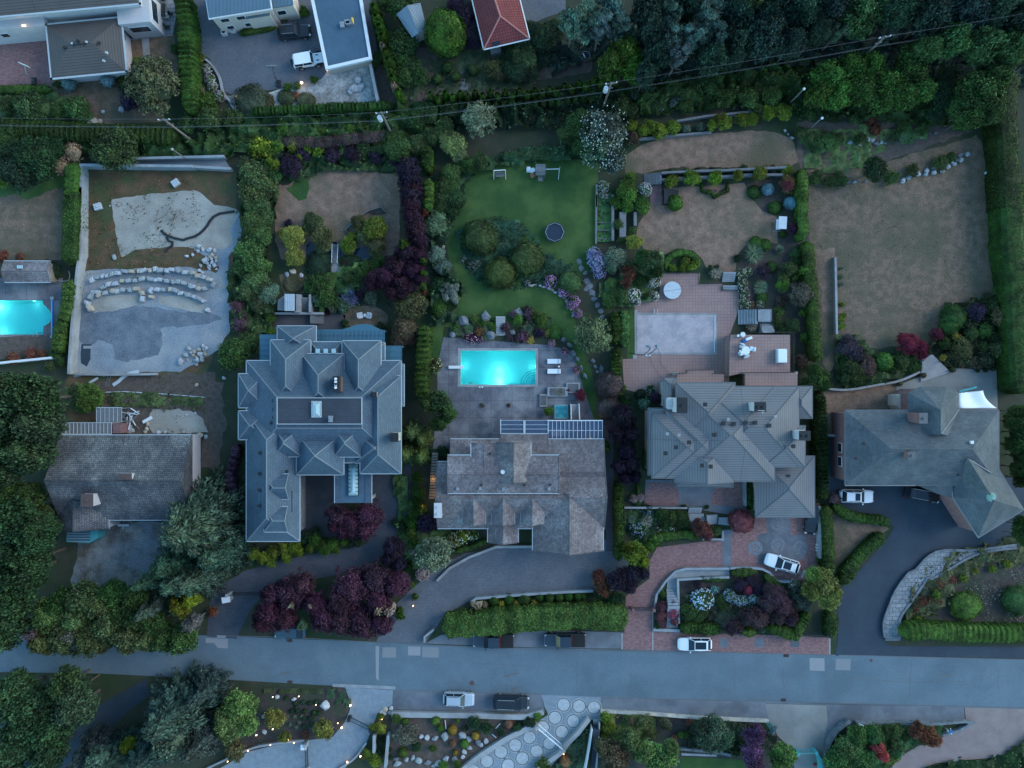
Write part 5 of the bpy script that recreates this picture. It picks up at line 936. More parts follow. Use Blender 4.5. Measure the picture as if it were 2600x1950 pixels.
thicket('garden_growth','B4',"720 1200,900 1180,1020 1350,1180 1330,1380 1400,1390 1480,1100 1560,800 1620,700 1500",1.0,(.05,.085,.03),'shrub bank above the angled house',dens=12)
thicket('garden_growth','B4',"1420 1280,1560 1180,1560 950,1740 920,1900 860,2100 880,2212 960,2120 1250,2000 1420,1620 1440,1500 1400",1.1,(.05,.075,.03),'mixed shrub bank beside the tall right hedge',dens=12)
thicket('garden_growth','A1',"0 760,420 750,700 830,760 960,400 980,0 960",.7,(.045,.075,.025),'shrubs below the top left lawn',dens=11)
thicket('garden_growth','A2',"1380 420,2212 330,2212 700,1600 760,1250 800,1150 720,1400 640",.5,(.04,.06,.03),'dim ground cover in the terraced garden',dens=3)
# ---------- hedges ----------
hd=hedge
hd('A1',"1450 -60,1490 200,1500 500,1530 900",2.1,3.2,'hedge','feathery bright green cedar hedge between the two top left lots',bump=.8,amp=.3)
hd('A1',"-100 1010,300 1040,700 1060,1060 1070,1400 1090",2.4,2.6,'hedged','dark cedar hedge below the top left garden',bump=.7,amp=.3)
hd('A1',"-60 715,400 712",1.1,.9,'hedge','low clipped hedge along the red brick court'); hd('A1',"1915 262,2206 208",.7,.8,'hedge','small clipped hedge at the foot of the cream house')
hd('A1',"585 1300,560 1659",2.0,2.6,'hedge','upper bright green hedge left of the construction yard'); 
hd('B1',"575 0,570 300,555 620",2.2,2.7,'hedge','long bright green hedge between left lawn and construction yard',amp=.05)
hd('B1',"560 745,540 950,480 1130,450 1330",1.6,2.4,(.06,.11,.02),'olive green hedge between left pool and construction yard',amp=.25)
hd('A2',"-50 895,400 870,900 850,1095 835",1.1,2.3,'hedged','dark spiky cedar hedge below the rock outcrop',bump=.45,amp=.35)
hd('A2',"1368 1165,1372 1370",1.5,3.4,'hedge','upper feathery cedar hedge beside the purple trees',amp=.3,bump=.8); hd('A2',"1382 1430,1388 1659",1.4,3.4,'hedge','second feathery cedar hedge beside the purple trees',amp=.3,bump=.8); hd('B2',"1375 20,1385 190",1.4,3.2,'hedge','short cedar hedge piece below the purple trees top',amp=.3,bump=.8)
hd('B2',"1350 1110,1345 1300,1330 1500,1320 1700",1.7,3.4,'hedge','tall feathery cedar hedge right of the slate house',amp=.35,bump=.8)
hd('A4',"2110 560,2060 900,2090 1300,2100 1700",3.1,3.6,'hedged','upper part of the huge dark green hedge at the right edge',amp=.05,bump=1.6,dens=30)
hd('B4',"2110 -60,2120 500,2150 700,2160 1150,2200 1659",3.3,3.4,'hedged','lower part of the huge dark green hedge at the right edge',amp=.06,bump=1.6,dens=30)
hd('A4',"440 1350,440 1659",1.35,2.3,'hedge','dense double cedar hedge beside the blue spruce balls',amp=.1); hd('B4',"430 0,440 200,440 420",1.4,2.3,'hedge','double cedar hedge right of the white canopy swing',amp=.1); hd('B4',"480 430,500 700,530 1000,550 1400",1.5,2.3,'hedge','long double cedar hedge left of the dry far lawn',amp=.1)
hd('C4',"1832 130,1850 400,1860 700,1868 1010",1.55,2.8,'hedged','ribbed cedar hedge between the two right houses',bump=.55,amp=.3)
hd('C4',"225 870,225 1100,232 1300,225 1500",1.1,2.4,'hedge','narrow cedar hedge right of the shake house',bump=.6,amp=.3)
hd('C5',"626 1060,640 1250,650 1450,640 1620",1.5,2.0,'hedge','cedar hedge along the right of the brick garage drive',amp=.15); hd('C5',"690 1050,800 1130,960 1165,1080 1175,1140 1215",1.25,1.5,'hedge','curved clipped hedge above the triangular lawn',smooth=True,amp=.2,bump=.6); hd('C5',"1095 1290,960 1400,860 1510,750 1640",1.6,1.5,'hedge','slanting clipped hedge below the triangular lawn',smooth=True,amp=.15)
hd('D5',"860 60,735 190",1.6,1.5,'hedge','short hedge end right of the yellow-green tree')
hd('D4',"725 540,900 545,1050 560",1.5,1.6,'hedge','left clipped cedar hedge above the brick verge',bump=.5,amp=.25); hd('D4',"1225 575,1330 580",1.2,1.4,'hedge','small middle cedar hedge above the brick verge',bump=.5,amp=.25); hd('D4',"1420 540,1520 560,1640 600,1690 520,1760 420",1.4,1.8,'hedge','hooked cedar hedge above the right end of the brick verge',bump=.5,amp=.25); hd('D4',"1935 400,1935 620",1.6,1.8,'hedge','clipped hedge between brick verge and dark driveway',amp=.1)
hd('D5',"1240 580,1400 560,1700 580,2000 590,2400 590",2.3,2.2,'hedge','broad dark green hedge along the road at the right',bump=.8,amp=.2)
hd('D3',"390 540,520 520,700 510,950 482,1200 462,1500 450,1750 455,1880 462",3.25,2.8,(.06,.105,.022),'large shaggy bright green hedge above the parked pickups',dens=60,ls=.13,amp=.1,bump=2.3)
hd('C4',"470 1330,640 1300,770 1290,870 1320",1.1,1.2,'hedge','rounded clipped hedge above the curved brick drive',smooth=True,bump=.9,amp=.2); hd('C3',"480 1430,650 1380,750 1335",.7,.9,'hedge','low slanting hedge at the front of the shake house')
hd('B3',"822 1000,845 1150,835 1260",1.2,2.4,'hedge','lumpy clipped hedge left of the covered pool',bump=.7,amp=.4); hd('B3',"905 985,905 1280",1.3,2.2,(.05,.1,.025),'leafy hedge next to the pink terrace'); hd('B3',"845 1290,840 1520",1.2,2.3,'hedge','lower lumpy clipped hedge left of the pink terrace',bump=.5,amp=.35)
hd('C4',"435 600,435 770",.4,1.0,'hedged','thin dark hedge beside the purple trees'); hd('C4',"380 860,380 960",.5,1.0,'hedge','small hedge below the purple trees'); hd('C4',"1285 870,1285 1090",1.0,1.2,'hedged','dark hedge strip beside the garage wing'); hd('D4',"1130 95,1230 90,1340 90",1.1,1.1,'hedge','clipped hedge along the curved wall behind the white car'); hd('D4',"860 145,1110 150",.6,.9,'hedged','thin hedge strip inside the walled front bed'); hd('D4',"1400 110,1480 180,1560 250",1.2,1.1,'hedged','curved dark hedge right of the walled front bed',smooth=True)
hd('B3',"1235 660,1240 590,1300 540,1380 520,1460 550,1500 640",.8,.8,'hedge','curved clipped hedge ring above the pink terrace',smooth=True); hd('A3',"1520 1460,1530 1530,1600 1540,1630 1580,1690 1540,1730 1530,1735 1460",.45,.6,'hedge','small scalloped box hedge around the planter')
hd('A2',"200 1130,500 1150,800 1110,1080 1090",1.5,2.0,(.075,.045,.04),'brown dying cedar hedge above the dry garden',bump=1.3,amp=.15)
hd('C1',"1900 560,1840 800,1870 1000",1.2,2.0,(.06,.03,.045),'dark red hedge left of the slate house',amp=.3); hd('D5',"1100 1640,1230 1560",.9,.9,(.07,.1,.02),'low yellow-green hedge at the bottom drive edge')
# ---------- trees and shrubs ----------
v=veg
# top left
v('A1','Q','olive','large dark olive tree on the top left lawn',"1225 690 235"); v('A1','M','plum','purple-brown shrub at the foot of the olive tree',"1040 800 90"); v('A1','B','spruce','blue spruce ball below the brown-grey garage roof',"550 672 62,862 642 60",h=1.6)
v('A1','S','lime','yellow-green shrub right of the brown-grey garage roof',"1100 488 38,1122 540 28,1065 632 32"); v('A1','S','green','green shrub right of the brown-grey garage roof',"985 615 50,1060 540 45,985 690 50,1400 390 45,450 680 40,1040 285 20"); v('A1','M','green','green bush below the top left lawn',"230 860 130,610 870 110,480 900 80,70 850 90")
v('A1','T','green','broad green tree above the construction yard',"930 1200 190"); v('A1','D',(.24,.18,.12),'dead tan-leaved tree at the corner of the construction yard',"590 1230 100,500 1330 90",pale=True); v('A1','T','dark','dark tree above the left lawn',"300 1290 190,180 1390 170,420 1180 120,90 1250 140",pale=False); v('A1','T','green','light green tree at the left edge',"40 1110 130,30 1250 90")
v('A1','S','lime','small bush on the left lawn edge',"20 1450 60,100 1460 40,450 1140 60"); v('A1','M','bright','bright green bush right of the feathery cedar hedge',"1650 830 85,1590 870 60,1700 880 60"); v('A1','M','olive','olive bush right of the feathery cedar hedge',"1600 750 70"); v('A1','M','green','round green bush in the lane undergrowth',"1680 960 110,1500 1000 80,1860 950 90"); v('A1','S',(.06,.1,.03),'white-flowering shrub beside the parking court',"1655 555 45,1680 630 45,1705 695 42,1765 770 48",fl=((.42,.35,.36),'d')); v('A1','S','lime','lamp-lit bush beside the parking court',"1605 470 45")
v('A1','J',(.055,.06,.03),'low dark juniper on the rock outcrop',"2010 810 150,2140 820 60"); v('A2','J',(.055,.06,.03),'spreading dark juniper on the rock outcrop',"55 810 85,240 780 75,400 810 80"); v('A2','S','rust','rusty shrub between the dark junipers',"325 770 42",h=.5); v('A2','S','hedge','low green shrub at the edge of the parking court',"250 700 45,470 635 40,205 125 60,380 85 55,330 690 40",h=.8)
v('A1','S','lime','pale lime shrub at the smoky hedge corner',"2080 1180 110,2160 1220 80"); v('A1','M',(.07,.1,.035),'olive-green shrub right of the construction yard',"2040 1420 130,2030 1560 120,2150 1500 100,1990 1330 80")
# columns
v('A2','C','hedge','feathery columnar cedar right of the flat-roofed garage',"955 90 42,975 170 44,1000 245 45,1020 320 44,1050 440 40,1070 510 42,1085 585 40,1100 650 40,1150 760 40",h=3.8); v('A2','C','tan','brown dead cedar in the cedar row',"1025 395 30,1110 700 26",h=3.2)
cs=[]
for i in range(26):
    u=i/25; cs.append(f"{1405+u*1480:.0f} {790-u*60+(12 if i%2 else -14)-max(0,u-.6)*220:.0f} {27+(i*7)%5:.0f}")
v('A2','C','hedge','slim columnar cedar in the back row along the lane',','.join(cs),h=3.2)
cs=[f"{1540+i*64:.0f} {848-i*1.5-max(0,i-12)*7:.0f} {24+(i*5)%6:.0f}" for i in range(18)]
v('A2','C','green','shorter columnar cedar in the front row along the lane',','.join(cs),h=2.3)
v('A2','T','green','green tree beside the blue metal shed',"1190 60 130,1060 20 90"); v('A2','M','green','leafy green bush below the blue metal shed',"1170 370 130,1080 310 70,1260 530 90,1320 620 85,1190 620 90,1180 480 90,1000 450 65,960 500 50"); v('A2','L','bright','big round bright green cedar beside the red roof',"1515 250 178",h=6.5,name='round_cedar',cat='tree'); v('A2','T','plum','dark purple tree behind the round cedar',"1690 130 110,1740 250 100,1610 50 80,1750 340 70")
v('A2','B','green','round clipped shrub in the terraced garden',"1455 632 44,1600 612 44,1742 560 46,1530 540 50",h=1.3); v('A2','M','olive','loose olive bush in the terraced garden',"1890 560 80,1950 600 60"); v('A2','T','olive','yellow-topped tree right of the red roof',"2150 470 110"); v('A2','T','dark','dark tree right of the red roof',"2080 560 100,2130 330 100,2040 420 80,2190 600 80,2195 240 80")
v('A3','M','yellow','yellow-green bush crown right of the red roof',"130 470 75"); v('A3','T','dark','dark bushy tree in the terraced garden',"60 560 100,250 300 120,160 260 90,330 250 100,60 330 90,250 470 70"); v('A2','Q','sage','pale green shrub tree above the lane',"1790 960 150"); v('A2','T',(.12,.17,.06),'soft yellow-green tree above the green lawn',"1580 1150 110,1620 1230 80"); v('A2','T','green','green tree above the purple trees',"1150 1200 110,1080 1130 90,1290 1160 90,1400 1100 80,1480 1060 70,1520 1000 70,1300 960 80,1380 900 90,1560 880 70")
v('A2','M','plum','dark purple shrub above the dry garden lawn',"290 1330 95,380 1240 65,620 1240 75,770 1240 75,960 1260 60,240 1280 60,1130 1290 60"); v('A2','M','lime','lime-green shrub above the dry garden lawn',"190 1170 55,300 1160 60,420 1180 55,500 1210 55,160 1330 55,350 1265 35,50 1190 60,110 1300 40",h=2.0); v('A2','M','bright','bright green bush in the lane undergrowth',"230 1040 70,220 960 50,760 1040 55,880 1040 40,540 1060 40,440 1080 40"); v('A2','M','green','green bush above the dry garden lawn',"680 1140 70,860 1170 70,1000 1190 70,560 1170 50,140 1420 80,60 1380 80")
v('A2','Q','plum','dark purple plum tree in the tall purple row',"1225 1360 105,1235 1460 105,1250 1570 105",h=5); v('B2','Q','purple','purple plum tree in the lower purple row',"1250 20 100,1240 140 90,1260 250 95,1280 350 95,1300 440 90,1220 540 120,1310 560 80,1130 650 120,1260 680 110,1040 730 115,1180 790 115,950 740 80,1090 850 70,920 790 60,1320 740 60",h=4.8)
v('B2','M','hedge','bright conifer poking through the purple trees',"1200 470 55,1350 600 28,1350 700 28,1345 800 28",h=5.5); v('B2','M','rust','small dead brown shrub at the purple tree edge',"1355 210 35,1350 840 35",h=3)
v('A2','T','green','green shrub-tree left of the green lawn',"1560 1400 90,1500 1500 90,1600 1600 90,1480 1620 80,1700 1330 80,1790 1300 80"); v('B2','T','sage','grey-green tree left of the green lawn',"1440 300 100,1450 550 75,1500 640 75"); v('B2','T','green','mid green tree left of the green lawn',"1470 100 95,1560 30 80,1590 180 70"); v('B2','P','sage','feathery pale conifer left of the curved lawn',"1570 860 95"); v('B2','M','bright','round bright bush left of the curved lawn',"1465 970 75"); v('B2','M','dark','dark bush left of the curved lawn',"1470 790 70,1410 850 60,1480 420 60"); v('B2','M','olive','yellow-flowering bush beside the diving board',"1440 1430 62",fl=((.4,.38,.12),'w'))
v('B2','T','olive','olive-green tree at the right of the slate house',"1240 940 140"); v('B2','T','brown','brown-green tree at the right of the slate house',"1190 1130 110,1150 1220 80,1240 1200 70")
v('B2','T','yellow','yellow-leaved tree by the pond',"300 400 100,310 560 85,230 380 60"); v('B2','T','olive','olive-green tree by the pond',"460 290 90,540 400 95,540 470 70,410 350 60"); v('B2','T','lime','bright lime tree by the pond',"960 330 105,740 470 72,780 400 45"); v('B2','T','olive','dull green tree by the pond',"830 290 70,870 400 70,980 460 75,960 520 60,830 340 50"); v('B2','J','dark','dark spreading conifer by the pond',"500 620 115",h=.9); v('B2','J','dark','low green mound below the footbridge',"760 630 95",h=.6); v('B2','S','red','small red shrub below the footbridge',"715 610 28"); v('B2','S','plum','dark purple shrub above the pond',"270 295 45"); v('B2','J','brown','round brown grass mound left of the garden steps',"300 775 85",h=.6)
v('B2','M','green','green bush between pond and slate house',"480 780 90,560 740 60,460 830 60,560 880 90,640 930 60,900 640 60,980 610 60,840 690 60,740 740 60"); v('B2','S','purple','small round red shrub by the upper terrace',"575 998 32,835 860 45,690 880 35"); v('B2','S','lav','lavender bush between pond and slate house',"740 850 60,720 920 60,780 900 50"); v('B2','M','sage','grey-green bush left of the chairs',"620 960 50,700 950 60,930 880 60,500 890 60"); v('B2','S','dark','dark shrub below the white chairs',"715 1100 42,1010 1120 45")
v('B2','T','sage','grey-green tree right of the construction yard',"100 850 95,70 800 60"); v('A1','S','green','green shrub at the smoky hedge corner',"1900 1180 60,1960 1120 60"); v('B1','T',(.06,.1,.03),'green tree with white blossoms right of the construction yard',"2010 560 130,2090 640 90,1960 640 90",fl=None); v('B1','T',(.055,.085,.03),'dark green tree right of the construction yard',"2060 130 110,2040 280 110,2100 400 100,2070 760 110,2000 820 90,2080 920 80,2130 240 80"); v('B1','T','green','spreading green tree by the slate house corner',"1880 1340 140,1990 1260 100"); v('B1','D','mauve','sparse reddish shrub right of the gravel yard',"1930 1090 90,1900 960 70"); v('B1','M','bright','small bright bush by the slate house corner',"2170 1050 45,2180 1170 45")
# left
v('B1','M','dark','dark green bush beside the pool shed',"430 650 55,390 620 45,460 700 40"); v('B1','S','rust','rusty low shrub below the left pool',"240 1340 60,330 1340 50,100 1370 60,20 550 50,160 560 40"); v('B1','M','green','green bush at the corner of the left pool hedge',"450 1330 55,490 1400 40,400 1440 50"); v('C1','T','bright','green bushy tree above the sunroom',"730 190 125,680 250 70")
v('C1','T','dark','very tall dark green tree in the left edge grove',"190 330 270,60 160 200,330 190 210,330 420 200,90 560 220,250 620 200,60 760 150",h=13); v('C1','T','green','bright green lower tree in the left edge grove',"250 1000 150,120 960 120,370 1120 90",h=7); v('C1','T','dark','dark round tree at the lower left grove',"130 1220 230,330 1300 170,120 1450 220,300 1480 160,380 1200 110",h=12); v('D1','T','dark','dark tree beside the left end of the road',"120 260 230,230 90 180,60 500 190",h=11)
v('C1','F',(.036,.066,.045),'very large blue-green fir in front of the dark shake house',"1590 1200 420",h=17,limbs=3); v('C1','F',(.036,.066,.045),'blue-green fir beside the very large fir',"1420 1500 260,1760 1430 240,1480 1640 240,1250 1620 150",h=12)
v('D1','F',(.06,.095,.07),'grey-green fir above the left of the road',"1240 370 150,1580 130 200",h=10); v('D1','Q',(.06,.085,.03),'olive-green tree in the roadside row at the left',"430 430 165,560 590 180,390 620 140,700 300 170,760 610 170,900 500 170,1060 600 150,1190 600 130,640 450 140,830 330 140",h=7.5); v('D1','T','green','green tree in the roadside row at the left',"1020 400 170,1480 600 140,1340 610 120,520 330 130,1150 450 150,1260 500 130,930 260 130,1100 280 120",h=7); v('D1','M','lime','lime-topped tree above the road end',"1470 340 100,1560 290 70",h=7); v('D1','D',(.09,.08,.075),'bare grey-branched tree in the roadside row',"600 570 90,1560 480 85,330 560 70",h=8,pale=True,limbs=14); v('D1','M','rust','dark red shrub left of the entrance gate',"1710 400 50")
v('D1','T',(.03,.058,.024),'dark tree below the road at the left corner',"250 1200 250,420 1330 200,160 1050 190,640 1150 180,560 980 150,130 1480 220,420 1530 150,80 1620 120,640 1020 120",h=9); v('D1','F',(.034,.062,.05),'large blue-green fir below the road',"1380 1220 330",h=13,limbs=4); v('D1','F',(.034,.062,.05),'blue-green fir at the bottom edge',"1180 1550 220,1600 1450 200,950 1560 150,700 1560 180,1640 1050 150",h=10); v('D1','D','grey','bare-limbed tree in the blue-green fir group',"1400 1430 150,820 1570 120",pale=True,limbs=12,h=10); v('D1','M','lime','small lime conifer among the dark firs',"1060 1450 70",h=6)
v('D1','T',(.085,.125,.04),'light green tree left of the lit garden bed',"1930 1150 140,1860 1290 150,1990 1290 100",h=5.5); v('D1','M','olive','golden-green small tree at the drive curve',"1890 1520 95")
v('D2','M',(.12,.12,.03),'golden-olive small tree in the lit garden bed',"475 1250 95,555 1400 55,860 1345 95",h=3); v('D2','S','rust','rusty shrub in the lit garden bed',"710 1395 38"); v('D2','B','dark','small dark ball plant in the lit garden bed',"632 1140 20,690 1135 20,745 1140 20,600 1205 20,648 1205 20,705 1205 20,780 1215 24,820 1220 22,700 1260 20,750 1260 20,700 1325 20,760 1310 20,800 1130 20,640 1175 16,560 1100 20",h=.5); v('D2','S','sage','small pale shrub in the lit garden bed',"625 1248 17,683 1240 17,588 1308 17,660 1296 17,635 1333 18",h=.5)
# purple road trees
v('C2','Q',(.06,.02,.036),'purple Japanese maple in the slate house courtyard',"980 1150 120,1090 1200 125,1230 1140 130,1020 1240 80,1190 1250 90,950 1220 60",h=4.5); v('D2','Q',(.052,.019,.034),'purple maple in the large group above the road',"440 430 150,600 250 160,560 455 110,380 480 95,880 450 140,800 330 110,1100 200 180,1010 470 140,1180 490 150,1320 480 110,1290 130 150,1440 180 120,1300 300 130,700 170 110,1000 330 130,450 260 100",h=5.5); v('C2','Q','plum','dark plum tree at the top right of the purple group',"1420 1390 100,1390 1480 70,1460 1520 70",h=4.5); v('D2','M','sage','pale green shrub between the purple maples',"710 490 50",h=5.5); v('D2','S','tan','pinkish dried shrub among the purple maples',"1320 370 60,1400 390 45,780 330 35,620 330 30",h=6); v('D2','S','hedge','small bright shrub right of the purple group',"1545 25 30,1565 190 30,1590 280 35,1470 390 35,1470 440 45",h=1.6)
v('C2','M','lime','lime-green shrub below the slate house wing',"300 1440 60,380 1470 65,460 1420 60,540 1400 60,620 1390 60,660 1420 50,560 1470 50,430 1510 50",h=1.8); v('C2','M','bright','bright green shrub along the drive curve',"790 1330 60,860 1380 65,750 1400 40,930 1370 60,1020 1350 35,880 1420 45,960 1410 40",h=1.8); v('C2','M','dark','dark green shrub along the courtyard edge',"730 1290 50,800 1270 50,1120 1340 50,1070 1360 40,690 1330 40")
v('C2','T','green','rounded green tree right of the slate house',"1790 230 110,1850 320 80,1700 230 80,1780 400 70",h=5); v('C2','F',(.08,.125,.035),'feathery light green tree beside the slate house',"1570 470 120,1520 640 110,1650 520 100,1640 660 90",h=5.5); v('C2','M','hedge','rounded bright shrub beside the lit side steps',"1610 830 50,1610 940 55,1590 1100 60,1560 1180 60,1600 1020 45,1560 1270 50,1590 1350 35,1640 960 40",h=2.2); v('C2','S','yellow','lamp-lit yellow shrub by the side steps',"1640 1090 50,1790 800 40",h=2); v('C2','M','plum','dark plum bush left of the shake house',"1690 1200 90"); v('C2','M','dark','dark green bush left of the shake house',"1820 620 60,1800 720 50,1820 780 40,1430 1190 40,1490 1220 50"); v('C2','T',(.11,.12,.08),'grey-green mottled tree beside the shake house drive',"1740 1440 160",h=5); v('C2','S','tan','pinkish cream-flowered shrub beside the drive',"1550 1440 40,1650 1600 60,1680 1560 40",fl=((.45,.36,.33),'d')); v('C3','M','lime','lime shrub in the shake house front bed',"560 1300 65,640 1290 45,500 1340 45,470 1310 40",h=1.6,fl=((.5,.5,.4),'w'))
# lit pool garden
v('B2','L',(.04,.068,.018),'large domed olive shrub in the juniper carpet',"1800 400 150,1960 690 135",h=3); v('B3','L',(.04,.068,.018),'large domed olive shrub right in the juniper carpet',"120 570 145",h=3.1); v('B3','L',(.06,.1,.035),'domed green shrub beside the pink azaleas',"465 760 95",h=2.2)
v('B3','S',(.07,.1,.04),'pink-flowering azalea along the curved lawn',"308 760 55,420 840 48,495 915 52,530 1010 38,470 950 36",fl=((.52,.22,.5),'d'),h=1.1); v('B3','S',(.07,.1,.04),'round pink potted azalea beside the lit pool',"320 1253 32,422 1318 33,512 1468 31",fl=((.62,.22,.42),'d'),h=.9); v('B2','S',(.06,.09,.04),'white-flowering shrub beside the juniper carpet',"1660 580 32,1720 630 32,1775 610 28,1755 655 24,2180 770 28",fl=((.5,.52,.55),'w')); v('B3','S',(.06,.09,.04),'white flowers at the end of the stone edging',"122 770 24",fl=((.5,.52,.55),'w'))
v('B2','G','sage','spiky pale plant in the rock garden',"1705 1135 50,2180 1130 45",h=1.1); v('B2','S','rust','rust-brown round shrub in the rock garden',"1790 1155 42",h=.9); v('B2','S','bright','bright green plant in the rock garden',"1750 1060 45,1820 1090 40,1890 1110 45,1600 1130 35"); v('B2','S','purple','pink-flowered low plant by the pool terrace',"1740 1215 50,1690 1205 30,1800 1225 28",fl=((.6,.35,.45),'w'),h=.5); v('B2','S','mauve','grey-mauve bush in the rock garden',"2000 1120 50,2070 1020 45,2130 1200 60,2040 1210 40,2190 1010 60"); v('B3','G','sage','spiky pale plant right in the rock garden',"125 1140 48",h=1.1); v('B3','S','plum','dark red shrub at the right of the rock garden',"225 1170 50",h=.9); v('B3','J','hedge','rounded green mound at the right of the rock garden',"340 1170 62,230 1110 40",h=.7); v('B3','S','yellow','yellow plant at the right of the rock garden',"285 1170 35,60 1215 45,150 1220 40",h=.5)
v('B3','M','bright','soft green bush in the rock garden',"50 1060 45,170 1020 40,240 1050 50"); v('B3','Q',(.09,.11,.06),'loose olive tree right of the lit pool lawn',"650 1190 165",h=4); v('B3','L',(.06,.055,.045),'domed brown-green shrub above the shake house corner',"780 1590 120",h=2.6); v('C3','L',(.06,.055,.045),'domed brown-green shrub beside the spa',"1710 110 95,1720 270 100",h=2.5)
v('B3','S','lav','lavender-grey flowering bush above the stone path',"680 600 80,660 540 60,700 680 60",h=1.6,fl=((.27,.26,.42),'d')); v('B3','M','sage','grey-green bush above the stone path',"830 560 95,800 640 60",h=2.2); v('B3','M','yellow','bright yellow-green bush by the dry lawn corner',"985 440 68",h=2.5,name='shrub',cat='shrub'); v('B3','M','bright','green tree beside the upper steps',"930 60 85,850 130 55,1045 160 65,920 150 60"); v('A3','M','bright','bright green tree left of the white hydrangea',"920 1500 75,950 1420 50,880 1560 50,1040 1620 60,820 1620 45"); v('A3','S','sage','white-flowering shrub beside the upper steps',"1065 1520 58",fl=((.5,.48,.52),'d'),h=1.4); v('A3','B','bright','round clipped shrub right of the dark steps',"1310 1625 68",h=1.6)
v('B3','T','green','green tree left of the pink terrace',"1110 610 110,1050 560 70,1160 680 60",h=4); v('B3','M','rust','dark red Japanese maple left of the pink terrace',"940 700 65,920 770 50,900 660 35",h=2.5); v('B3','M','green','green bush left of the pink terrace',"1020 760 60,1090 740 40,1070 880 40,880 880 70,780 920 70,820 860 60,960 350 40,850 300 50,880 430 45"); v('B3','M',(.12,.17,.05),'soft lime conifer left of the pink terrace',"795 770 50"); v('B3','S',(.07,.09,.04),'white rose bush at the pink terrace edge',"975 870 62,1000 920 35,1140 875 42,1145 760 50,1110 780 30",fl=((.62,.6,.55),'d'),h=1.2)
v('B3','S','lime','lime shrub inside the curved hedge ring',"1400 600 50,1440 640 45,1480 600 40,1370 650 35,1290 650 40",h=1.0); v('B3','G',(.3,.26,.2),'spiky cream palm-like plant by the terrace',"1640 690 62,1930 1110 60",h=1.4); v('B3','S','dark','dark weeping shrub by the terrace steps',"1815 575 42,1590 650 35,1640 650 35",h=.8); v('B3','G','sage','large pale spiky grass by the terrace garden',"1945 530 98",h=1.5); v('B4','G','sage','small pale spiky grass in the terrace garden',"255 500 48,105 805 72",h=1.1); v('B3','M','plum','round dark plum maple in the terrace garden',"2010 680 65",h=1.6); v('B3','S',(.08,.1,.05),'white-flowering bush beside the white steps',"1850 700 50,1850 780 45,1860 850 50,1870 930 50,1890 680 40,1990 940 35",fl=((.5,.47,.4),'w'),h=1)
v('B4','M','green','green shrub in the terrace garden',"380 540 50,390 600 50,330 660 70,280 720 60,240 1000 50,350 1110 70,230 1080 50,270 1140 50"); v('B4','F',(.12,.2,.03),'bright lime feathery conifer in the terrace garden',"450 665 75",h=2.2); v('B4','M','bright','bright bush in the terrace garden',"280 780 60,440 1010 40,450 1210 45,370 730 30",h=1.5); v('B4','Q',(.075,.085,.055),'round olive-grey tree beside the double hedge',"430 860 110",h=3); v('B4','B','hedged','rounded dark green mound by the dry lawn bed',"50 40 60,215 165 58,60 450 60,140 460 50,190 640 50,110 890 50,280 380 30",h=.8); v('B4','B','spruce','blue spruce ball in the dry lawn bed',"343 128 56",h=1.6); v('A4','B','spruce','upper blue spruce ball in the dry lawn bed',"160 1515 52",h=1.6); v('B4','M','purple','small purple maple beside the canopy swing',"358 335 52",h=2); v('A4','M',(.13,.1,.03),'yellow and red small maple above the blue spruce',"310 1470 72",h=2); v('A4','M',(.16,.04,.04),'red-leaved maple above the blue spruce',"310 1490 50",h=2.8); v('B4','S','brown','brown dried shrub in the terrace garden',"260 920 60,30 950 50,90 940 30",h=.7)
v('A4','M','lime','round lime shrub along the retaining wall',"92 1390 62,310 1370 55"); v('A3','M','lime','round lime tree along the retaining wall',"1285 1450 58,1450 1430 72,1630 1430 65,1810 1410 52,1985 1390 62",h=2.2); v('A3','S','dark','grey-green shrub on the retaining wall',"1250 1390 45,1380 1380 38,1490 1370 30,1600 1360 32,1720 1370 30,1855 1350 42,2090 1370 50",h=1.0); v('A3','M','lime','lime-green feathery shrub in the upper row',"960 1010 50,1060 1040 60,1110 1020 65,1180 1050 70,1290 1020 65,1700 980 75,1650 960 50,1840 960 60,1920 960 60,2050 910 70,1600 1010 45",h=2); v('A4','M','lime','lime-green shrub at the end of the upper row',"160 910 65,270 900 75,40 960 40",h=2.2); v('A3','S','sage','small grey shrub in the upper row',"1400 1030 42,1515 1015 40",h=1.2); v('A3','M','brown','brown-green shrub left of the upper dry lawn',"970 1110 65"); v('A3','Q',(.06,.085,.06),'dark tree with white blossoms above the green lawn',"730 1060 190,700 1230 150,800 1300 100",h=7,fl=((.5,.56,.52),'f')); v('A3','T','green','green tree beside the white-blossomed tree',"540 1000 120,560 1160 90,450 1080 90"); v('A3','S','sage','frosty grey shrub right of the green lawn',"730 1500 50,740 1570 40",fl=((.4,.45,.48),'w'))
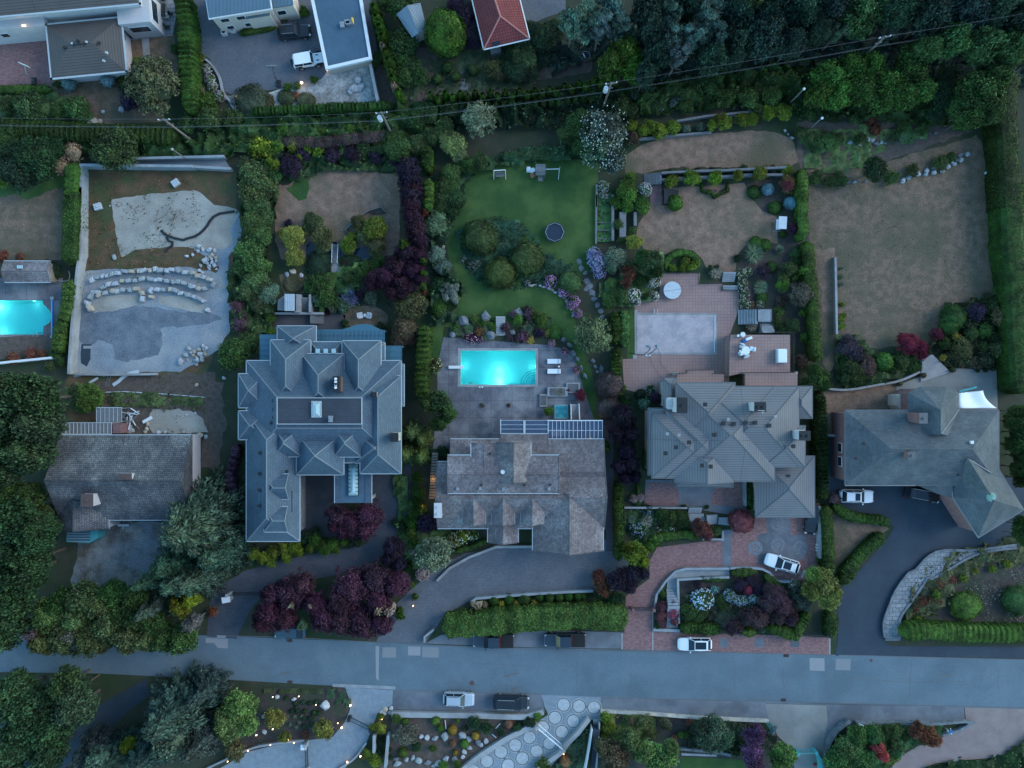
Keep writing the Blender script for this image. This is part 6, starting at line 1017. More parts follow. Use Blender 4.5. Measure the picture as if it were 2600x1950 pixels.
# top right forest
v('A3','P',(.075,.115,.1),'tall blue-grey eucalyptus-like tree at the top',"560 180 190,800 120 170,700 260 120,480 240 110,860 250 100",h=11,pale=True); v('A3','Q','bright','bright green full tree between the grey trees',"900 450 160,790 540 120,960 560 110",h=8); v('A3','P',(.07,.11,.09),'blue-grey pine in the right forest',"1260 330 150,1250 130 110,1560 180 160,1440 350 130,1330 470 110,1630 320 110",h=12,pale=True,limbs=12); v('A3','T','forest','dark forest tree behind the pines',"1080 120 150,1400 60 130,1800 150 190,1950 330 180,1750 400 150,2050 120 180,1120 280 130,1850 20 150,1600 480 130,1150 480 110,1060 620 90",h=11); v('A3','T','green','yellowish tree top in the right forest',"1900 50 90,1840 90 70",h=13); v('A3','S','grey','grey scrubby bush below the power lines',"1080 690 80,1160 870 60,980 740 60,1500 820 50,1300 820 60,1050 850 60"); v('A3','M','green','green bush below the power lines',"880 870 80,1300 700 70,640 760 70,960 900 70,1400 860 60,1700 790 90,1900 800 90,2080 780 90,1600 720 70,1980 900 70")
v('A4','T','forest','dark forest tree at the top right',"120 330 170,400 120 170,330 380 110,650 80 130,1150 120 150,1420 160 160,1700 130 170,1950 100 170,2150 200 150,1650 40 130,1300 40 130,530 300 90",h=11); v('A4','T',(.04,.085,.03),'mid green forest tree at the top right',"850 160 170,1000 90 120,820 50 110,1600 350 140,1850 380 160,2080 400 150,1400 430 110",h=10); v('A4','P',(.06,.08,.06),'bare-limbed pine among the forest trees',"300 300 130,480 220 120,700 290 90",h=9,pale=True,limbs=16)
v('A4','T',(.05,.1,.02),'leafy yellow-green tree in the row below the forest',"640 640 150,820 560 130,980 560 120,900 720 140,700 780 130,560 780 110,1080 700 140,1280 470 120,1280 620 150,1200 780 130,1370 740 110,1040 840 90",h=7); v('A4','T','green','large grey-green tree beside the tall right hedge',"1850 760 190,1730 900 140,1900 900 130,1960 640 110,1720 960 100",h=8); v('A4','T','dark','shaded tree between leafy row and tall hedge',"1560 760 130,1600 620 110,1500 900 90"); v('A4','S','rust','rust-red bush on the dry bank',"990 970 50,1020 1040 55"); v('A4','M','green','green bush on the dry bank',"650 1140 90,560 1160 60,720 1120 60,420 1060 60,480 1120 60,900 1110 50,1400 1040 60,1240 1020 60,1180 1090 50,850 960 50,1100 940 50,500 920 50,690 950 40",h=1.3); v('A4','T','dark','round dark tree on the boulder edge',"1010 1370 105",h=4.5); v('A4','M','green','green shrub along the boulder edge',"1150 1420 70,720 1450 75,640 1460 60,560 1400 50,1320 1370 60,1540 1300 70,1620 1260 50,530 1450 50",h=1.2)
# far right garden
v('B4','M',(.05,.04,.05),'dark plum bush below the dry far lawn',"800 1260 90,860 1330 75,740 1300 50",h=2); v('B4','M','green','green shrub above the angled house drive',"830 1480 85,880 1540 60,770 1530 60,760 1400 35,740 1480 40"); v('B4','M','brown','brown-green shrub above the angled house',"960 1440 75,950 1380 50,420 1390 60,480 1420 60"); v('B4','B','bright','round bright green shrub above the angled house',"1095 1400 78",h=2); v('B4','M','green','leafy shrub above the angled house steps',"1230 1390 70,1330 1450 50,1160 1460 45,1290 1380 45"); v('B4','Q',(.14,.022,.035),'crimson Japanese maple above the stone steps',"1290 1260 95,1370 1290 70,1240 1220 60,1390 1350 45",h=2.6); v('B4','M',(.12,.025,.035),'small crimson maple beside the larger crimson one',"1505 1180 60",h=2); v('B4','L','green','round deep green bush at the end of the dry lawn',"1650 1040 105,1620 1120 70",h=2.6); v('B4','M',(.03,.03,.055),'blue-black plum bush beside the deep green bush',"1825 1000 85",h=2.4); v('B4','M','green','green shrub in the right-hand shrub bank',"1950 960 70,2030 880 60,2090 960 60,1900 1150 70,1790 1180 60,1580 1260 55,1980 1200 60,1880 1280 50,2050 1130 60"); v('B4','M','olive','olive shrub in the right-hand shrub bank',"2020 1040 90,1720 1300 90,2000 1290 70,1650 1340 50,2080 1050 50"); v('B4','S','yellow','yellowish shrub in the right-hand shrub bank',"2020 1340 55,1660 1200 50,1560 1370 35,2060 940 50",h=1.4); v('B4','S','brown','brown low shrub at the patio edge',"1830 1420 60,1700 1420 40,1930 1400 50,1310 1430 40",h=.8); v('B4','B','olive','small potted ball shrub at the patio edge',"1405 1508 26,1218 1573 26,1640 1465 26",h=.8); v('B4','B','dark','small dark potted shrub on the patio',"1843 1472 17,1908 1470 17,1965 1460 15",h=.7); v('B4','G','sage','grey grassy plant along the garden path wall',"740 720 35,745 780 30,750 650 20",h=.6); v('B4','S','lime','lime plant along the garden path wall',"752 940 28,745 1060 35,750 1120 35,770 1030 25",h=.6)
v('B4','T','green','green tree beside the grey tile house corner',"550 1530 100,480 1580 70,600 1580 60,520 1470 60",h=4); v('C4','S','sage','frosty grey-green shrub left of the grey tile house',"425 230 60",h=1.2); v('C4','B','dark','round dark shrub left of the grey tile house',"400 160 45,290 190 35",h=1.2); v('C4','S','green','white-flowering shrub left of the grey tile house',"480 120 42",fl=((.4,.45,.4),'w')); v('C4','M','plum','dark plum shrub against the grey tile house',"525 190 52",h=1.6); v('C4','Q','plum','dark purple plum tree between the brown and grey houses',"270 350 105,210 470 85,310 480 90,290 620 85,230 740 75,320 720 85,350 820 60,270 830 60,240 290 60",h=5); v('C4','F','bright','lime feathery conifer at the brown house corner',"125 600 50,120 560 35",h=3); v('C4','M','tan','dried pinkish shrub below the purple trees',"400 990 35,345 1000 35",h=1); v('C4','S','green','green plant below the courtyard wall',"380 1030 40,1730 570 22,1840 1490 40,750 1060 24,932 1065 24",h=.8)
v('C4','G',(.3,.28,.24),'pale spiky palm-like plant in the front garden',"450 1180 65",h=1.4); v('C4','G','sage','green spiky plant in the front garden',"330 1165 42",h=1); v('C4','S','green','blue hydrangea in the front garden',"460 1085 45,400 1240 45,350 1250 40,410 1290 30,330 1220 30",fl=((.35,.45,.65),'w'),h=1); v('C4','M','green','green shrub in the front garden',"570 1120 55,640 1150 60,730 1130 55,700 1200 50,590 1180 50,760 1190 40,1000 1260 50"); v('C4','S','green','white-speckled shrub in the front garden',"640 1220 55,690 1180 45,540 1230 35",fl=((.5,.5,.42),'w'),h=1); v('C4','B','hedge','round clipped shrub at the end of the front hedge',"475 1380 52,520 1350 40",h=1.2); v('C4','M',(.11,.045,.04),'reddish-brown maple beside the white stairs',"890 1235 85,930 1290 50,850 1190 45",h=2.6); v('C4','L',(.12,.045,.04),'round red-brown maple right of the white stairs',"1215 1180 105",h=3,name='round_maple',cat='tree'); v('C4','T','lime','light green tree at the curved brick drive',"350 1430 105,420 1500 50,290 1390 50",h=4.5); v('D4','M','rust','dark red shrub at the hedge end above the gate',"80 170 85,110 230 60,60 110 60",h=2.6); v('D4','T','plum','dark purple tree at the hedge end above the gate',"230 140 105,340 100 90,310 190 70,410 90 55",h=4); v('D4','M','dark','dark green shrub at the hedge end above the gate',"200 300 60,240 290 40,60 270 40",h=1.8)
v('D3','B','hedged','rounded dark shrub along the drive wall',"803 318 46,925 308 48,1043 305 54,1168 292 40,1248 292 46,1328 290 42,1403 286 42,1478 284 42,1520 282 34",h=1.1); v('D3','S','yellow','orange-flowering plant between wall and hedge',"870 340 34,983 330 26,1133 330 34,1328 340 16",h=.7,fl=((.6,.3,.03),'w')); v('D3','S','tan','pale dried shrub at the hedge top',"680 350 48,730 350 30,630 340 30",h=1.2)
# walled front bed
v('D4','B','green','white-and-blue hydrangea in the walled front bed',"898 310 92",fl=[((.4,.5,.58),'d')],h=1.5); v('D4','B','green','blue-white hydrangea row in the walled front bed',"1110 275 50,1150 300 45,1200 320 45,1250 315 45,1310 300 42",fl=[((.35,.46,.56),'d')],h=1.2); v('D4','S','spruce','blue-grey round shrub in the walled front bed',"992 227 40",h=.9); v('D4','M','plum','plum bush in the walled front bed',"1350 230 60,1190 190 60,1290 150 50,850 190 40",h=1.4); v('D4','B',(.14,.02,.04),'crimson round shrub in the walled front bed',"1262 235 48",h=1.2); v('D4','Q',(.065,.035,.045),'dark plum-brown tree in the walled front bed',"1480 290 110,1540 380 100,1400 340 80,1330 450 100,1140 520 85,1250 440 80,1600 450 70,1440 230 60,1500 450 70",h=3.2); v('D4','M','green','green bush in the walled front bed',"790 400 70,860 440 60,900 420 50,1030 320 50,1060 370 40,770 450 50"); v('D4','M',(.05,.08,.06),'grey-green bush in the walled front bed',"1680 300 85,1640 250 55,1720 350 60,1600 490 50"); v('D4','T',(.13,.16,.04),'yellow-green tree between white car and dark driveway',"1850 170 120,1900 300 95,1780 110 70,1760 230 80,1950 250 60",h=4.5); v('D4','S','sage','white rose bush behind the white car',"1630 190 45",fl=((.55,.52,.48),'w'),h=1); v('D4','M',(.1,.04,.045),'red-twig shrub over the narrow steps',"570 360 55,560 440 50,570 500 40,660 340 40",h=1.2); v('D4','S','hedge','green shrub left of the narrow steps',"575 260 35,540 520 30",h=1); v('D4','D',(.16,.05,.06),'sparse pink-red shrub hanging over the narrow steps',"655 420 60,670 490 40",h=1.4)
# right island and lower right
v('D5','S','lime','lime shrub in the gravel garden at the right',"1728 138 42,1510 262 42,1365 470 36,1960 60 38,2085 28 40,1820 80 35",h=.9); v('D5','L','bright','large low green mound in the gravel garden',"1750 360 130",h=1.4); v('D5','L','green','dark green mound at the right edge',"2170 320 130",h=1.8); v('D5','S','rust','rusty shrub in the gravel garden at the right',"1530 335 45,1460 310 28,1640 150 45,1540 180 55,1400 330 45,1340 380 40",h=.7); v('D5','G','sage','silvery spiky plant by the curved stone walk',"1410 240 45",h=.8); v('C5','T','green','green tree at the right edge below the garage wing',"2180 1210 80,2170 1290 60,2200 1330 50",h=5); v('C5','T','green','green tree in the row at the right edge',"2110 380 80,2170 470 90,2130 570 90,2190 660 80,2160 750 80,2200 840 80,2150 300 60",h=6); v('C5','D','mauve','bare twiggy shrub left of the parked white car',"690 1000 60",h=1.6); v('C5','S','green','small plant on the curved stone walk',"1730 1420 16,1590 1505 13",h=.4); v('D5','S','green','small plant in a pocket of the curved stone walk',"1440 118 14,1328 238 15",h=.4)
v('D5','T',(.05,.1,.03),'leafy green tree on the lower right island',"800 1500 130,900 1590 110,700 1600 110,860 1400 90,1000 1380 80,780 1640 80",h=3.6); v('D5','M','rust','rusty maple on the lower right island',"1430 1400 90,1340 1360 70,1490 1440 60,1350 1310 40",h=2.6); v('D5','M',(.3,.06,.05),'coral-red maple on the lower right island',"1030 1480 60,1070 1550 48",h=3.4); v('D5','M','green','green shrub on the lower right island',"1180 1350 70,1090 1350 60,1160 1480 60,1250 1400 50"); v('D4','T',(.07,.13,.03),'rounded green tree left of the teal gate',"1530 1550 110,1490 1610 60",h=4.5); v('D4','T',(.1,.045,.09),'purple tree in the lower bed left of the teal gate',"1300 1400 85,1290 1530 90,1310 1620 80,1340 1350 50",h=4.5); v('D4','S','spruce','blue-green shrub at the corner of the concrete drive',"1455 1355 45,1430 1320 30",h=1.1); v('D4','T',(.035,.065,.03),'broad dark tree in the lower bed',"980 1390 160,880 1330 80,1080 1420 80",h=3.6); v('D4','T',(.09,.14,.05),'light green tree at the bottom of the lower bed',"560 1570 140,430 1520 100,640 1480 70,310 1420 80",h=5); v('D4','T',(.08,.07,.04),'brownish tree at the bottom left of the lower bed',"200 1560 130,100 1480 80",h=4.5); v('D4','M','lime','yellow-green shrub beside the dark steps',"120 1250 55,130 1340 55,110 1420 50,170 1330 35",h=1.8); v('D4','M','olive','olive shrub in the lower bed',"430 1290 70,600 1310 55,330 1280 50,470 1370 40"); v('D4','B','hedge','small clipped ball in the lower bed',"722 1395 30,770 1395 30",h=.9); v('D4','S','rust','rusty shrub in the lower bed',"790 1290 40,670 1420 35",h=.8); v('D4','S','lime','yellow-green plant along the lower road wall',"1010 1290 45,1060 1320 35",h=.9); v('D4','M','dark','dark green bush beside the purple tree',"1380 1340 50,1200 1470 50,1160 1520 50")
# rock garden lower middle
v('D3','M',(.1,.1,.06),'loose olive-brown bush in the lower rock garden',"90 1390 100",h=2); v('D3','B','bright','clipped round shrub in the lower rock garden',"338 1278 44,72 1540 44,372 1345 34,512 1277 22,568 1470 38,90 1290 30",h=1.1); v('D3','B',(.2,.12,.02),'golden round shrub in the lower rock garden',"470 1358 43,655 1402 36,492 1540 25",h=1); v('D3','B',(.15,.075,.04),'coppery round shrub in the lower rock garden',"920 1308 42,470 1465 32,1375 1610 48",h=1); v('D3','M','dark','dark bush in the lower rock garden',"650 1290 60,740 1330 60,1085 1290 50,990 1330 40,860 1370 40,180 1480 50,570 1340 30"); v('D3','M','bright','green shrub in the lower rock garden',"20 1260 45,180 1490 40,1150 1245 40,400 1640 50,310 1500 35,1200 1640 80,510 1630 40",h=1.2); v('D2','M','lime','lamp-lit lime shrub beside the driveway wall',"1320 1340 50,1320 1240 30,1200 1540 45,1270 1600 60,1250 1330 35",h=1.4); v('D2','M','dark','dark shrub between the driveway walls',"1310 1440 35,1310 1530 35,1390 1510 25,1395 1570 25")
v('C3','M','bright','rounded green shrub beside the spa',"1243 300 42",h=1.3); v('C3','G',(.2,.22,.1),'pale-edged spiky plant in a stone planter by the spa',"1330 140 52",h=1); v('C3','M',(.12,.02,.035),'crimson round maple beside the spa steps',"1500 172 52",h=1.6); v('C3','S','brown','small brown weed in the terrace joint',"710 250 20,925 252 20",h=.3); v('C3','S','red','red shrub beside the stone planter',"1395 130 25,1260 145 22",h=.6); v('C3','M','bright','lime shrub right of the spa path',"1830 170 20,1860 210 35,1845 110 25")
# ---------- cars ----------
def loft(mb,st,nz=6):
    """st: (x, half width, z bottom, z top); rounded-shoulder sections"""
    prof=[(-.86,0),(-1,.22),(-1,.62),(-.93,.9),(-.72,1),(-.3,1.02),(0,1.03),(.3,1.02),(.72,1),(.93,.9),(1,.62),(1,.22),(.86,0)]
    b=len(mb.v); n=len(prof)
    for x,hw,z0,z1 in st:
        for u,v in prof: mb.v.append((x,u*hw,z0+(z1-z0)*v))
    for i in range(len(st)-1):
        for j in range(n-1): a=b+i*n+j; mb.f.append((a,a+n,a+n+1,a+1))
        a=b+i*n; mb.f.append((a,a+n-1,a+2*n-1,a+n))
    mb.f.append(tuple(b+j for j in range(n))); mb.f.append(tuple(b+(len(st)-1)*n+j for j in range(n-1,-1,-1)))
CARS={ # length,width, hood z, belt z, roof z, cowl x, roof front x, roof rear x, rear glass base x
 'suv':(4.75,1.92,1.02,1.1,1.72,.95,.3,-1.75,-2.15),'wagon':(4.85,1.9,.92,.98,1.5,.95,.2,-1.7,-2.2),'coupe':(4.6,1.85,.85,.92,1.33,.7,-.1,-1.1,-1.95),
 'jeep':(4.3,1.88,1.15,1.2,1.85,.75,.5,-1.85,-1.95),'pickup':(5.75,2.0,1.1,1.18,1.85,1.35,.75,-.75,-.85),'minivan':(5.0,1.97,1.02,1.1,1.76,1.35,.65,-2.1,-2.4)}
def car(kind,paint,t,x,y,deg,label,name='parked_car',cat='car',rails=False,sun=None,L=None,tint=None):
    l,w,hz,bz,rz,xc,xrf,xrr,xb=CARS[kind]; l0=l; l=L or l; sc=l/l0; hw=w/2; p=W(t,x,y,.9); root=thing(name,label,cat,(0,0,0),0,None); P_=M[paint]
    mb=MB(); f=l/2/sc*1.0
    if kind=='pickup': st=[(f,.62*hw,.5,.75),(f-.1,.86*hw,.42,hz-.12),(f-.45,.95*hw,.38,hz-.02),(xc,hw,.36,bz),(xb,hw,.36,bz),(-f+.1,hw,.38,bz),(-f,.94*hw,.45,bz-.05)]
    else: st=[(f,.55*hw,.5,.66),(f-.08,.78*hw,.4,hz-.2),(f-.3,.9*hw,.33,hz-.07),(f-.75,.97*hw,.3,hz),(xc,hw,.28,bz),(0,hw,.28,bz),(xrr,hw,.28,bz),(-f+.3,.96*hw,.3,bz-.04),(-f+.1,.86*hw,.4,bz-.12),(-f,.62*hw,.5,.8)]
    if kind=='jeep': st=[(f,.72*hw,.55,1.0),(f-.08,.78*hw,.5,hz),(xc,.82*hw,.5,bz),(xc-.05,.9*hw,.45,bz),(-f+.1,.9*hw,.45,bz),(-f,.86*hw,.5,bz)]
    loft(mb,st)
    # cabin pillars and roof
    wr=.74*hw if kind!='jeep' else .84*hw; wb=.92*hw if kind!='jeep' else .88*hw
    def fr(z): return 0
    ro=[(xrf,wr*.96),(xrf-.5,wr),(xrr+.3,wr*.98),(xrr,wr*.9)]
    top=[(a,b,rz-.03 if i in(0,3) else rz) for i,(a,b) in enumerate(ro)]
    b=len(mb.v); mb.v+=[(a,s*k,z+.02) for s in (1,-1) for a,k,z in top]+[(a,s*k,z-.06) for s in (1,-1) for a,k,z in top]; 
    for q in range(3): mb.f+= [(b+q,b+q+1,b+4+q+1,b+4+q),(b+8+q,b+8+q+1,b+q+1,b+q),(b+12+q+1,b+12+q,b+4+q,b+4+q+1)]
    mb.f+=[(b,b+4,b+12,b+8),(b+3,b+11,b+15,b+7)]
    for s in (1,-1):
        for (xa,ya,za,xb_,yb_,zb) in ((xc-.02,wb*.97,bz-.02,xrf,wr*.96,rz-.05),(xb+.02,wb*.95,bz-.02,xrr,wr*.9,rz-.05),((xrf+xrr)/2,wb,bz-.02,(xrf+xrr)/2,wr,rz-.03)): mb.tube((xa,s*ya,za),(xb_,s*yb_,zb),.045,.04,5)
    mb.build('body',P_,root)
    G=M['glass']
    def quad(nm,q,m=G,par=root): m_=MB(); m_.v=[Vector(v) for v in q]; m_.f=[tuple(range(len(q)))]; return m_.build(nm,m,par)
    quad('windscreen',[(xc,wb*.93,bz+.01),(xrf+.0,wr*.92,rz-.05),(xrf,-wr*.92,rz-.05),(xc,-wb*.93,bz+.01)]); quad('rear_window',[(xb,-wb*.9,bz+.01),(xrr,-wr*.86,rz-.06),(xrr,wr*.86,rz-.06),(xb,wb*.9,bz+.01)])
    for s in (1,-1): quad('side_window',[(xc-.05,s*wb*.985,bz),(xb+.05,s*wb*.97,bz),(xrr+.02,s*wr*.93,rz-.06),((xrf+xrr)/2,s*wr*1.0,rz-.05),(xrf-.02,s*wr*.98,rz-.06)])
    if sun: quad('sunroof',[(sun[0],wr*.72,rz+.028),(sun[1],wr*.72,rz+.028),(sun[1],-wr*.72,rz+.028),(sun[0],-wr*.72,rz+.028)])
    if rails:
        for s in (1,-1): m_=MB(); m_.tube((xrf-.2,s*wr*.88,rz+.07),(xrr+.25,s*wr*.86,rz+.07),.03,.03,5); m_.build('roof_rail',M['black'] if paint!='paint_k' else M['steel'],root)
    if kind=='pickup':
        m_=MB(); m_.box((xb-.1-f+.12)/2,0,bz+.03,abs(-f+.12-xb+.1),hw*1.78,.05); m_.build('bed_cover',M['rubber'],root,bevel=.02); m_=MB(); m_.box(xb-.06,0,bz+.02,.06,hw*1.7,.1); m_.build('third_brake_light',M['tail'],root); m_=MB(); m_.box(f-.03,0,.7,.1,hw*1.5,.22); m_.build('bumper',M['steel'],root)
    if kind=='jeep':
        for s in (1,-1):
            for xx in (f-.55,-f+.7): m_=MB(); m_.box(xx,s*hw*.92,1.0,.95,.24,.1); m_.build('fender',M['rubber'],root,bevel=.03)
        m_=MB(); m_.tube((-f-.02,0,1.1),(-f-.24,0,1.1),.38,.38,16); m_.build('spare_wheel',M['rubber'],root); [quad('hood_vent',[(f-.6,s*.3,hz+.05),(f-1.0,s*.3,hz+.06),(f-1.0,s*.45,hz+.06),(f-.6,s*.45,hz+.05)],M['black']) for s in (1,-1)]
    r=.36 if kind in('suv','minivan','wagon','coupe') else .42
    for xx in (f-.95,-f+.95):
        for s in (1,-1):
            m_=MB(); m_.tube((xx,s*(hw-.24),r),(xx,s*(hw-.01),r),r,r,18); ty=m_.build('wheel',M['rubber'],root); m_=MB(); m_.tube((xx,s*(hw-.05),r),(xx,s*(hw+.01),r),r*.62,r*.6,14); m_.build('rim',M['steel'],ty)
    for s in (1,-1):
        m_=MB(); m_.box(f-.2,s*hw*.66,hz-.2,.3,.3,.14,-s*.5); m_.build('headlight',M['head'],root,bevel=.03); m_=MB(); m_.box(-f+.1,s*hw*.76,bz-.22,.16,.22,.22,s*.4); m_.build('tail_light',M['tail'],root,bevel=.02)
        m_=MB(); m_.box(xc-.25,s*(hw+.1),bz+.08,.14,.22,.15); m_.build('wing_mirror',P_,root,bevel=.03)
    root.scale=(sc,1,1); root.location=(p.x,p.y,.02); root.rotation_euler=(0,0,R(deg)); return root
car('suv','paint_k','A2',303,252,5,'black SUV with a bright windscreen in the top parking court',cat='SUV',rails=True)
car('jeep','paint_w','A2',420,482,10,'boxy white off-roader with spare wheel beside the flat-roofed garage',cat='off-road car')
car('suv','paint_w','C5',872,980,-1,'white SUV with sunroof and black roof rails in the dark driveway',cat='SUV',rails=True,sun=(.1,-.6))
car('minivan','paint_k','C5',1398,966,-10,'black car with glass roof panels tucked against the angled garage wing',rails=True,sun=(.4,-1.4))
car('coupe','paint_k','C4',1778,1160,-97,'black low coupe half under the tiled garage roof edge',L=4.5)
car('wagon','paint_w','C4',1540,1522,163,'white estate car with dark sunroof on the red brick drive',rails=True,sun=(.05,-1.0),L=5.0)
car('wagon','paint_w','D4',837,668,180,'white car with large dark glass roof parked on the brick verge',sun=(.1,-1.45),L=4.8)
car('suv','paint_s','D3',520,1108,-2,'silver SUV parked in the lower roadside strip',cat='SUV',rails=True,L=4.45)
car('minivan','paint_k','D3',942,1134,-2,'black people carrier parked behind the silver SUV',cat='minivan',rails=True,L=5.1)
car('pickup','paint_n','D3',1374,634,180,'dark navy pickup with covered bed, fully visible below the shaggy hedge',name='pickup_truck',cat='pickup truck')
car('pickup','paint_n','D3',800,640,180,'dark pickup half hidden under the shaggy hedge',name='pickup_truck',cat='pickup truck')
car('coupe','paint_b','D2',585,572,180,'dark blue car mostly hidden under the purple maples',L=4.4)
# ---------- rocks and stone walls ----------
thicket('scrub_tufts','S',"205 420,500 420,510 560,490 660,230 700,195 560",.18,(.13,.07,.035),'brown scrubby tufts on the construction yard',dens=9,ls=.1,bare=-.02,cat='scrub',base=.03)
thicket('scrub_tufts','S',"205 420,500 420,520 560,500 720,230 720,195 560",.18,(.06,.075,.022),'green scrubby tufts on the construction yard',dens=6,ls=.1,bare=.16,cat='scrub',base=.03)
thicket('dry_tufts','S',"2060 430,2530 430,2530 760,2280 860,2090 860",.06,(.1,.085,.05),'short dry tufts on the far lawn',dens=7,ls=.07,bare=.05,cat='grass',base=.01)
thicket('dry_tufts','S',"1600 440,1640 370,2000 340,2030 410,1970 550,1780 650,1640 590",.06,(.13,.1,.06),'short dry tufts on the terraced lawns',dens=7,ls=.07,bare=.05,cat='grass',base=.01)
thicket('dry_tufts','S',"690 560,700 470,840 430,1010 450,1010 620,700 600",.06,(.12,.1,.06),'short dry tufts on the pond garden lawn',dens=7,ls=.07,bare=.05,cat='grass',base=.01)
thicket('weeds','S',"190 960,540 950,545 1080,420 1100,200 1080",.25,(.075,.07,.03),'sparse weeds on the rubble behind the dark shake house',dens=7,ls=.1,bare=.05,cat='weeds',base=.02)
boulder_wall('B1',"735 760,800 735,900 705,1000 690,1100 676,1300 668,1480 680,1600 712,1700 745,1740 765,1715 800",.62,'topmost curved boulder terrace wall in the construction yard')
boulder_wall('B1',"745 850,800 845,870 800,940 772,1080 752,1250 748,1420 765,1540 790,1640 825,1680 820",.62,'middle curved boulder terrace wall in the construction yard')
boulder_wall('B1',"745 1000,718 940,745 890,810 872,900 848,1000 830,1100 822,1145 835,1155 895",.62,'lower left curved boulder wall in the construction yard'); boulder_wall('B1',"1232 895,1230 830,1330 820,1450 845,1560 875,1640 915,1665 950",.62,'lower right curved boulder wall in the construction yard')
rocks('B1',"1598 472 24,1625 502 20,1590 515 18,1680 498 26,1720 512 22,1700 545 24,1730 565 18,1685 560 22,1655 570 18,1640 590 26,1612 630 20,1660 610 22,1700 600 24,1720 625 26,1680 635 24,1735 590 18,1600 670 22,1625 685 18,1680 655 16,1735 660 15,1700 575 18,1668 585 17",'grey boulder in the pile above the terrace walls',h=.8)
rocks('B1',"1498 555 18,1545 542 18",'lone grey boulder beside the pile above the terrace walls'); rocks('B1',"1515 1297 24,1492 1347 27,1448 1397 32,1560 1320 24,1595 1303 24,1635 1305 22,1550 1350 20,1600 1340 28,1645 1345 20,1583 1388 26,1620 1390 20,1580 1422 20,1560 1392 18,1620 1365 20,1655 1290 20,1630 1275 20,1575 1365 18,1640 1325 16,1535 1330 18,1505 1385 14",'pale boulder in the pile at the bottom of the gravel yard',h=.9)
rocks('B1',"1660 988 29",'large pale boulder at the right end of the boulder walls',h=.9); rocks('C1',"1575 85 22",'single pale boulder above the dark shake house'); rocks('C1',"1185 400 24,1178 440 24,1165 465 22,1495 328 12,1570 316 16,1355 435 12,1600 490 34,1650 500 22,1325 465 16,1475 465 16,1270 468 20,1800 30 20",'loose stone behind the dark shake house'); rocks('B1',"915 562 26,880 150 9,912 132 9",'small pale stone on the brown scrub'); rocks('D2',"867 1155 44",'large pale angular boulder in the lit garden bed',h=.8); rocks('D2',"622 1105 25,485 1090 22,380 1245 22,378 1368 24",'bluish boulder in the lit garden bed')
M2=rocks('D3',"215 1412 26,270 1420 30,330 1425 28,405 1400 40,545 1400 42,600 1425 26,680 1450 30,700 1470 24,735 1440 30,608 1495 28,570 1530 26,420 1580 30,490 1585 30,550 1575 24,355 1625 36,270 1610 28,200 1600 34,155 1580 26,100 1595 24,30 1620 34,320 1640 20,20 1590 24",'pale blue-grey rock in the lower rock garden',h=.7,sets=[2,6,8,0]); rocks('D2',"1350 1190 34,1400 1175 26,1325 1215 24,1390 1215 20,1350 1225 20",'large paving stone beside the driveway corner',h=.2)
boulder_wall('A4',"1215 1460,1300 1420,1420 1390,1540 1370,1640 1320,1700 1280,1760 1240",.8,'long pale boulder wall across the dry far lawn',h=.6,sets=[2,6,0,3]); boulder_wall('A4',"1230 1440,1330 1400,1450 1365,1560 1335,1650 1290,1740 1225",.75,'second course behind the long pale boulder wall',h=.5,sets=[2,6,8,9]); boulder_wall('A4',"780 1465,870 1460,960 1455",.55,'short boulder wall left of the round dark tree',h=.5,sets=[2,6,8,9]); boulder_wall('A4',"290 1030,320 1090,370 1120",.5,'short boulder edging at the left of the dry bank',h=.4,sets=[2,6,8,9]); rocks('A4',"815 1145 24,890 1160 18,960 1115 26,1000 1125 24,1030 1150 24,1070 1145 22,1100 1150 14,1505 1065 18,1210 1110 14,1240 1115 14,1385 1100 14,1350 1110 12",'grey rock on the dry bank',sets=[2,6,8]); rocks('A2',"840 700 42,780 715 50,810 640 40,760 740 34",'large flat rock in the outcrop by the garage',h=.5,sets=[0,3,4])
rocks('A1',"760 975 40,720 985 30,800 970 26,970 880 28,825 895 20",'pale rock below the top left lawn'); rocks('B2',"300 680 36,360 705 24,250 705 26",'smooth grey rock above the brown grass mound'); rocks('B2',"1660 1080 60,1850 1040 50,2100 1000 50,1580 1180 30,1880 1180 50,2060 1160 30",'rounded grey rock in the pool rock garden',h=.6,sets=[8,9]); boulder_wall('B3',"130 785,230 800,320 830,380 860,430 910,480 1000,500 1060",.35,'low stone edging along the pink azaleas',h=.3); boulder_wall('B2',"1555 280,1520 400,1500 480",.5,'small stone edging left of the green lawn',h=.3); boulder_wall('B3',"395 1215,450 1260,500 1350,545 1440,580 1520",.8,'stone wall right of the pool terrace',h=.8,sets=[8,9]); boulder_wall('B3',"640 1370,670 1440,685 1500",.7,'short stone wall below the loose olive tree',h=.6,sets=[8,9])
rocks('B3',"545 600 28,560 650 30,590 690 24,600 750 36,620 800 34,640 850 34,660 900 30,690 950 28,710 1000 28,720 1050 26,600 820 24,720 1455 30,715 1480 24",'flat grey stepping stone in the stone path',h=.12,sets=[8,9])
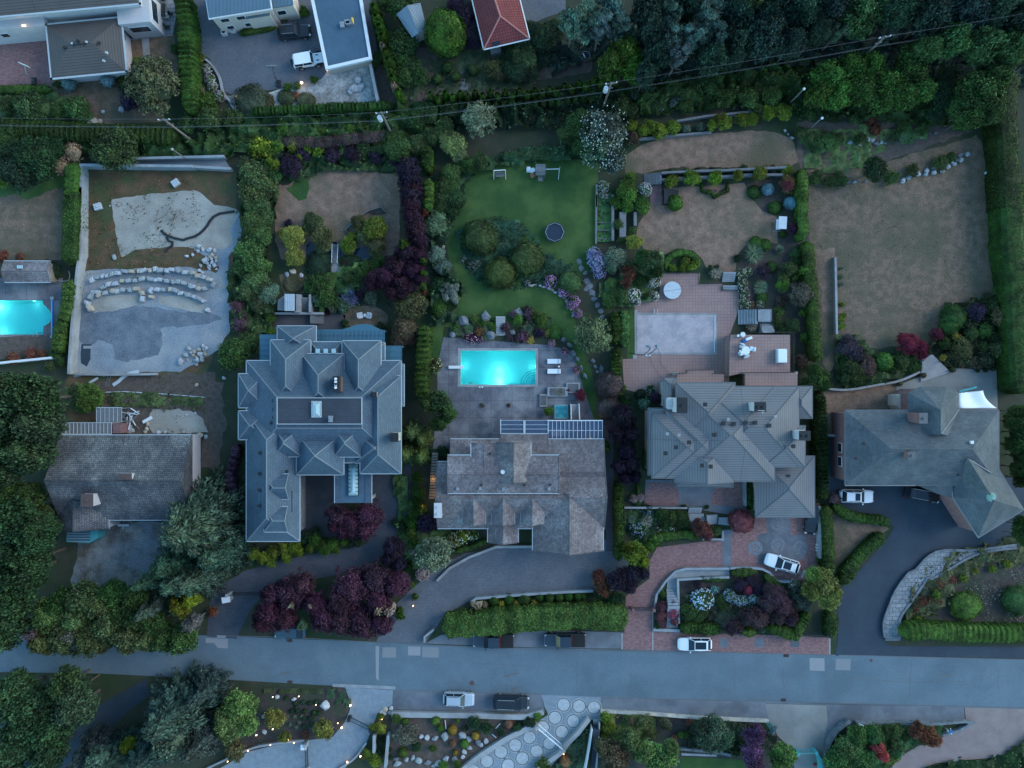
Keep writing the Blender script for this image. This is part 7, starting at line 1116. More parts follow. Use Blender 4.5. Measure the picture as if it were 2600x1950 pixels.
# ---------- retaining walls, kerbs ----------
def wall(t,s,w,h,m,label,smooth=False,nm='retaining_wall',ct='retaining wall',z0=0): 
    return ribbon(nm,t,s,w,z0,h,M[m],None,smooth,label=label,cat=ct)
wall('A1',"645 1659,645 1322,1540 1332",.35,1.8,'conc_l','pale concrete wall around the upper left corner of the construction yard'); wall('B1',"645 0,642 540,625 600,612 700,600 850,590 960,575 1100,560 1300,548 1500",.35,1.8,'conc','stepped concrete wall along the left of the construction yard'); wall('A1',"990 1272,1795 1252",.35,1.4,'conc_l','upper pale concrete wall above the construction yard'); wall('A1',"1545 1335,1850 1352",.35,1.2,'conc_l','short block wall at the yard upper right'); wall('B1',"600 1500,900 1506,1250 1500",.3,.8,'conc','lower edge wall of the gravel yard')
wall('A2',"915 510,980 832",.4,2.0,'conc_l','straight concrete wall between rock outcrop and brown terrace'); wall('S',"475 -30,480 60,496 130,532 158,556 195,566 235,590 262",.3,.4,'conc','curved kerb wall around the top parking court',smooth=True)
wall('B1',"-300 1440,0 1410,415 1368",.3,1.2,'white','white-capped wall below the left pool'); wall('C3',"345 1660,445 1560,600 1472,820 1388,1110 1386",.35,.7,'conc','curved kerb wall of the shake house drive'); wall('D3',"620 330,660 300,840 285,1100 265,1350 250,1600 240",.35,.8,'conc_l','pale wall behind the rounded dark shrubs'); wall('D3',"245 655,245 610,320 550",.25,1.0,'conc','short wall at the mouth of the shake house drive'); wall('D3',"-20 1232,620 1240,900 1250,1060 1252,1200 1212",.75,.7,'conc','pale retaining wall below the roadside parking strip'); wall('D2',"-130 1690,250 1515,450 1470,700 1440",.28,.5,'conc_l','pale curved kerb of the lower left driveway',smooth=True); wall('D2',"1200 1460,1100 1590,960 1680",.25,.5,'conc_l','right kerb of the lower left driveway',smooth=True); wall('D2',"1262 1400,1260 1540",.35,1.4,'conc_l','left planter wall between the lower driveways'); wall('D2',"1375 1400,1352 1659",.35,1.4,'conc_l','right planter wall between the lower driveways')
wall('D3',"545 1680,700 1560,900 1430,1070 1345,1130 1320",.7,.8,'conc','upper side wall of the circle driveway'); wall('D3',"1565 1270,1480 1380,1400 1460,1330 1550,1200 1640,1100 1720",.6,1.0,'conc','lower side wall of the circle driveway'); wall('D4',"80 1205,500 1230,900 1262,1430 1285",.4,.5,'stone','rough stone wall along the lower roadside'); wall('D5',"820 1285,720 1360,660 1450,620 1560,600 1659",.5,.9,'stone_b','curved stone wall right of the concrete drive',smooth=True); wall('D5',"870 1300,1200 1305,1500 1310,1740 1290,1800 1300,1700 1360,1560 1405",.35,.7,'stone_b','stone wall along the lower right roadside'); wall('D4',"720 1510,1000 1535,1130 1560",.35,.6,'stone_b','upper low wall in the lower bed'); wall('D4',"730 1550,1010 1560",.3,.5,'conc_l','lower low wall in the lower bed')
wall('D4',"515 370,530 270,600 165,680 85,760 62,1115 60",.3,.6,'conc_l','curved white wall around the narrow steps',smooth=False); wall('D4',"708 500,705 340,700 150,860 140,1112 130",.3,.8,'conc_l','inner white wall of the walled front bed'); wall('D4',"1120 58,1250 55,1380 65,1440 95,1500 160,1600 165",.3,.7,'conc_l','curved white wall behind the white estate car',smooth=True); wall('D4',"505 550,715 560",.4,.5,'conc_l','low white wall at the foot of the narrow steps'); wall('C4',"270 1072,775 1075",.25,.8,'conc','low wall below the brick courtyard'); wall('C4',"1240 866,1243 1060",.3,1.0,'conc','wall at the right of the brick courtyard'); wall('C4',"1838 1060,1842 1300,1845 1480",.35,1.1,'conc','grey wall right of the brick garage drive'); wall('C4',"900 1325,1060 1328,1062 1255",.3,.6,'conc_l','small white wall at the foot of the front stairs')
wall('B4',"700 560,705 800,712 1180",.3,.8,'conc','long garden wall in the dry far lawn'); wall('C5',"620 115,800 125,1050 85,1190 60,1300 20,1380 -20",.3,.7,'conc','curved wall above the angled house',smooth=True); wall('C5',"600 490,725 495",.3,1.2,'conc','low wall at the upper end of the dark driveway'); wall('A3',"1200 1440,1480 1420,1700 1415,1900 1400,2212 1400",.3,1.0,'woodg','lower timber retaining wall of the upper terrace'); wall('A3',"1200 1385,1500 1370,1700 1365,2212 1340",.3,1.3,'woodg','upper timber retaining wall of the upper terrace'); wall('A3',"1320 970,1560 930,2010 885",.3,.9,'woodg','timber wall above the lime shrub row'); wall('A3',"1020 1115,1300 1085,1600 1060",.3,.7,'woodg','lower timber wall below the lime shrub row'); wall('B3',"678 60,675 455",.25,.5,'woodg','timber edge right of the green lawn'); wall('A3',"680 1480,680 1659",.25,.5,'woodg','upper timber edge right of the green lawn'); wall('B3',"890 200,890 400",.9,1.0,'woodg','wide timber wall left of the dry lawn'); wall('B3',"990 200,990 310",.4,1.0,'woodg','short timber wall left of the dry lawn'); wall('B3',"810 60,810 430",.35,.8,'woodg','timber wall along the vegetable bed'); wall('B2',"150 1013,540 1013",.3,1.0,'conc','retaining wall above the slate house terrace'); wall('B2',"432 860,432 1005",.3,1.4,'conc','wall right of the garden steps by the slate house'); wall('B2',"340 860,330 1005",.8,1.4,'conc','wide wall left of the garden steps by the slate house')
for i,y in enumerate((285,345,415)): wall('B3',f"685 {y},800 {y}",.12,.3,'woodg',f'{ORD[i]} timber divider from the top of the vegetable bed',nm='garden_edging',ct='edging')
wall('B3',"1195 690,1510 690,1500 780,1690 778",.12,1.0,'black','black railing along the top of the pink terrace',nm='railing',ct='railing') if False else None
# ---------- stairs ----------
def stairs(t,x0,y0,x1,y1,n,ax,up,m,label,h=1.2,name='staircase'):
    cx,cy,sx,sy=rect(t,x0,y0,x1,y1,h*.5); root=thing(name,label,'stairs',(cx,cy,0))
    for i in range(n):
        f=(i+.5)/n-.5; z=h*((i+1) if up>0 else (n-i))/n; mb=MB()
        if ax=='x': mb.box(cx+f*sx,cy,z/2,sx/n*.985,sy,z)
        else: mb.box(cx,cy-f*sy,z/2,sx,sy/n*.985,z)
        mb.build('step',M[m],root)
        mb=MB()
        if ax=='x': mb.box(cx+(f*sx)-up*(sx/n/2-.03)*1,cy,z+.006,.05,sy*.99,.012)
        else: mb.box(cx,cy-f*sy+up*(sy/n/2-.03),z+.006,sx*.99,.05,.012)
    return root
stairs('B3',1690,685,1790,758,5,'y',-1,'conc_l','upper flight of steps between dry lawn and pink terrace',.8); stairs('B3',1690,790,1812,832,3,'y',-1,'conc_l','lower flight of steps onto the pink terrace',.4); stairs('B3',1825,980,1960,1100,7,'x',1,'conc_l','sideways white steps right of the pink terrace',1.4); block('landing','B3',"1962 980,2082 980,2082 1080,1962 1080",0,1.4,M['conc_l'],label='square pale landing beside the white steps',cat='landing'); stairs('B3',1995,1082,2092,1172,6,'y',1,'conc_l','white steps from landing to the raised deck',1.9)
stairs('C4',782,1068,888,1118,4,'y',-1,'conc_l','upper part of the white front stairs below the courtyard',.9); block('landing','C4',"780 1120,905 1120,930 1195,1115 1215,1115 1150,1030 1150,1020 1205,930 1190,800 1190",0,.35,M['conc_l'],label='pale landing of the front stairs',cat='landing'); stairs('C4',925,1130,1020,1205,6,'x',-1,'conc_l','sideways part of the white front stairs',.9); stairs('D4',612,230,696,345,6,'y',1,'conc_l','narrow steps in the front corner left of the walled bed',1.2); stairs('D4',612,350,705,545,9,'y',-1,'conc_l','lower narrow steps overhung by red twigs',1.2); sheet('front_walk','D4',"612 130,700 65,1112 65,1112 128,700 135,700 230,612 230",M['conc_l'],8)
stairs('B2',355,890,425,1003,7,'y',-1,'woodg','dark garden steps above the slate house',1.3); stairs('B2',440,1015,540,1095,6,'x',-1,'woodg','sideways steps on the slate house terrace',.8); stairs('B2',1925,1040,2000,1190,9,'y',-1,'conc','stone garden steps between the two rock gardens',1.0); stairs('C3',1425,242,1488,365,8,'y',-1,'conc','steps with white sides next to the spa',1.0); wall('C3',"1421 240,1425 366",.12,1.3,'white','left white side wall of the spa steps',nm='stair_side',ct='stair wall'); wall('C3',"1486 238,1492 366",.12,1.3,'white','right white side wall of the spa steps',nm='stair_side',ct='stair wall'); stairs('A3',1065,1390,1195,1480,9,'x',1,'woodg','upper dark timber steps by the white hydrangea',1.0); stairs('A3',1215,1520,1340,1640,7,'x',-1,'black','dark slatted steps beside the clipped round shrub',1.2); sheet('path','A3',"1105 1490,1200 1490,1200 1640,1110 1640",M['brickp'],6); stairs('D3',1590,1330,1645,1720,22,'y',-1,'drive_dark','long dark staircase going down at the bottom',1.8); wall('D3',"1592 1350,1575 1480,1535 1700",.12,1.8,'white','white handrail wall beside the long dark staircase',nm='handrail',ct='handrail'); wall('D3',"1652 1300,1640 1480,1625 1700",.15,1.6,'conc','grey side wall of the long dark staircase',nm='stair_side',ct='stair wall'); stairs('D3',1600,1268,1658,1318,4,'y',-1,'conc_l','short white steps at the top of the long dark staircase',.5)
sg=thing('stone_staircase','broad stone steps fanning down onto the angled house patio','stairs',tuple(W('B4',1480,1450)))
for i in range(8):
    TLc,TR,BR,BLc=[W('B4',*q,.5) for q in ((1375,1385),(1455,1345),(1635,1485),(1395,1565))]; a=TLc.lerp(BLc,i/8); b=TR.lerp(BR,i/8); c_=TR.lerp(BR,(i+.94)/8); d_=TLc.lerp(BLc,(i+.94)/8); mb=MB(); mb.prism([(q.x,q.y) for q in (a,b,c_,d_)],0,1.2-.14*i); mb.build('step',M['conc'],sg)
wk=thing('stone_walk','curved flagstone walk with pebble pockets left of the gravel garden','stone walkway',tuple(W('D5',1200,300))); outer=spline([W(t_,x,y,.35) for t_,x,y in (('D5',1095,610),('D5',1085,500),('D5',1125,370),('D5',1185,230),('D5',1290,90),('C5',1340,1570),('C5',1450,1455),('C5',1570,1412),('C5',1800,1412),('C5',2150,1368))],False,.8); inner=spline([W(t_,x,y,.35) for t_,x,y in (('D5',1218,600),('D5',1212,470),('D5',1265,380),('D5',1345,270),('D5',1440,130),('C5',1470,1640),('C5',1600,1570),('C5',1750,1480),('C5',1900,1425),('C5',2150,1392))],False,.8)
mb=MB(); mb.prism([tuple(p)[:2] for p in outer+inner[::-1]],0,.35); mb.build('paving',M['flag'],wk,uv=True); 
mo=MB(); ribbon_mb(mo,outer,.32,.3,.5); mo.build('edge_stones',M['stone_b'],wk,uv=True); mo=MB(); ribbon_mb(mo,inner,.32,.3,.5); mo.build('edge_stones',M['stone_b'],wk,uv=True); mo=MB(); n=min(len(outer),len(inner))
for i in range(14):
    a=outer[int(i/14*(len(outer)-1))]; b=inner[int(i/14*(len(inner)-1))]; m_=(a+b)/2; a2=outer[min(len(outer)-1,int((i+.5)/14*(len(outer)-1)))]; b2=inner[min(len(inner)-1,int((i+.5)/14*(len(inner)-1)))]; ribbon_mb(mo,[a+Vector((0,0,.02)),a.lerp(b,.45)+Vector((0,0,.02)),a2.lerp(b2,.5),b+Vector((0,0,.02))],.07,.35,.365)
mo.build('joint_lines',M['seam'],wk)
stairs('D5',1100,598,1222,640,3,'y',-1,'stone_b','stone steps at the road end of the curved walk',.45)
# ---------- terrace, deck, pool cover ----------
dk=thing('raised_deck','raised pink-tiled deck with dark railings above the grey tile house','deck',tuple(W('B3',1980,1340))); mb=MB(); mb.prism([tuple(W('B3',x,y,2.4))[:2] for x,y in pts("1760 1185,2232 1185,2232 1490,1870 1490,1740 1515,1740 1280")],0,2.4); mb.build('deck_floor',M['terra'],dk,uv=True)
def rail(root,t,s,z,nm='railing'):
    P=[W(t,x,y,z+.9) for x,y in pts(s)]; mb=MB()
    for a,b in zip(P,P[1:]):
        mb.tube(tuple(a),tuple(b),.05,.05,5); k=max(1,int((b-a).length/1.2)); mb.tube((a.x,a.y,z+.2),(b.x,b.y,z+.2),.02,.02,4)
        for i in range(k+1): p=a.lerp(b,i/k); mb.tube((p.x,p.y,z),(p.x,p.y,z+.9),.03,.03,4)
    mb.build(nm,M['black'],root)
rail(dk,'B3',"1745 1180,1740 1510",2.4); rail(dk,'B3',"2105 1165,2262 1165,2262 1490",2.4); rail(dk,'B3',"2000 1080,2000 1165,1790 1165",1.2)
for t,s,rl,z,lb in (('B3',"1330 1495,1410 1495,1410 1470,1618 1470,1618 1500,1700 1500,1700 1565,1310 1565","1318 1560,1318 1495,1400 1492,1400 1468,1622 1468,1622 1498,1704 1498,1704 1560",3.2,'stepped balcony with pink tiles at the left of the grey tile house'),('B3',"1870 1490,2290 1490,2290 1598,1870 1598","1860 1590,1860 1488,2235 1488",3.2,'long balcony with pink tiles at the right of the grey tile house')):
    c=W(t,*pts(s)[0]); bl=thing('balcony',lb,'balcony',(c.x,c.y,0)); mb=MB(); mb.prism([tuple(W(t,x,y,z))[:2] for x,y in pts(s)],z-.25,z,bottom=True); mb.build('balcony_floor',M['terra'],bl,uv=True); rail(bl,t,rl,z)
    P=[W(t,x,y,z) for x,y in pts(s)]; mb=MB(); [mb.box(P[i].x,P[i].y,(z-.25)/2,.3,.3,z-.25) for i in (0,1)]; mb.build('pillar',M['stone'],bl)
rt=thing('terrace_railing','dark railing along the upper edge of the pink terrace','railing',tuple(W('B3',1350,690))); rail(rt,'B3',"1190 690,1500 688,1495 775,1690 772,1690 825,1810 830",.02); rt=thing('terrace_railing','dark railing beside the white steps and landing','railing',tuple(W('B3',2090,980))); rail(rt,'B3',"1825 980,2088 975,2090 1070,2110 1165",1.2)
cov=thing('covered_pool','rectangular pool under a pale lilac cover with pale coping','swimming pool',tuple(W('B3',1320,1180))); mb=MB(); mb.prism([tuple(W('B3',x,y,.05))[:2] for x,y in pts("983 988,1008 988,1008 1008,1650 1012,1645 1345,1118 1343,1118 1362,1075 1362,1075 1343,1000 1343,1000 1378,970 1378,970 1345,985 1345")],.016,.05); mb.build('coping',M['conc'],cov)
mb=MB(); mb.prism([tuple(W('B3',x,y,.08))[:2] for x,y in pts("1003 1026,1636 1026,1632 1328,1000 1328")],.05,.085); mb.build('cover',M['poolc'],cov); mb=MB(); a=W('B3',1628,1028,.12); b=W('B3',1625,1326,.12); mb.tube(tuple(a),tuple(b),.06); mb.build('cover_bar',M['white'],cov); mb=MB(); 
for x in (1142,1168): a=W('B3',x,985,.4); mb.tube((a.x,a.y+.2,.05),(a.x,a.y,.6),.035); mb.tube((a.x,a.y,.6),(a.x,a.y-.55,.1),.035)
mb.build('ladder_rail',M['white'],cov)
for x,y,lb in ((1090,1275,'left round black weight on the pool cover'),(1158,1272,'right round black weight on the pool cover')): p=W('B3',x,y,.1); r_=thing('cover_pump',lb,'pump',(p.x,p.y,.085)); mb=MB(); mb.disc(p,.16,.085,.2,14,.12); mb.build('housing',M['teal'],r_); mb=MB(); mb.disc(p,.05,.19,.27,8); mb.build('knob',M['black'],r_)
def hose(t,s,r,m,label,z=.12,nm='hose',ct='hose'):
    P=spline([W(t,x,y,z) for x,y in pts(s)],False,.25); mb=MB(); [mb.tube(tuple(a),tuple(b),r,r,5,False) for a,b in zip(P,P[1:])]; o=mb.build(nm,M[m]); props(o,label,ct)
hose('B3',"945 1330,1000 1340,1050 1345,1090 1320,1110 1290,1090 1275",.035,'black','thick dark hose from the terrace hedge to the pool cover pump'); hose('B3',"1090 1345,1130 1320,1160 1290,1158 1272",.035,'black','short dark hose between pool edge and right cover weight'); hose('B3',"1165 1290,1190 1340,1200 1420,1240 1470,1260 1500",.014,'black','thin cable from the pool cover to the house'); hose('B3',"1105 1350,1130 1420,1160 1470,1200 1530",.012,'black','thinner left cable crossing the pink terrace')
for x,y,lb in ((1077,1350,'left small white skimmer lid by the covered pool'),(1104,1350,'right small white skimmer lid by the covered pool')): p=W('B3',x,y); mb=MB(); mb.disc(p,.12,.05,.075,14); props(mb.build('skimmer_lid',M['white']),lb,'lid')
for x,y,lb in ((1795,1605,'left small white skimmer lid below the lit pool'),(1816,1605,'right small white skimmer lid below the lit pool')): p=W('B2',x,y); mb=MB(); mb.disc(p,.12,.018,.045,14); props(mb.build('skimmer_lid',M['white']),lb,'lid')
p=W('B3',1285,828,.7); sp=thing('round_hot_tub','round hot tub under a silver folding cover on the pink terrace','hot tub',(p.x,p.y,0)); mb=MB(); mb.disc(p,1.2,.016,.7,32); mb.build('tub',M['wood'],sp)
for s in (1,-1):
    vs=[(p.x+1.24*math.cos(a),p.y+s*(.02+1.22*math.sin(a))) for a in np.linspace(0,math.pi,17)]; vs=[(p.x+(x-p.x)*math.cos(.15)-(y-p.y)*math.sin(.15),p.y+(x-p.x)*math.sin(.15)+(y-p.y)*math.cos(.15)) for x,y in vs]; mb=MB(); mb.prism(vs,.7,.8); mb.build('cover_half',M['silver'],sp,bevel=.03)
# covered dining set on deck
p=W('B3',1878,1312,3.1); dt=thing('dining_table','round table under a white cover on the raised deck','table',(p.x,p.y,2.4)); mb=MB(); mb.disc(p,.62,2.9,3.12,20,.56); mb.disc(p,.2,2.4,2.9,10); mb.build('covered_top',M['fabric'],dt)
for i,(x,y,a,m) in enumerate(((1930,1298,-.2,'fabric'),(1848,1332,.5,'fabric'),(1853,1275,1.0,'silver'),(1885,1350,-.9,'silver'))):
    p=W('B3',x,y,3.1); ch=thing('covered_chair',['right white covered chair at the round deck table','left white covered chair at the round deck table','upper grey covered chair at the round deck table','lower grey covered chair at the round deck table'][i],'chair',(p.x,p.y,2.4)); mb=MB(); mb.box(p.x,p.y,2.75,.75,.62,.7,a,.9); mb.build('seat_cover',M[m],ch,bevel=.08); mb=MB(); mb.box(p.x+math.cos(a)*.3*(1 if i in(0,) else -1),p.y+math.sin(a)*.3,3.15,.18,.6,.4,a); mb.build('back_cover',M[m],ch,bevel=.06)
for x,y,lb in ((1855,1183,'larger white round covered urn at the deck top edge'),(1818,1192,'smaller white round stool at the deck top edge')): r_=.38 if x>1840 else .2; p=W('B3',x,y,3.0); t_=thing('round_planter',lb,'planter',(p.x,p.y,2.4)); mb=MB(); mb.disc(p,r_*.6,2.4,2.8,16,r_); mb.build('pot',M['silver'],t_); mb=MB(); mb.disc(p,r_,2.8,2.95,16,r_*.8); mb.build('lid',M['white'],t_)
p=W('B3',1903,1215,2.9); gl=thing('covered_lounger','long narrow piece of furniture under a white cover on the deck','lounger',(p.x,p.y,2.4)); mb=MB(); mb.box(p.x,p.y,2.7,1.05,.4,.5,.35,.85); mb.build('cover',M['fabric'],gl,bevel=.1); mb=MB(); mb.box(p.x-.5,p.y-.3,2.55,.6,.5,.3,.2); mb.build('side_table',M['bluep'],gl)
p=W('B3',2168,1355,3.2); bb=thing('covered_barbecue','large white covered barbecue on the raised deck','barbecue',(p.x,p.y,2.4)); mb=MB(); mb.box(p.x,p.y,2.9,1.35,2.05,1.0,0,.9); mb.build('cover',M['fabric'],bb,bevel=.08); mb=MB(); mb.box(p.x-.55,p.y,2.75,.25,1.9,.7); mb.build('side_shelf',M['silver'],bb,bevel=.04)
p=W('B3',2172,285,1.9); sw=thing('canopy_swing','garden swing seat with pale grey canopy at the dry lawn edge','garden swing',(p.x,p.y,0)); mb=MB(); mb.box(p.x,p.y,1.9,1.15,1.75,.06,-.05); mb.build('canopy',M['silver'],sw,bevel=.02); mb=MB(); mb.box(p.x-.15,p.y,.55,.6,1.4,.1,-.05); mb.box(p.x+.15,p.y,.85,.1,1.4,.5,-.05); mb.build('seat',M['fabric'],sw); mb=MB(); [mb.tube((p.x+i*.7-.1,p.y+j*.85,0),(p.x,p.y+j*.8,1.88),.03) for i in (-1,1) for j in (-1,1)]; [mb.tube((p.x-.8,p.y+j*.86,.03),(p.x+.6,p.y+j*.86,.03),.03) for j in (-1,1)]; mb.build('frame',M['steel'],sw)
# ---------- loungers, chairs ----------
for y,lb in ((1398,'upper white sun lounger right of the lit pool'),(1478,'lower white sun lounger right of the lit pool')):
    p=W('B3',338,y,.35); lg=thing('sun_lounger',lb,'sun lounger',(p.x,p.y,0),0,'white sun loungers by the lit pool'); mb=MB(); mb.box(p.x,p.y,.3,1.9,.68,.1); mb.build('bed',M['fabric'],lg,bevel=.03); mb=MB(); mb.box(p.x+.78,p.y,.42,.32,.6,.12); mb.build('pillow',M['white'],lg,bevel=.04); mb=MB(); mb.box(p.x+.94,p.y,.25,.05,.7,.25); mb.build('end_frame',M['brickp'],lg)
    for i in (-1,1):
        for j in (-1,1): mb=MB(); mb.box(p.x+i*.8,p.y+j*.28,.13,.06,.06,.26); mb.build('leg',M['steel'],lg)
p=W('B3',377,1440,.45); tb=thing('side_table','small square table between the two white sun loungers','side table',(p.x,p.y,0)); mb=MB(); mb.box(p.x,p.y,.42,.42,.42,.05); mb.build('table_top',M['brickp'],tb); mb=MB(); mb.box(p.x,p.y,.2,.1,.1,.4); mb.build('leg',M['steel'],tb); mb=MB(); mb.box(p.x,p.y,.46,.2,.2,.04); mb.build('tray',M['fabric'],tb)
for x,a,lb in ((838,.15,'left white garden chair on the small lawn'),(906,math.pi-.15,'right white garden chair on the small lawn')):
    p=W('B2',x,1030,.5); gc=thing('garden_chair',lb,'chair',(p.x,p.y,0),0,'white garden chairs'); c_,s_=math.cos(a),math.sin(a); mb=MB(); mb.box(p.x,p.y,.38,.6,.62,.06,a); mb.build('seat',M['white'],gc,bevel=.02); mb=MB()
    for j in range(5): o_=-.26+.13*j; mb.box(p.x-c_*.36-s_*o_,p.y-s_*.36+c_*o_,.68,.08,.11,.62+.1*(2-abs(j-2))*.5,a)
    mb.build('backrest',M['white'],gc)
    for j in (-1,1): mb=MB(); mb.box(p.x-s_*.36*j,p.y+c_*.36*j,.6,.65,.12,.04,a); mb.build('armrest',M['white'],gc)
    for i in (-1,1):
        for j in (-1,1): mb=MB(); mb.box(p.x+c_*.25*i-s_*.3*j,p.y+s_*.25*i+c_*.3*j,.2,.06,.06,.4); mb.build('leg',M['white'],gc)
p=W('B2',874,1028,.45); tb=thing('side_table','small white square table between the white garden chairs','side table',(p.x,p.y,0)); mb=MB(); mb.box(p.x,p.y,.42,.42,.42,.05); mb.build('table_top',M['white'],tb); [MB().box(p.x+i*.16,p.y+j*.16,.2,.05,.05,.4).build('leg',M['white'],tb) for i in (-1,1) for j in (-1,1)]
# white shed-like boxes above the slate house
p=W('B2',268,925,2.4); st_=thing('storage_box','pale metal-roofed storage hut left of the garden steps','storage hut',(p.x,p.y,0)); mb=MB(); mb.box(p.x,p.y,1.1,1.3,2.2,2.2); mb.build('wall',M['black'],st_); mb=MB(); mb.box(p.x,p.y,2.3,1.35,2.35,.12); mb.build('lid',M['silver'],st_); mb=MB(); [mb.box(p.x-.5+.25*i,p.y,2.38,.03,2.3,.04) for i in range(5)]; mb.build('ribs',M['steel'],st_); block('terrace_block','B2',"175 905,228 870,228 990,172 988",0,1.0,M['conc'],label='pale slanted concrete block beside the storage hut',cat='wall')
# ---------- trampoline, playset, goal ----------
p=W('B3',342,362,.8); tr=thing('trampoline','round dark trampoline on the green lawn','trampoline',(p.x,p.y,0)); mb=MB(); mb.disc(p,1.22,.78,.8,28); mb.build('jump_mat',M['tramp'],tr); mb=MB(); ring(mb,Vector((p.x,p.y,0)),1.2,1.4,.83,28); o=mb.build('edge_pad',M['paint_n'],tr); mb=MB(); [mb.tube((p.x+1.3*math.cos(i*.785),p.y+1.3*math.sin(i*.785),.95),(p.x+1.3*math.cos(i*.785+.785),p.y+1.3*math.sin(i*.785+.785),.95),.035,.035,5) for i in range(8)]; mb.build('frame',M['steel'],tr)
for i in range(6): a=i*1.047; mb=MB(); mb.tube((p.x+1.3*math.cos(a),p.y+1.3*math.sin(a),0),(p.x+1.3*math.cos(a),p.y+1.3*math.sin(a),1.0),.03,.03,5); mb.build('leg',M['steel'],tr)
p=W('A2',1955,1400,.8); bs=thing('bench_swing','white framed bench swing at the top of the green lawn','garden swing',(p.x,p.y,0)); mb=MB(); mb.box(p.x,p.y+.35,1.7,1.65,.1,.1,.06); [mb.tube((p.x+i*.8,p.y+.35,1.7),(p.x+i*.85,p.y-.45,0),.05) for i in (-1,1)]; [mb.tube((p.x+i*.8,p.y+.35,1.7),(p.x+i*.85,p.y+.75,0),.05) for i in (-1,1)]; mb.build('frame',M['white'],bs); mb=MB(); mb.box(p.x,p.y,.5,1.2,.5,.08,.06); mb.box(p.x,p.y+.25,.75,1.2,.08,.5,.06); mb.build('seat',M['woodg'],bs)
p=W('A3',228,1370,1.4); ps=thing('play_set','grey wooden play tower with slide ladder and swing beam on the green lawn','play set',(p.x,p.y,0)); mb=MB(); mb.box(p.x,p.y,1.2,1.4,1.2,.1); mb.box(p.x,p.y-.9,.7,.6,.7,.08); [mb.box(p.x+.35,p.y-.75-.15*i,.9-.2*i,.35,.05,.06) for i in range(4)]; mb.build('platform',M['woodg'],ps); mb=MB(); [mb.box(p.x-.6+.2*i,p.y+.25,2.2,.15,.95,.05) for i in range(7)]; mb.build('roof',M['woodg'],ps)
for i in (-1,1):
    for j in (-1,1): mb=MB(); mb.box(p.x+i*.65,p.y+j*.55,1.1,.1,.1,2.2); mb.build('post',M['woodg'],ps)
a=W('A3',272,1358,2.2); b=W('A3',380,1355,2.2); mb=MB(); mb.tube(tuple(a),tuple(b),.06); [mb.tube(tuple(b),(b.x+.1+.1*j,b.y+j*.9,0),.05) for j in (-1,1)]; mb.build('swing_beam',M['silver'],ps); mb=MB(); q=W('A3',150,1365,.6); mb.tube((q.x,q.y-.1,.5),(q.x+.5,q.y-.1,1.3),.35,.3,12); mb.box(q.x-.3,q.y+.1,.5,.6,.7,.9); mb.build('tube_slide',M['white'],ps,bevel=.15); q=W('A3',165,1405,.3); mb=MB(); mb.disc(q,.36,.0,.5,14,.25); mb.build('sand_bucket',M['terrac'],ps)
# ---------- spa, planters ----------
p=W('C3',1342,302,.6); sp=thing('spa_bath','square blue spa bath with moulded seats by the shake house','hot tub',(p.x,p.y,0)); mb=MB(); mb.box(p.x,p.y,.3,2.05,2.05,.6); mb.build('shell',M['conc'],sp,bevel=.04); mb=MB(); mb.box(p.x,p.y,.61,1.85,1.85,.04); mb.build('acrylic',M['teal'],sp,bevel=.02); mb=MB()
for i,(dx,dy,r_) in enumerate(((-.5,.5,.3),(.5,.5,.3),(-.5,-.45,.3),(.5,-.45,.3),(0,.55,.25),(0,0,.4))): mb.disc((p.x+dx,p.y+dy),r_,.63,.65,18)
mb.build('seats',mat('spa_seat',(.03,.2,.24),grain=0,rough=.2),sp)
for t,x0,y0,x1,y1,h_,lb,m in (('C3',1383,68,1495,150,.4,'upper square stone planter block near the crimson maple','conc'),('C3',1170,160,1230,262,.4,'left square stone planter block near the spa','conc'),('C3',1232,105,1395,180,.5,'L-shaped stone planter holding the spiky plant','conc_l')):
    cx,cy,sx,sy=rect(t,x0,y0,x1,y1,h_); pl=thing('stone_planter',lb,'planter',(cx,cy,0)); mb=MB(); mb.box(cx,cy,h_/2,sx,sy,h_); mb.build('box',M[m],pl,bevel=.03); mb=MB(); mb.box(cx,cy,h_+.02,sx*.75,sy*.75,.06); mb.build('top',M['patio'],pl); 
p=W('A3',1632,1530,.6); pl=thing('terracotta_planter','octagonal terracotta planter inside the scalloped box hedge','planter',(p.x,p.y,0)); mb=MB(); mb.disc(p,.32,0,.5,8,.42); mb.build('pot',M['terrac'],pl); mb=MB(); mb.disc(p,.34,.48,.53,8); mb.build('soil',M['soil'],pl)
# ---------- bits in the construction yard ----------
for t,x,y,a,lb in (('B1',780,155,.3,'pale pallet of blocks at the left of the construction yard'),('A1',1405,1465,.6,'pale pallet of blocks at the top of the construction yard')):
    p=W(t,x,y,.5); pb=thing('block_pallet',lb,'pallet',(p.x,p.y,0)); mb=MB(); mb.box(p.x,p.y,.07,1.05,.95,.14,a); mb.build('pallet',M['wood'],pb); mb=MB(); c_,s_=math.cos(a),math.sin(a)
    for i in range(3):
        for j in range(3): u,w_=(i-1)*.34,(j-1)*.31; mb.box(p.x+u*c_-w_*s_,p.y+u*s_+w_*c_,.35+.06*((i*j)%2),.31,.28,.42,a+rnd.uniform(-.08,.08))
    mb.build('blocks',M['silver'],pb)
ribbon('silt_fence','B1',"1290 345,1320 378,1350 392,1400 410,1470 424,1500 412,1560 396,1600 372,1630 345,1660 310,1680 275,1710 238,1760 212,1880 194",.32,.01,.18,M['black'],None,label='long crumpled black cloth strip across the sand',cat='silt fence'); ribbon('silt_fence','B1',"1335 400,1350 430,1382 440,1380 470,1345 490,1325 518",.28,.01,.16,M['black'],None,label='short branch of crumpled black cloth on the sand',cat='silt fence')
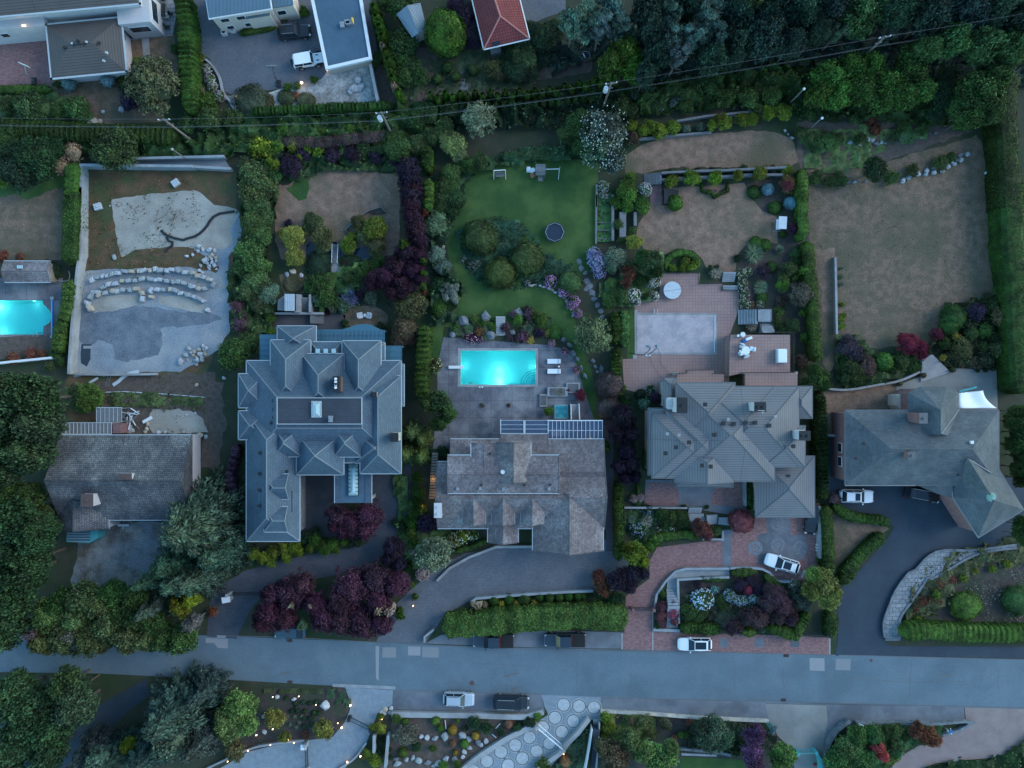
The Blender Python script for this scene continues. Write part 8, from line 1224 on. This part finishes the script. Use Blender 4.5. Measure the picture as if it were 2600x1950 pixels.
block('timber_board','B1',"668 1274,762 1274,762 1296,668 1296",.03,.12,M['conc_l'],label='pale board lying in the gravel yard',cat='board'); ribbon('timber_board','B1',"552 1455,602 1405",.2,.03,.15,M['conc_l'],None,label='slanting pale board at the corner of the gravel yard',cat='board'); ribbon('plastic_sheet','B1',"708 1580,735 1560,785 1530",.35,.02,.1,M['silver'],None,label='short strip of grey sheeting below the gravel yard',cat='sheeting'); ribbon('plastic_sheet','B1',"905 1590,950 1560,980 1530,1040 1495,1110 1480",.45,.02,.12,M['silver'],None,True,label='long strip of grey sheeting below the gravel yard',cat='sheeting')
ld=thing('ladder','aluminium ladder lying below the gravel yard','ladder',tuple(W('B1',870,1545))); a=W('B1',885,1488,.1); b=W('B1',855,1600,.1); mb=MB(); [mb.tube((a.x+o_,a.y,.1),(b.x+o_,b.y,.1),.03,.03,4) for o_ in (-.2,.2)]; mb.build('rails',M['steel'],ld); mb=MB(); [mb.tube((a.x+(b.x-a.x)*i/9-.2,a.y+(b.y-a.y)*i/9,.11),(a.x+(b.x-a.x)*i/9+.2,a.y+(b.y-a.y)*i/9,.11),.02,.02,4) for i in range(10)]; mb.build('rungs',M['steel'],ld)
wall('C1',"840 145,1000 140,1300 158,1640 185",.12,.1,'silver','thin pale pipe lying above the dark shake house',nm='pipe',ct='pipe')
for i in range(15): 
    x,y=1050+rnd.uniform(-55,40),340+rnd.uniform(-45,60); a_=rnd.uniform(0,3.14); p=W('C1',x,y,.4); mb=MB(); l_=rnd.uniform(.8,2.4); mb.box(p.x,p.y,.1+.07*i,l_,.12,.05,a_); props(mb.build('timber_plank',M[rnd.choice(['fabric','wood','silver','woodg'])]),'loose plank in the demolition heap beside the metal canopy','plank','planks in the demolition heap')
p=W('C1',1180,368,.8); bd=block('door_panel','C1',"1140 375,1212 335,1223 358,1150 397",.55,.65,M['white'],label='white panel lying on the stones beside the demolition heap',cat='panel'); p=W('C1',1030,440,.3); r_=thing('debris_bag','round dark heap of rubble below the planks','rubble',(p.x,p.y,0)); o=bpy.data.objects.new('heap',ROCKS[2]); COL.objects.link(o); o.parent=r_; o.scale=(.8,.7,.5); o2=bpy.data.objects.new('tyre',ROCKS[6]); COL.objects.link(o2); o2.parent=r_; o2.location=(.5,-.2,0); o2.scale=(.4,.5,.5)
p=W('B1',422,1040,.6); cr=thing('pool_cover_reel','rolled blue cover on a white reel right of the left pool','cover reel',(p.x,p.y,0)); a=W('B1',424,905,.6); b=W('B1',424,1185,.6); mb=MB(); mb.tube(tuple(a),tuple(b),.17,.17,12); mb.build('roll',M['bluep'],cr); mb=MB(); mb.tube((a.x-.22,a.y,.55),(b.x-.22,b.y,.55),.05); mb.build('tube',M['white'],cr); [MB().box(q.x-.15,q.y+s*.25,.3,.5,.4,.6).build('end_stand',M['steel'],cr) for q,s in ((a,1),(b,-1))]
hose('B1',"405 748,470 752,545 750,560 700,550 675",.06,'steel','pale pipe fence right of the pool shed',.6,'pipe_rail','railing')
# pools: teal gate, gates
def gate(t,x0,y0,x1,y1,h,m,label,posts='stone',lean=0):
    a=W(t,x0,y0,h); b=W(t,x1,y1,h); g=thing('driveway_gate',label,'gate',(a.x,a.y,0)); mb=MB(); mb.tube(tuple(a),tuple(b),.05); mb.tube((a.x,a.y,.2),(b.x,b.y,.2),.05); k=int((b-a).length/.18); [mb.tube((a.x+(b.x-a.x)*i/k,a.y+(b.y-a.y)*i/k,.2),(a.x+(b.x-a.x)*i/k,a.y+(b.y-a.y)*i/k,h),.018,.018,4) for i in range(k+1)]; mb.build('bars',M[m],g)
    for q in (a,b): mb=MB(); mb.box(q.x,q.y,(h+.2)/2,.4,.4,h+.2); mb.build('post',M[posts],g)
gate('D1',1822,275,2110,270,1.6,'black','black entrance gate left of the purple maples','conc_l'); gate('D4',340,392,508,394,1.4,'black','black gate across the narrow brick drive','brickp'); gate('D2',1058,1275,1232,1362,1.3,'black','thin dark gate across the pale lower driveway','black'); gate('D2',708,1480,715,1690,1.5,'black','dark gate at the bottom of the pale driveway','conc_l'); gate('D3',1150,1338,1365,1520,1.7,'fabric','white metal gate across the circle driveway','conc'); gate('D4',1665,1545,1810,1540,1.4,'teal','teal metal gate across the concrete drive','teal'); gate('D4',1690,590,1900,600,1.2,'black','black fence panel right of the brick verge hedges','black')
mb=MB(); ribbon_mb(mb,[W('D4',x,y,1.3) for x,y in pts("1805 1535,1845 1590,1862 1720")],.35,0,1.3); props(mb.build('gate_wall',M['teal']),'teal painted wall turning down from the teal gate','wall')
p=W('D5',538,1638,.3); tb_=thing('toy_car','small red toy car near the teal gate','toy',(p.x,p.y,0)); mb=MB(); mb.box(p.x,p.y,.2,.4,.24,.2); mb.build('body',M['redp'],tb_,bevel=.05); [MB().tube((p.x+i*.13,p.y+j*.1,.08),(p.x+i*.13,p.y+j*.14,.08),.08,.08,10).build('wheel',M['rubber'],tb_) for i in (-1,1) for j in (-1,1)]
ps=MB(); p=W('D5',1612,1362,1.0); sgn=thing('mailbox_post','white crossed mailbox post beside the pinkish drive','mailbox',(p.x,p.y,0)); mb=MB(); mb.tube((p.x,p.y,0),(p.x,p.y,1.2),.06); mb.tube((p.x-.4,p.y+.1,1.15),(p.x+.3,p.y-.35,1.15),.06); mb.tube((p.x+.15,p.y+.4,1.05),(p.x+.25,p.y-.4,1.05),.06); mb.build('arms',M['white'],sgn); mb=MB(); mb.box(p.x+.05,p.y+.05,1.3,.35,.45,.25); mb.build('mailbox',M['bluep'],sgn,bevel=.05)
p=W('D5',898,1312,.6); mbx=thing('number_box','small white tilted box on the lower right wall','box',(p.x,p.y,.5)); MB().box(p.x,p.y,.8,.75,.3,.25,-.4).build('box',M['white'],mbx,bevel=.03)
for x,y,w_,h_,a_,lb in ((415,1310,.12,1.3,.1,'upright white stake pair left of the golden round shrub'),(835,1322,.1,.95,-.75,'slanting white stake right of the lower rock garden'),(805,1402,.1,.8,.85,'lower slanting white stake in the rock garden')): p=W('D3',x,y,.2); MBo=MB(); MBo.box(p.x,p.y,.2,w_,h_,.08,a_); props(MBo.build('garden_stake',M['white']),lb,'stake')
p=W('C4',1688,1590,.6); br=thing('bike_rack_cart','folded trolley with spoked wheel behind the white estate car','trolley',(p.x,p.y,0)); mb=MB(); ring(mb,Vector((p.x-.15,p.y,0)),.22,.28,.62,20); mb.tube((p.x-.4,p.y,.6),(p.x+.1,p.y,.6),.02); mb.tube((p.x-.15,p.y-.25,.6),(p.x-.15,p.y+.25,.6),.02); mb.build('wheel',M['steel'],br); mb=MB(); mb.tube((p.x-.3,p.y,.15),(p.x+.1,p.y,.6),.03); mb.build('frame',M['steel'],br); p=W('C4',1700,1600,.4); pst=thing('concrete_post','tilted grey concrete block behind the white estate car','concrete block',(p.x,p.y,0)); MB().box(p.x+.05,p.y-.05,.25,.28,1.15,.5,-.35).build('block',M['conc'],pst,bevel=.03)
p=W('C4',1824,1388,.4); it=thing('garden_props','white folded garden furniture by the right brick drive wall','folded furniture',(p.x,p.y,0)); mb=MB(); [mb.box(p.x-.05+.02*i,p.y-.45+.22*i,.3,.5,.1,.5,.3*(-1)**i) for i in range(5)]; mb.build('folded_frames',M['white'],it)
for t,x,y,ln,lb in (('A1',222,590,1.0,'basketball hoop on the red brick court at the top left'),('A2',160,630,1.0,'basketball hoop on the grey parking court')):
    if t=='A1': a=W(t,278,655,.0); b=W(t,205,580,2.6); c_=W(t,185,552,3.0)
    else: a=W(t,185,675,.0); b=W(t,150,600,2.6); c_=W(t,132,572,3.0)
    b=Vector((a.x,a.y,2.7)); r_=thing('basketball_hoop',lb,'basketball hoop',(a.x,a.y,0)); mb=MB(); mb.box(a.x,a.y,.15,.6,1.0,.3); mb.build('base',M['black'],r_,bevel=.05); d_=(Vector((c_.x,c_.y,0))-Vector((a.x,a.y,0))).normalized(); e_=Vector((a.x,a.y,0))+d_*1.2; mb=MB(); mb.tube((a.x,a.y,.2),(a.x+d_.x*.3,a.y+d_.y*.3,2.0),.06); mb.tube((a.x+d_.x*.3,a.y+d_.y*.3,2.0),(e_.x,e_.y,3.0),.05); mb.build('pole',M['steel' if t=='A1' else 'black'],r_); mb=MB(); mb.box(e_.x,e_.y,3.1,.06,1.3,.85,math.atan2(d_.y,d_.x)); mb.build('backboard',M['white' if t=='A1' else 'steel'],r_); mb=MB(); ring(mb,Vector((e_.x+d_.x*.3,e_.y+d_.y*.3,0)),.21,.24,2.8,16); mb.build('rim',M['terrac'],r_)
# patio furniture top left
p=W('A1',1310,80,.7); tb=thing('patio_table','dark patio table on the flagstones at the top left','table',(p.x,p.y,0)); MB().box(p.x,p.y,.72,.6,1.9,.06).build('table_top',M['black'],tb,bevel=.02); [MB().box(p.x+i*.22,p.y+j*.8,.35,.06,.06,.7).build('leg',M['black'],tb) for i in (-1,1) for j in (-1,1)]
for x,y,a_,lb in ((1272,82,.3,'dark patio chair left of the patio table'),(1370,110,-.2,'dark patio chair right of the patio table'),(1300,195,.8,'dark round-backed chair below the patio table'),(1345,215,.2,'lower dark chair on the flagstone patio'),(1310,-5,0,'dark chair at the top of the patio table')): p=W('A1',x,y,.5); c_=thing('patio_chair',lb,'chair',(p.x,p.y,0)); MB().box(p.x,p.y,.42,.5,.5,.06,a_).build('seat',M['black'],c_); MB().box(p.x-.25*math.cos(a_),p.y-.25*math.sin(a_),.68,.06,.5,.5,a_).build('backrest',M['black'],c_); [MB().box(p.x+i*.2,p.y+j*.2,.2,.04,.04,.4).build('leg',M['black'],c_) for i in (-1,1) for j in (-1,1)]
p=W('A1',1310,125,.5); sf=thing('patio_sofa','pale low sofa below the dark patio table','sofa',(p.x,p.y,0)); MB().box(p.x,p.y,.25,1.5,.6,.45).build('seat',M['stone'],sf,bevel=.05); MB().box(p.x,p.y+.25,.5,1.5,.15,.3).build('backrest',M['fabric'],sf,bevel=.05)
p=W('A3',590,450,.7); ft=thing('round_glass_table','round glass garden table with white cups in the clearing','table',(p.x,p.y,0)); mb=MB(); mb.disc(p,.65,.7,.73,20); mb.build('table_top',M['glass'],ft); mb=MB(); ring(mb,Vector((p.x,p.y,0)),.62,.68,.74,24); mb.tube((p.x,p.y,0),(p.x,p.y,.7),.06); mb.build('frame',M['steel'],ft); mb=MB(); [mb.disc((p.x-.3+.1*i,p.y+.2-.22*i),.09,.74,.86,8) for i in range(3)]; mb.build('tableware',M['white'],ft)
# footbridge and deck edging by the pond
fb=thing('footbridge','small wooden footbridge with pale handrails over the pond','footbridge',tuple(W('B2',632,530))); mb=MB(); cx,cy,sx,sy=rect('B2',612,460,655,605,.3); [mb.box(cx,cy-sy/2+sy*(i+.5)/12,.3,sx,sy/13,.06) for i in range(12)]; mb.build('deck',M['woodg'],fb); 
for x_ in (610,658): a=W('B2',x_,455,1.0); b=W('B2',x_-(4 if x_<640 else 8),606,1.0); mb=MB(); mb.tube(tuple(a),tuple(b),.05); [mb.tube((a.x+(b.x-a.x)*i/3,a.y+(b.y-a.y)*i/3,.3),(a.x+(b.x-a.x)*i/3,a.y+(b.y-a.y)*i/3,1.0),.03) for i in range(4)]; mb.build('handrail',M['silver'],fb)
wall('B2',"712 340,735 365,715 340,800 270,890 195,1000 158,1040 200",.12,.4,'woodg','low timber frame along the dry lawn by the pond',nm='garden_edging',ct='edging'); p=W('B2',975,180,.3); pn=block('planting_bed','B2',"900 190,1000 158,1035 205,940 222",.01,.2,M['soil'],label='dark slanted planting bed at the end of the timber frame',cat='planting bed')
sst=thing('side_steps','narrow wooden steps lit by warm lamps left of the shake house','stairs',tuple(W('C2',1740,900)))
for i in range(17): y=640+i*22; a=W('C2',1752-.07*(y-640),y,.2+.08*(17-i)); mb=MB(); mb.box(a.x,a.y,.1+.04*(17-i),.85,.3,.2+.08*(17-i)); mb.build('step',M['wood'],sst)
# ---------- garden lamps ----------
def lamp(t,x,y,label,e=6,h=.5,r=.09,col=(1,.55,.25),halo=.05,grp='small warm garden lamps'):
    p=W(t,x,y,h); lp=thing('garden_lamp',label,'garden lamp',(p.x,p.y,0),0,grp); mb=MB(); mb.tube((p.x,p.y,0),(p.x,p.y,h-.1),.03,.03,6); mb.build('post',M['black'],lp); mb=MB(); mb.disc(p,r*.62,h-.1,h+.1,10,r*.5); mb.build('lamp_glass',M['warm'],lp)
    l=bpy.data.lights.new('lamp','POINT'); l.energy=e*LS; l.color=col; l.shadow_soft_size=.12; o=bpy.data.objects.new('lamp_light',l); COL.objects.link(o); o.parent=lp; o.location=(0,0,h+.35)
for t,x,y,e,r,lb in (('A2',365,662,22,.3,'bright lamp at the lower edge of the parking court'),('A1',1902,778,20,.3,'bright lamp at the left end of the rock outcrop'),('A1',1605,465,10,.16,'orange lamp at the curved kerb of the parking court'),('A2',570,563,6,.14,'lamp at the lower left corner of the flat-roofed garage'),('D2',1073,1158,9,.2,'lamp at the rounded corner of the lit garden bed'),('D2',1003,1336,9,.2,'lamp on the lower right edge of the lit garden bed'),('D2',1154,1566,7,.18,'upper lamp on the right kerb of the pale driveway'),('D2',1047,1612,7,.18,'lower lamp on the right kerb of the pale driveway'),('D2',1324,1266,7,.17,'lamp by the lime shrub between the lower driveways'),('D2',659,1085,2,.1,'small lamp beside the bluish boulder'),('D2',450,1090,2,.1,'small lamp at the upper left of the lit bed'),('D2',797,1153,2,.09,'small lamp left of the large angular boulder'),('D2',450,1348,3,.12,'small lamp below the golden-olive tree'),('D2',318,1396,4,.14,'lamp at the left of the lit bed'),('D2',573,1436,4,.15,'lamp at the small golden tree on the drive wall'),('D2',620,1458,3,.12,'lamp right of the small golden tree'),('D2',432,1474,3,.12,'middle lamp on the pale curved kerb'),('D2',252,1520,4,.14,'left lamp on the pale curved kerb'),('D2',972,1300,2,.1,'small lamp above the lower right edge lamp'),('D2',88,1608,2,.1,'lamp at the far left of the pale driveway'),('C2',1772,905,0,.04,'strip lamp beside the narrow wooden steps'),('D3',1588,1332,3,.12,'orange lamp on the post above the dark staircase'),('D3',1362,1548,3,.12,'orange lamp at the lower end of the white gate'),('D3',1143,1350,2,.1,'orange lamp at the upper end of the white gate'),('D3',155,358,4,.12,'orange lamp left of the shake house drive'),('D3',322,548,3,.1,'orange lamp at the tip of the shaggy hedge')): lamp(t,x,y,lb,e if e else 5,.5,r)
for t,x,y,e in (('C2',1735,850,12),('C2',1745,980,12),('C2',1660,1060,10)): p=W(t,x,y,1.2); l=bpy.data.lights.new('step_light','POINT'); l.energy=e*2.2*LS; l.color=(1,.6,.2); l.shadow_soft_size=.1; o=bpy.data.objects.new('step_light',l); COL.objects.link(o); o.parent=sst; o.location=p-sst.location
# ---------- utility poles, wires ----------
def upole(t,x,y,h,label,trans=True,ang=.1,lowx=None):
    p=W(t,x,y,h); r_=thing('utility_pole',label,'utility pole',(p.x,p.y,0)); mb=MB(); mb.tube((p.x,p.y,0),(p.x,p.y,h),.17,.12,8); mb.build('pole',M['pbark'],r_); mb=MB(); mb.box(p.x,p.y,h-.35,1.6,.12,.12,ang); mb.box(p.x,p.y,h-2.0,.9,.1,.1,ang); mb.build('crossarm',M['woodg'],r_); mb=MB(); [mb.disc((p.x+i*.7*math.cos(ang),p.y+i*.7*math.sin(ang)),.07,h-.28,h-.02,6) for i in (-1,0,1)]; mb.build('insulators',M['white'],r_)
    if trans: mb=MB(); mb.disc((p.x-.5,p.y-.15),.32,h-2.6,h-1.5,14); mb.build('transformer',M['silver'],r_)
    return p
PL=[upole('A1',1310,955,9.3,'leaning-looking utility pole above the construction yard',False,.05),upole('A2',1005,900,9.3,'utility pole with white transformer above the purple hedge',True,.1),upole('A3',798,662,9.3,'utility pole with white transformer above the white-blossomed tree',True,.15),upole('A4',1102,290,10,'utility pole among the trees at the upper right',False,.2)]
def wire(a,b,label,r=.018,sag=.5):
    mb=MB(); n=16; P=[Vector(a).lerp(Vector(b),i/n)-Vector((0,0,sag*4*(i/n)*(1-i/n))) for i in range(n+1)]; [mb.tube(tuple(u),tuple(w_),r,r,4,False) for u,w_ in zip(P,P[1:])]; props(mb.build('power_line',mat('dull_wire',(.13,.14,.15),grain=0)),label,'power line')
E=[W('A1',-900,925,9.3)]+PL+[W('A4',2900,-20,10.5)]
nm=['left of the first','between first and second','between second and third','between third and fourth','right of the fourth']
for i in range(5):
    a,b=E[i],E[i+1]; wire((a.x,a.y,a.z),(b.x,b.y,b.z),f'upper power line {nm[i]} utility pole',.012); wire((a.x,a.y,a.z-3.2),(b.x,b.y,b.z-3.2),f'lower thick cable {nm[i]} utility pole',.02,.35); wire((a.x+.1,a.y-.3,a.z-2.0),(b.x+.1,b.y-.3,b.z-2.0),f'thin middle wire {nm[i]} utility pole',.006,.3)
for t,x,y,h_,lb in (('A4',450,710,6.2,'grey lamp post above the end of the lime shrub row'),('A4',595,945,4.6,'shorter grey lamp post on the dry bank'),('A1',1378,1195,5.5,'pale wooden post above the construction yard walls')):
    p=W(t,x,y,h_); r_=thing('lamp_post',lb,'post',(p.x,p.y,0)); MB().tube((p.x,p.y,0),(p.x,p.y,h_-.1),.1,.08,8).build('pole',M['woodg'] if t=='A4' else M['pbark'],r_); MB().disc(p,.2,h_-.15,h_+.05,10,.12).build('cap',M['white'] if t=='A4' else M['conc'],r_)
# pots at the patio, small extras
for x,y,r_,lb in ((1843,1472,.22,'left'),(1908,1470,.22,'middle'),(1967,1463,.2,'right')):
    p=W('B4',x,y,.3); pt=thing('plant_pot',f'{lb} round pot of the three on the angled house patio','plant pot',(p.x,p.y,0)); MB().disc(p,r_*.8,0,.4,12,r_).build('pot',M['black'],pt); MB().disc(p,r_*.8,.39,.41,12).build('soil',M['soil'],pt)
p=W('C1',985,1215,.6); bn=thing('garden_bench','small pale bench below the dark shake house','bench',(p.x,p.y,0)); MB().box(p.x,p.y,.42,1.6,.3,.06).build('seat',M['silver'],bn); MB().box(p.x-.1,p.y-.3,.3,.15,.5,.1).build('leg',M['silver'],bn); MB().box(p.x+.6,p.y,.2,.08,.3,.4).build('leg',M['silver'],bn)
p=W('D1',1818,305,1.2); gb_=thing('gate_pillar','white stone gate pillar at the left entrance gate','pillar',(p.x,p.y,0)); MB().box(p.x,p.y,.7,1.0,.7,1.4,.2).build('shaft',M['conc_l'],gb_); MB().box(p.x,p.y,1.45,1.15,.85,.12,.2).build('cap',M['white'],gb_)
p=W('D2',697,1492,1.4); gb_=thing('gate_pillar','white square gate pillar at the bottom driveway gate','pillar',(p.x,p.y,0)); MB().box(p.x,p.y,.7,.65,.65,1.4).build('shaft',M['conc_l'],gb_); MB().box(p.x,p.y,1.46,.75,.75,.12).build('cap',M['white'],gb_)
p=W('A4',1915,1385,.3); MBw=MB(); MBw.disc(p,.2,0,.35,12); props(MBw.build('garden_bucket',M['silver']),'small pale bucket on the far lawn beside the tall hedge','bucket')
sheet('ditch','D4',"1400 1134,1886 1150,1886 1157,1400 1142",M['seam'],8)
mb=MB(); mb.box(0,0,0,1,1,1)
# retaining bits at slate garden: top cap
# ---------- duplicate label check ----------
seen={}
for o in SC.objects:
    if o.parent is None and o.type in('MESH','EMPTY'):
        l_=o.get('label')
        if l_ and l_ in seen: print('DUPLICATE LABEL',l_)
        if l_ and not (4<=len(l_.split())<=16): print('LABEL LENGTH',len(l_.split()),l_)
        seen[l_]=1
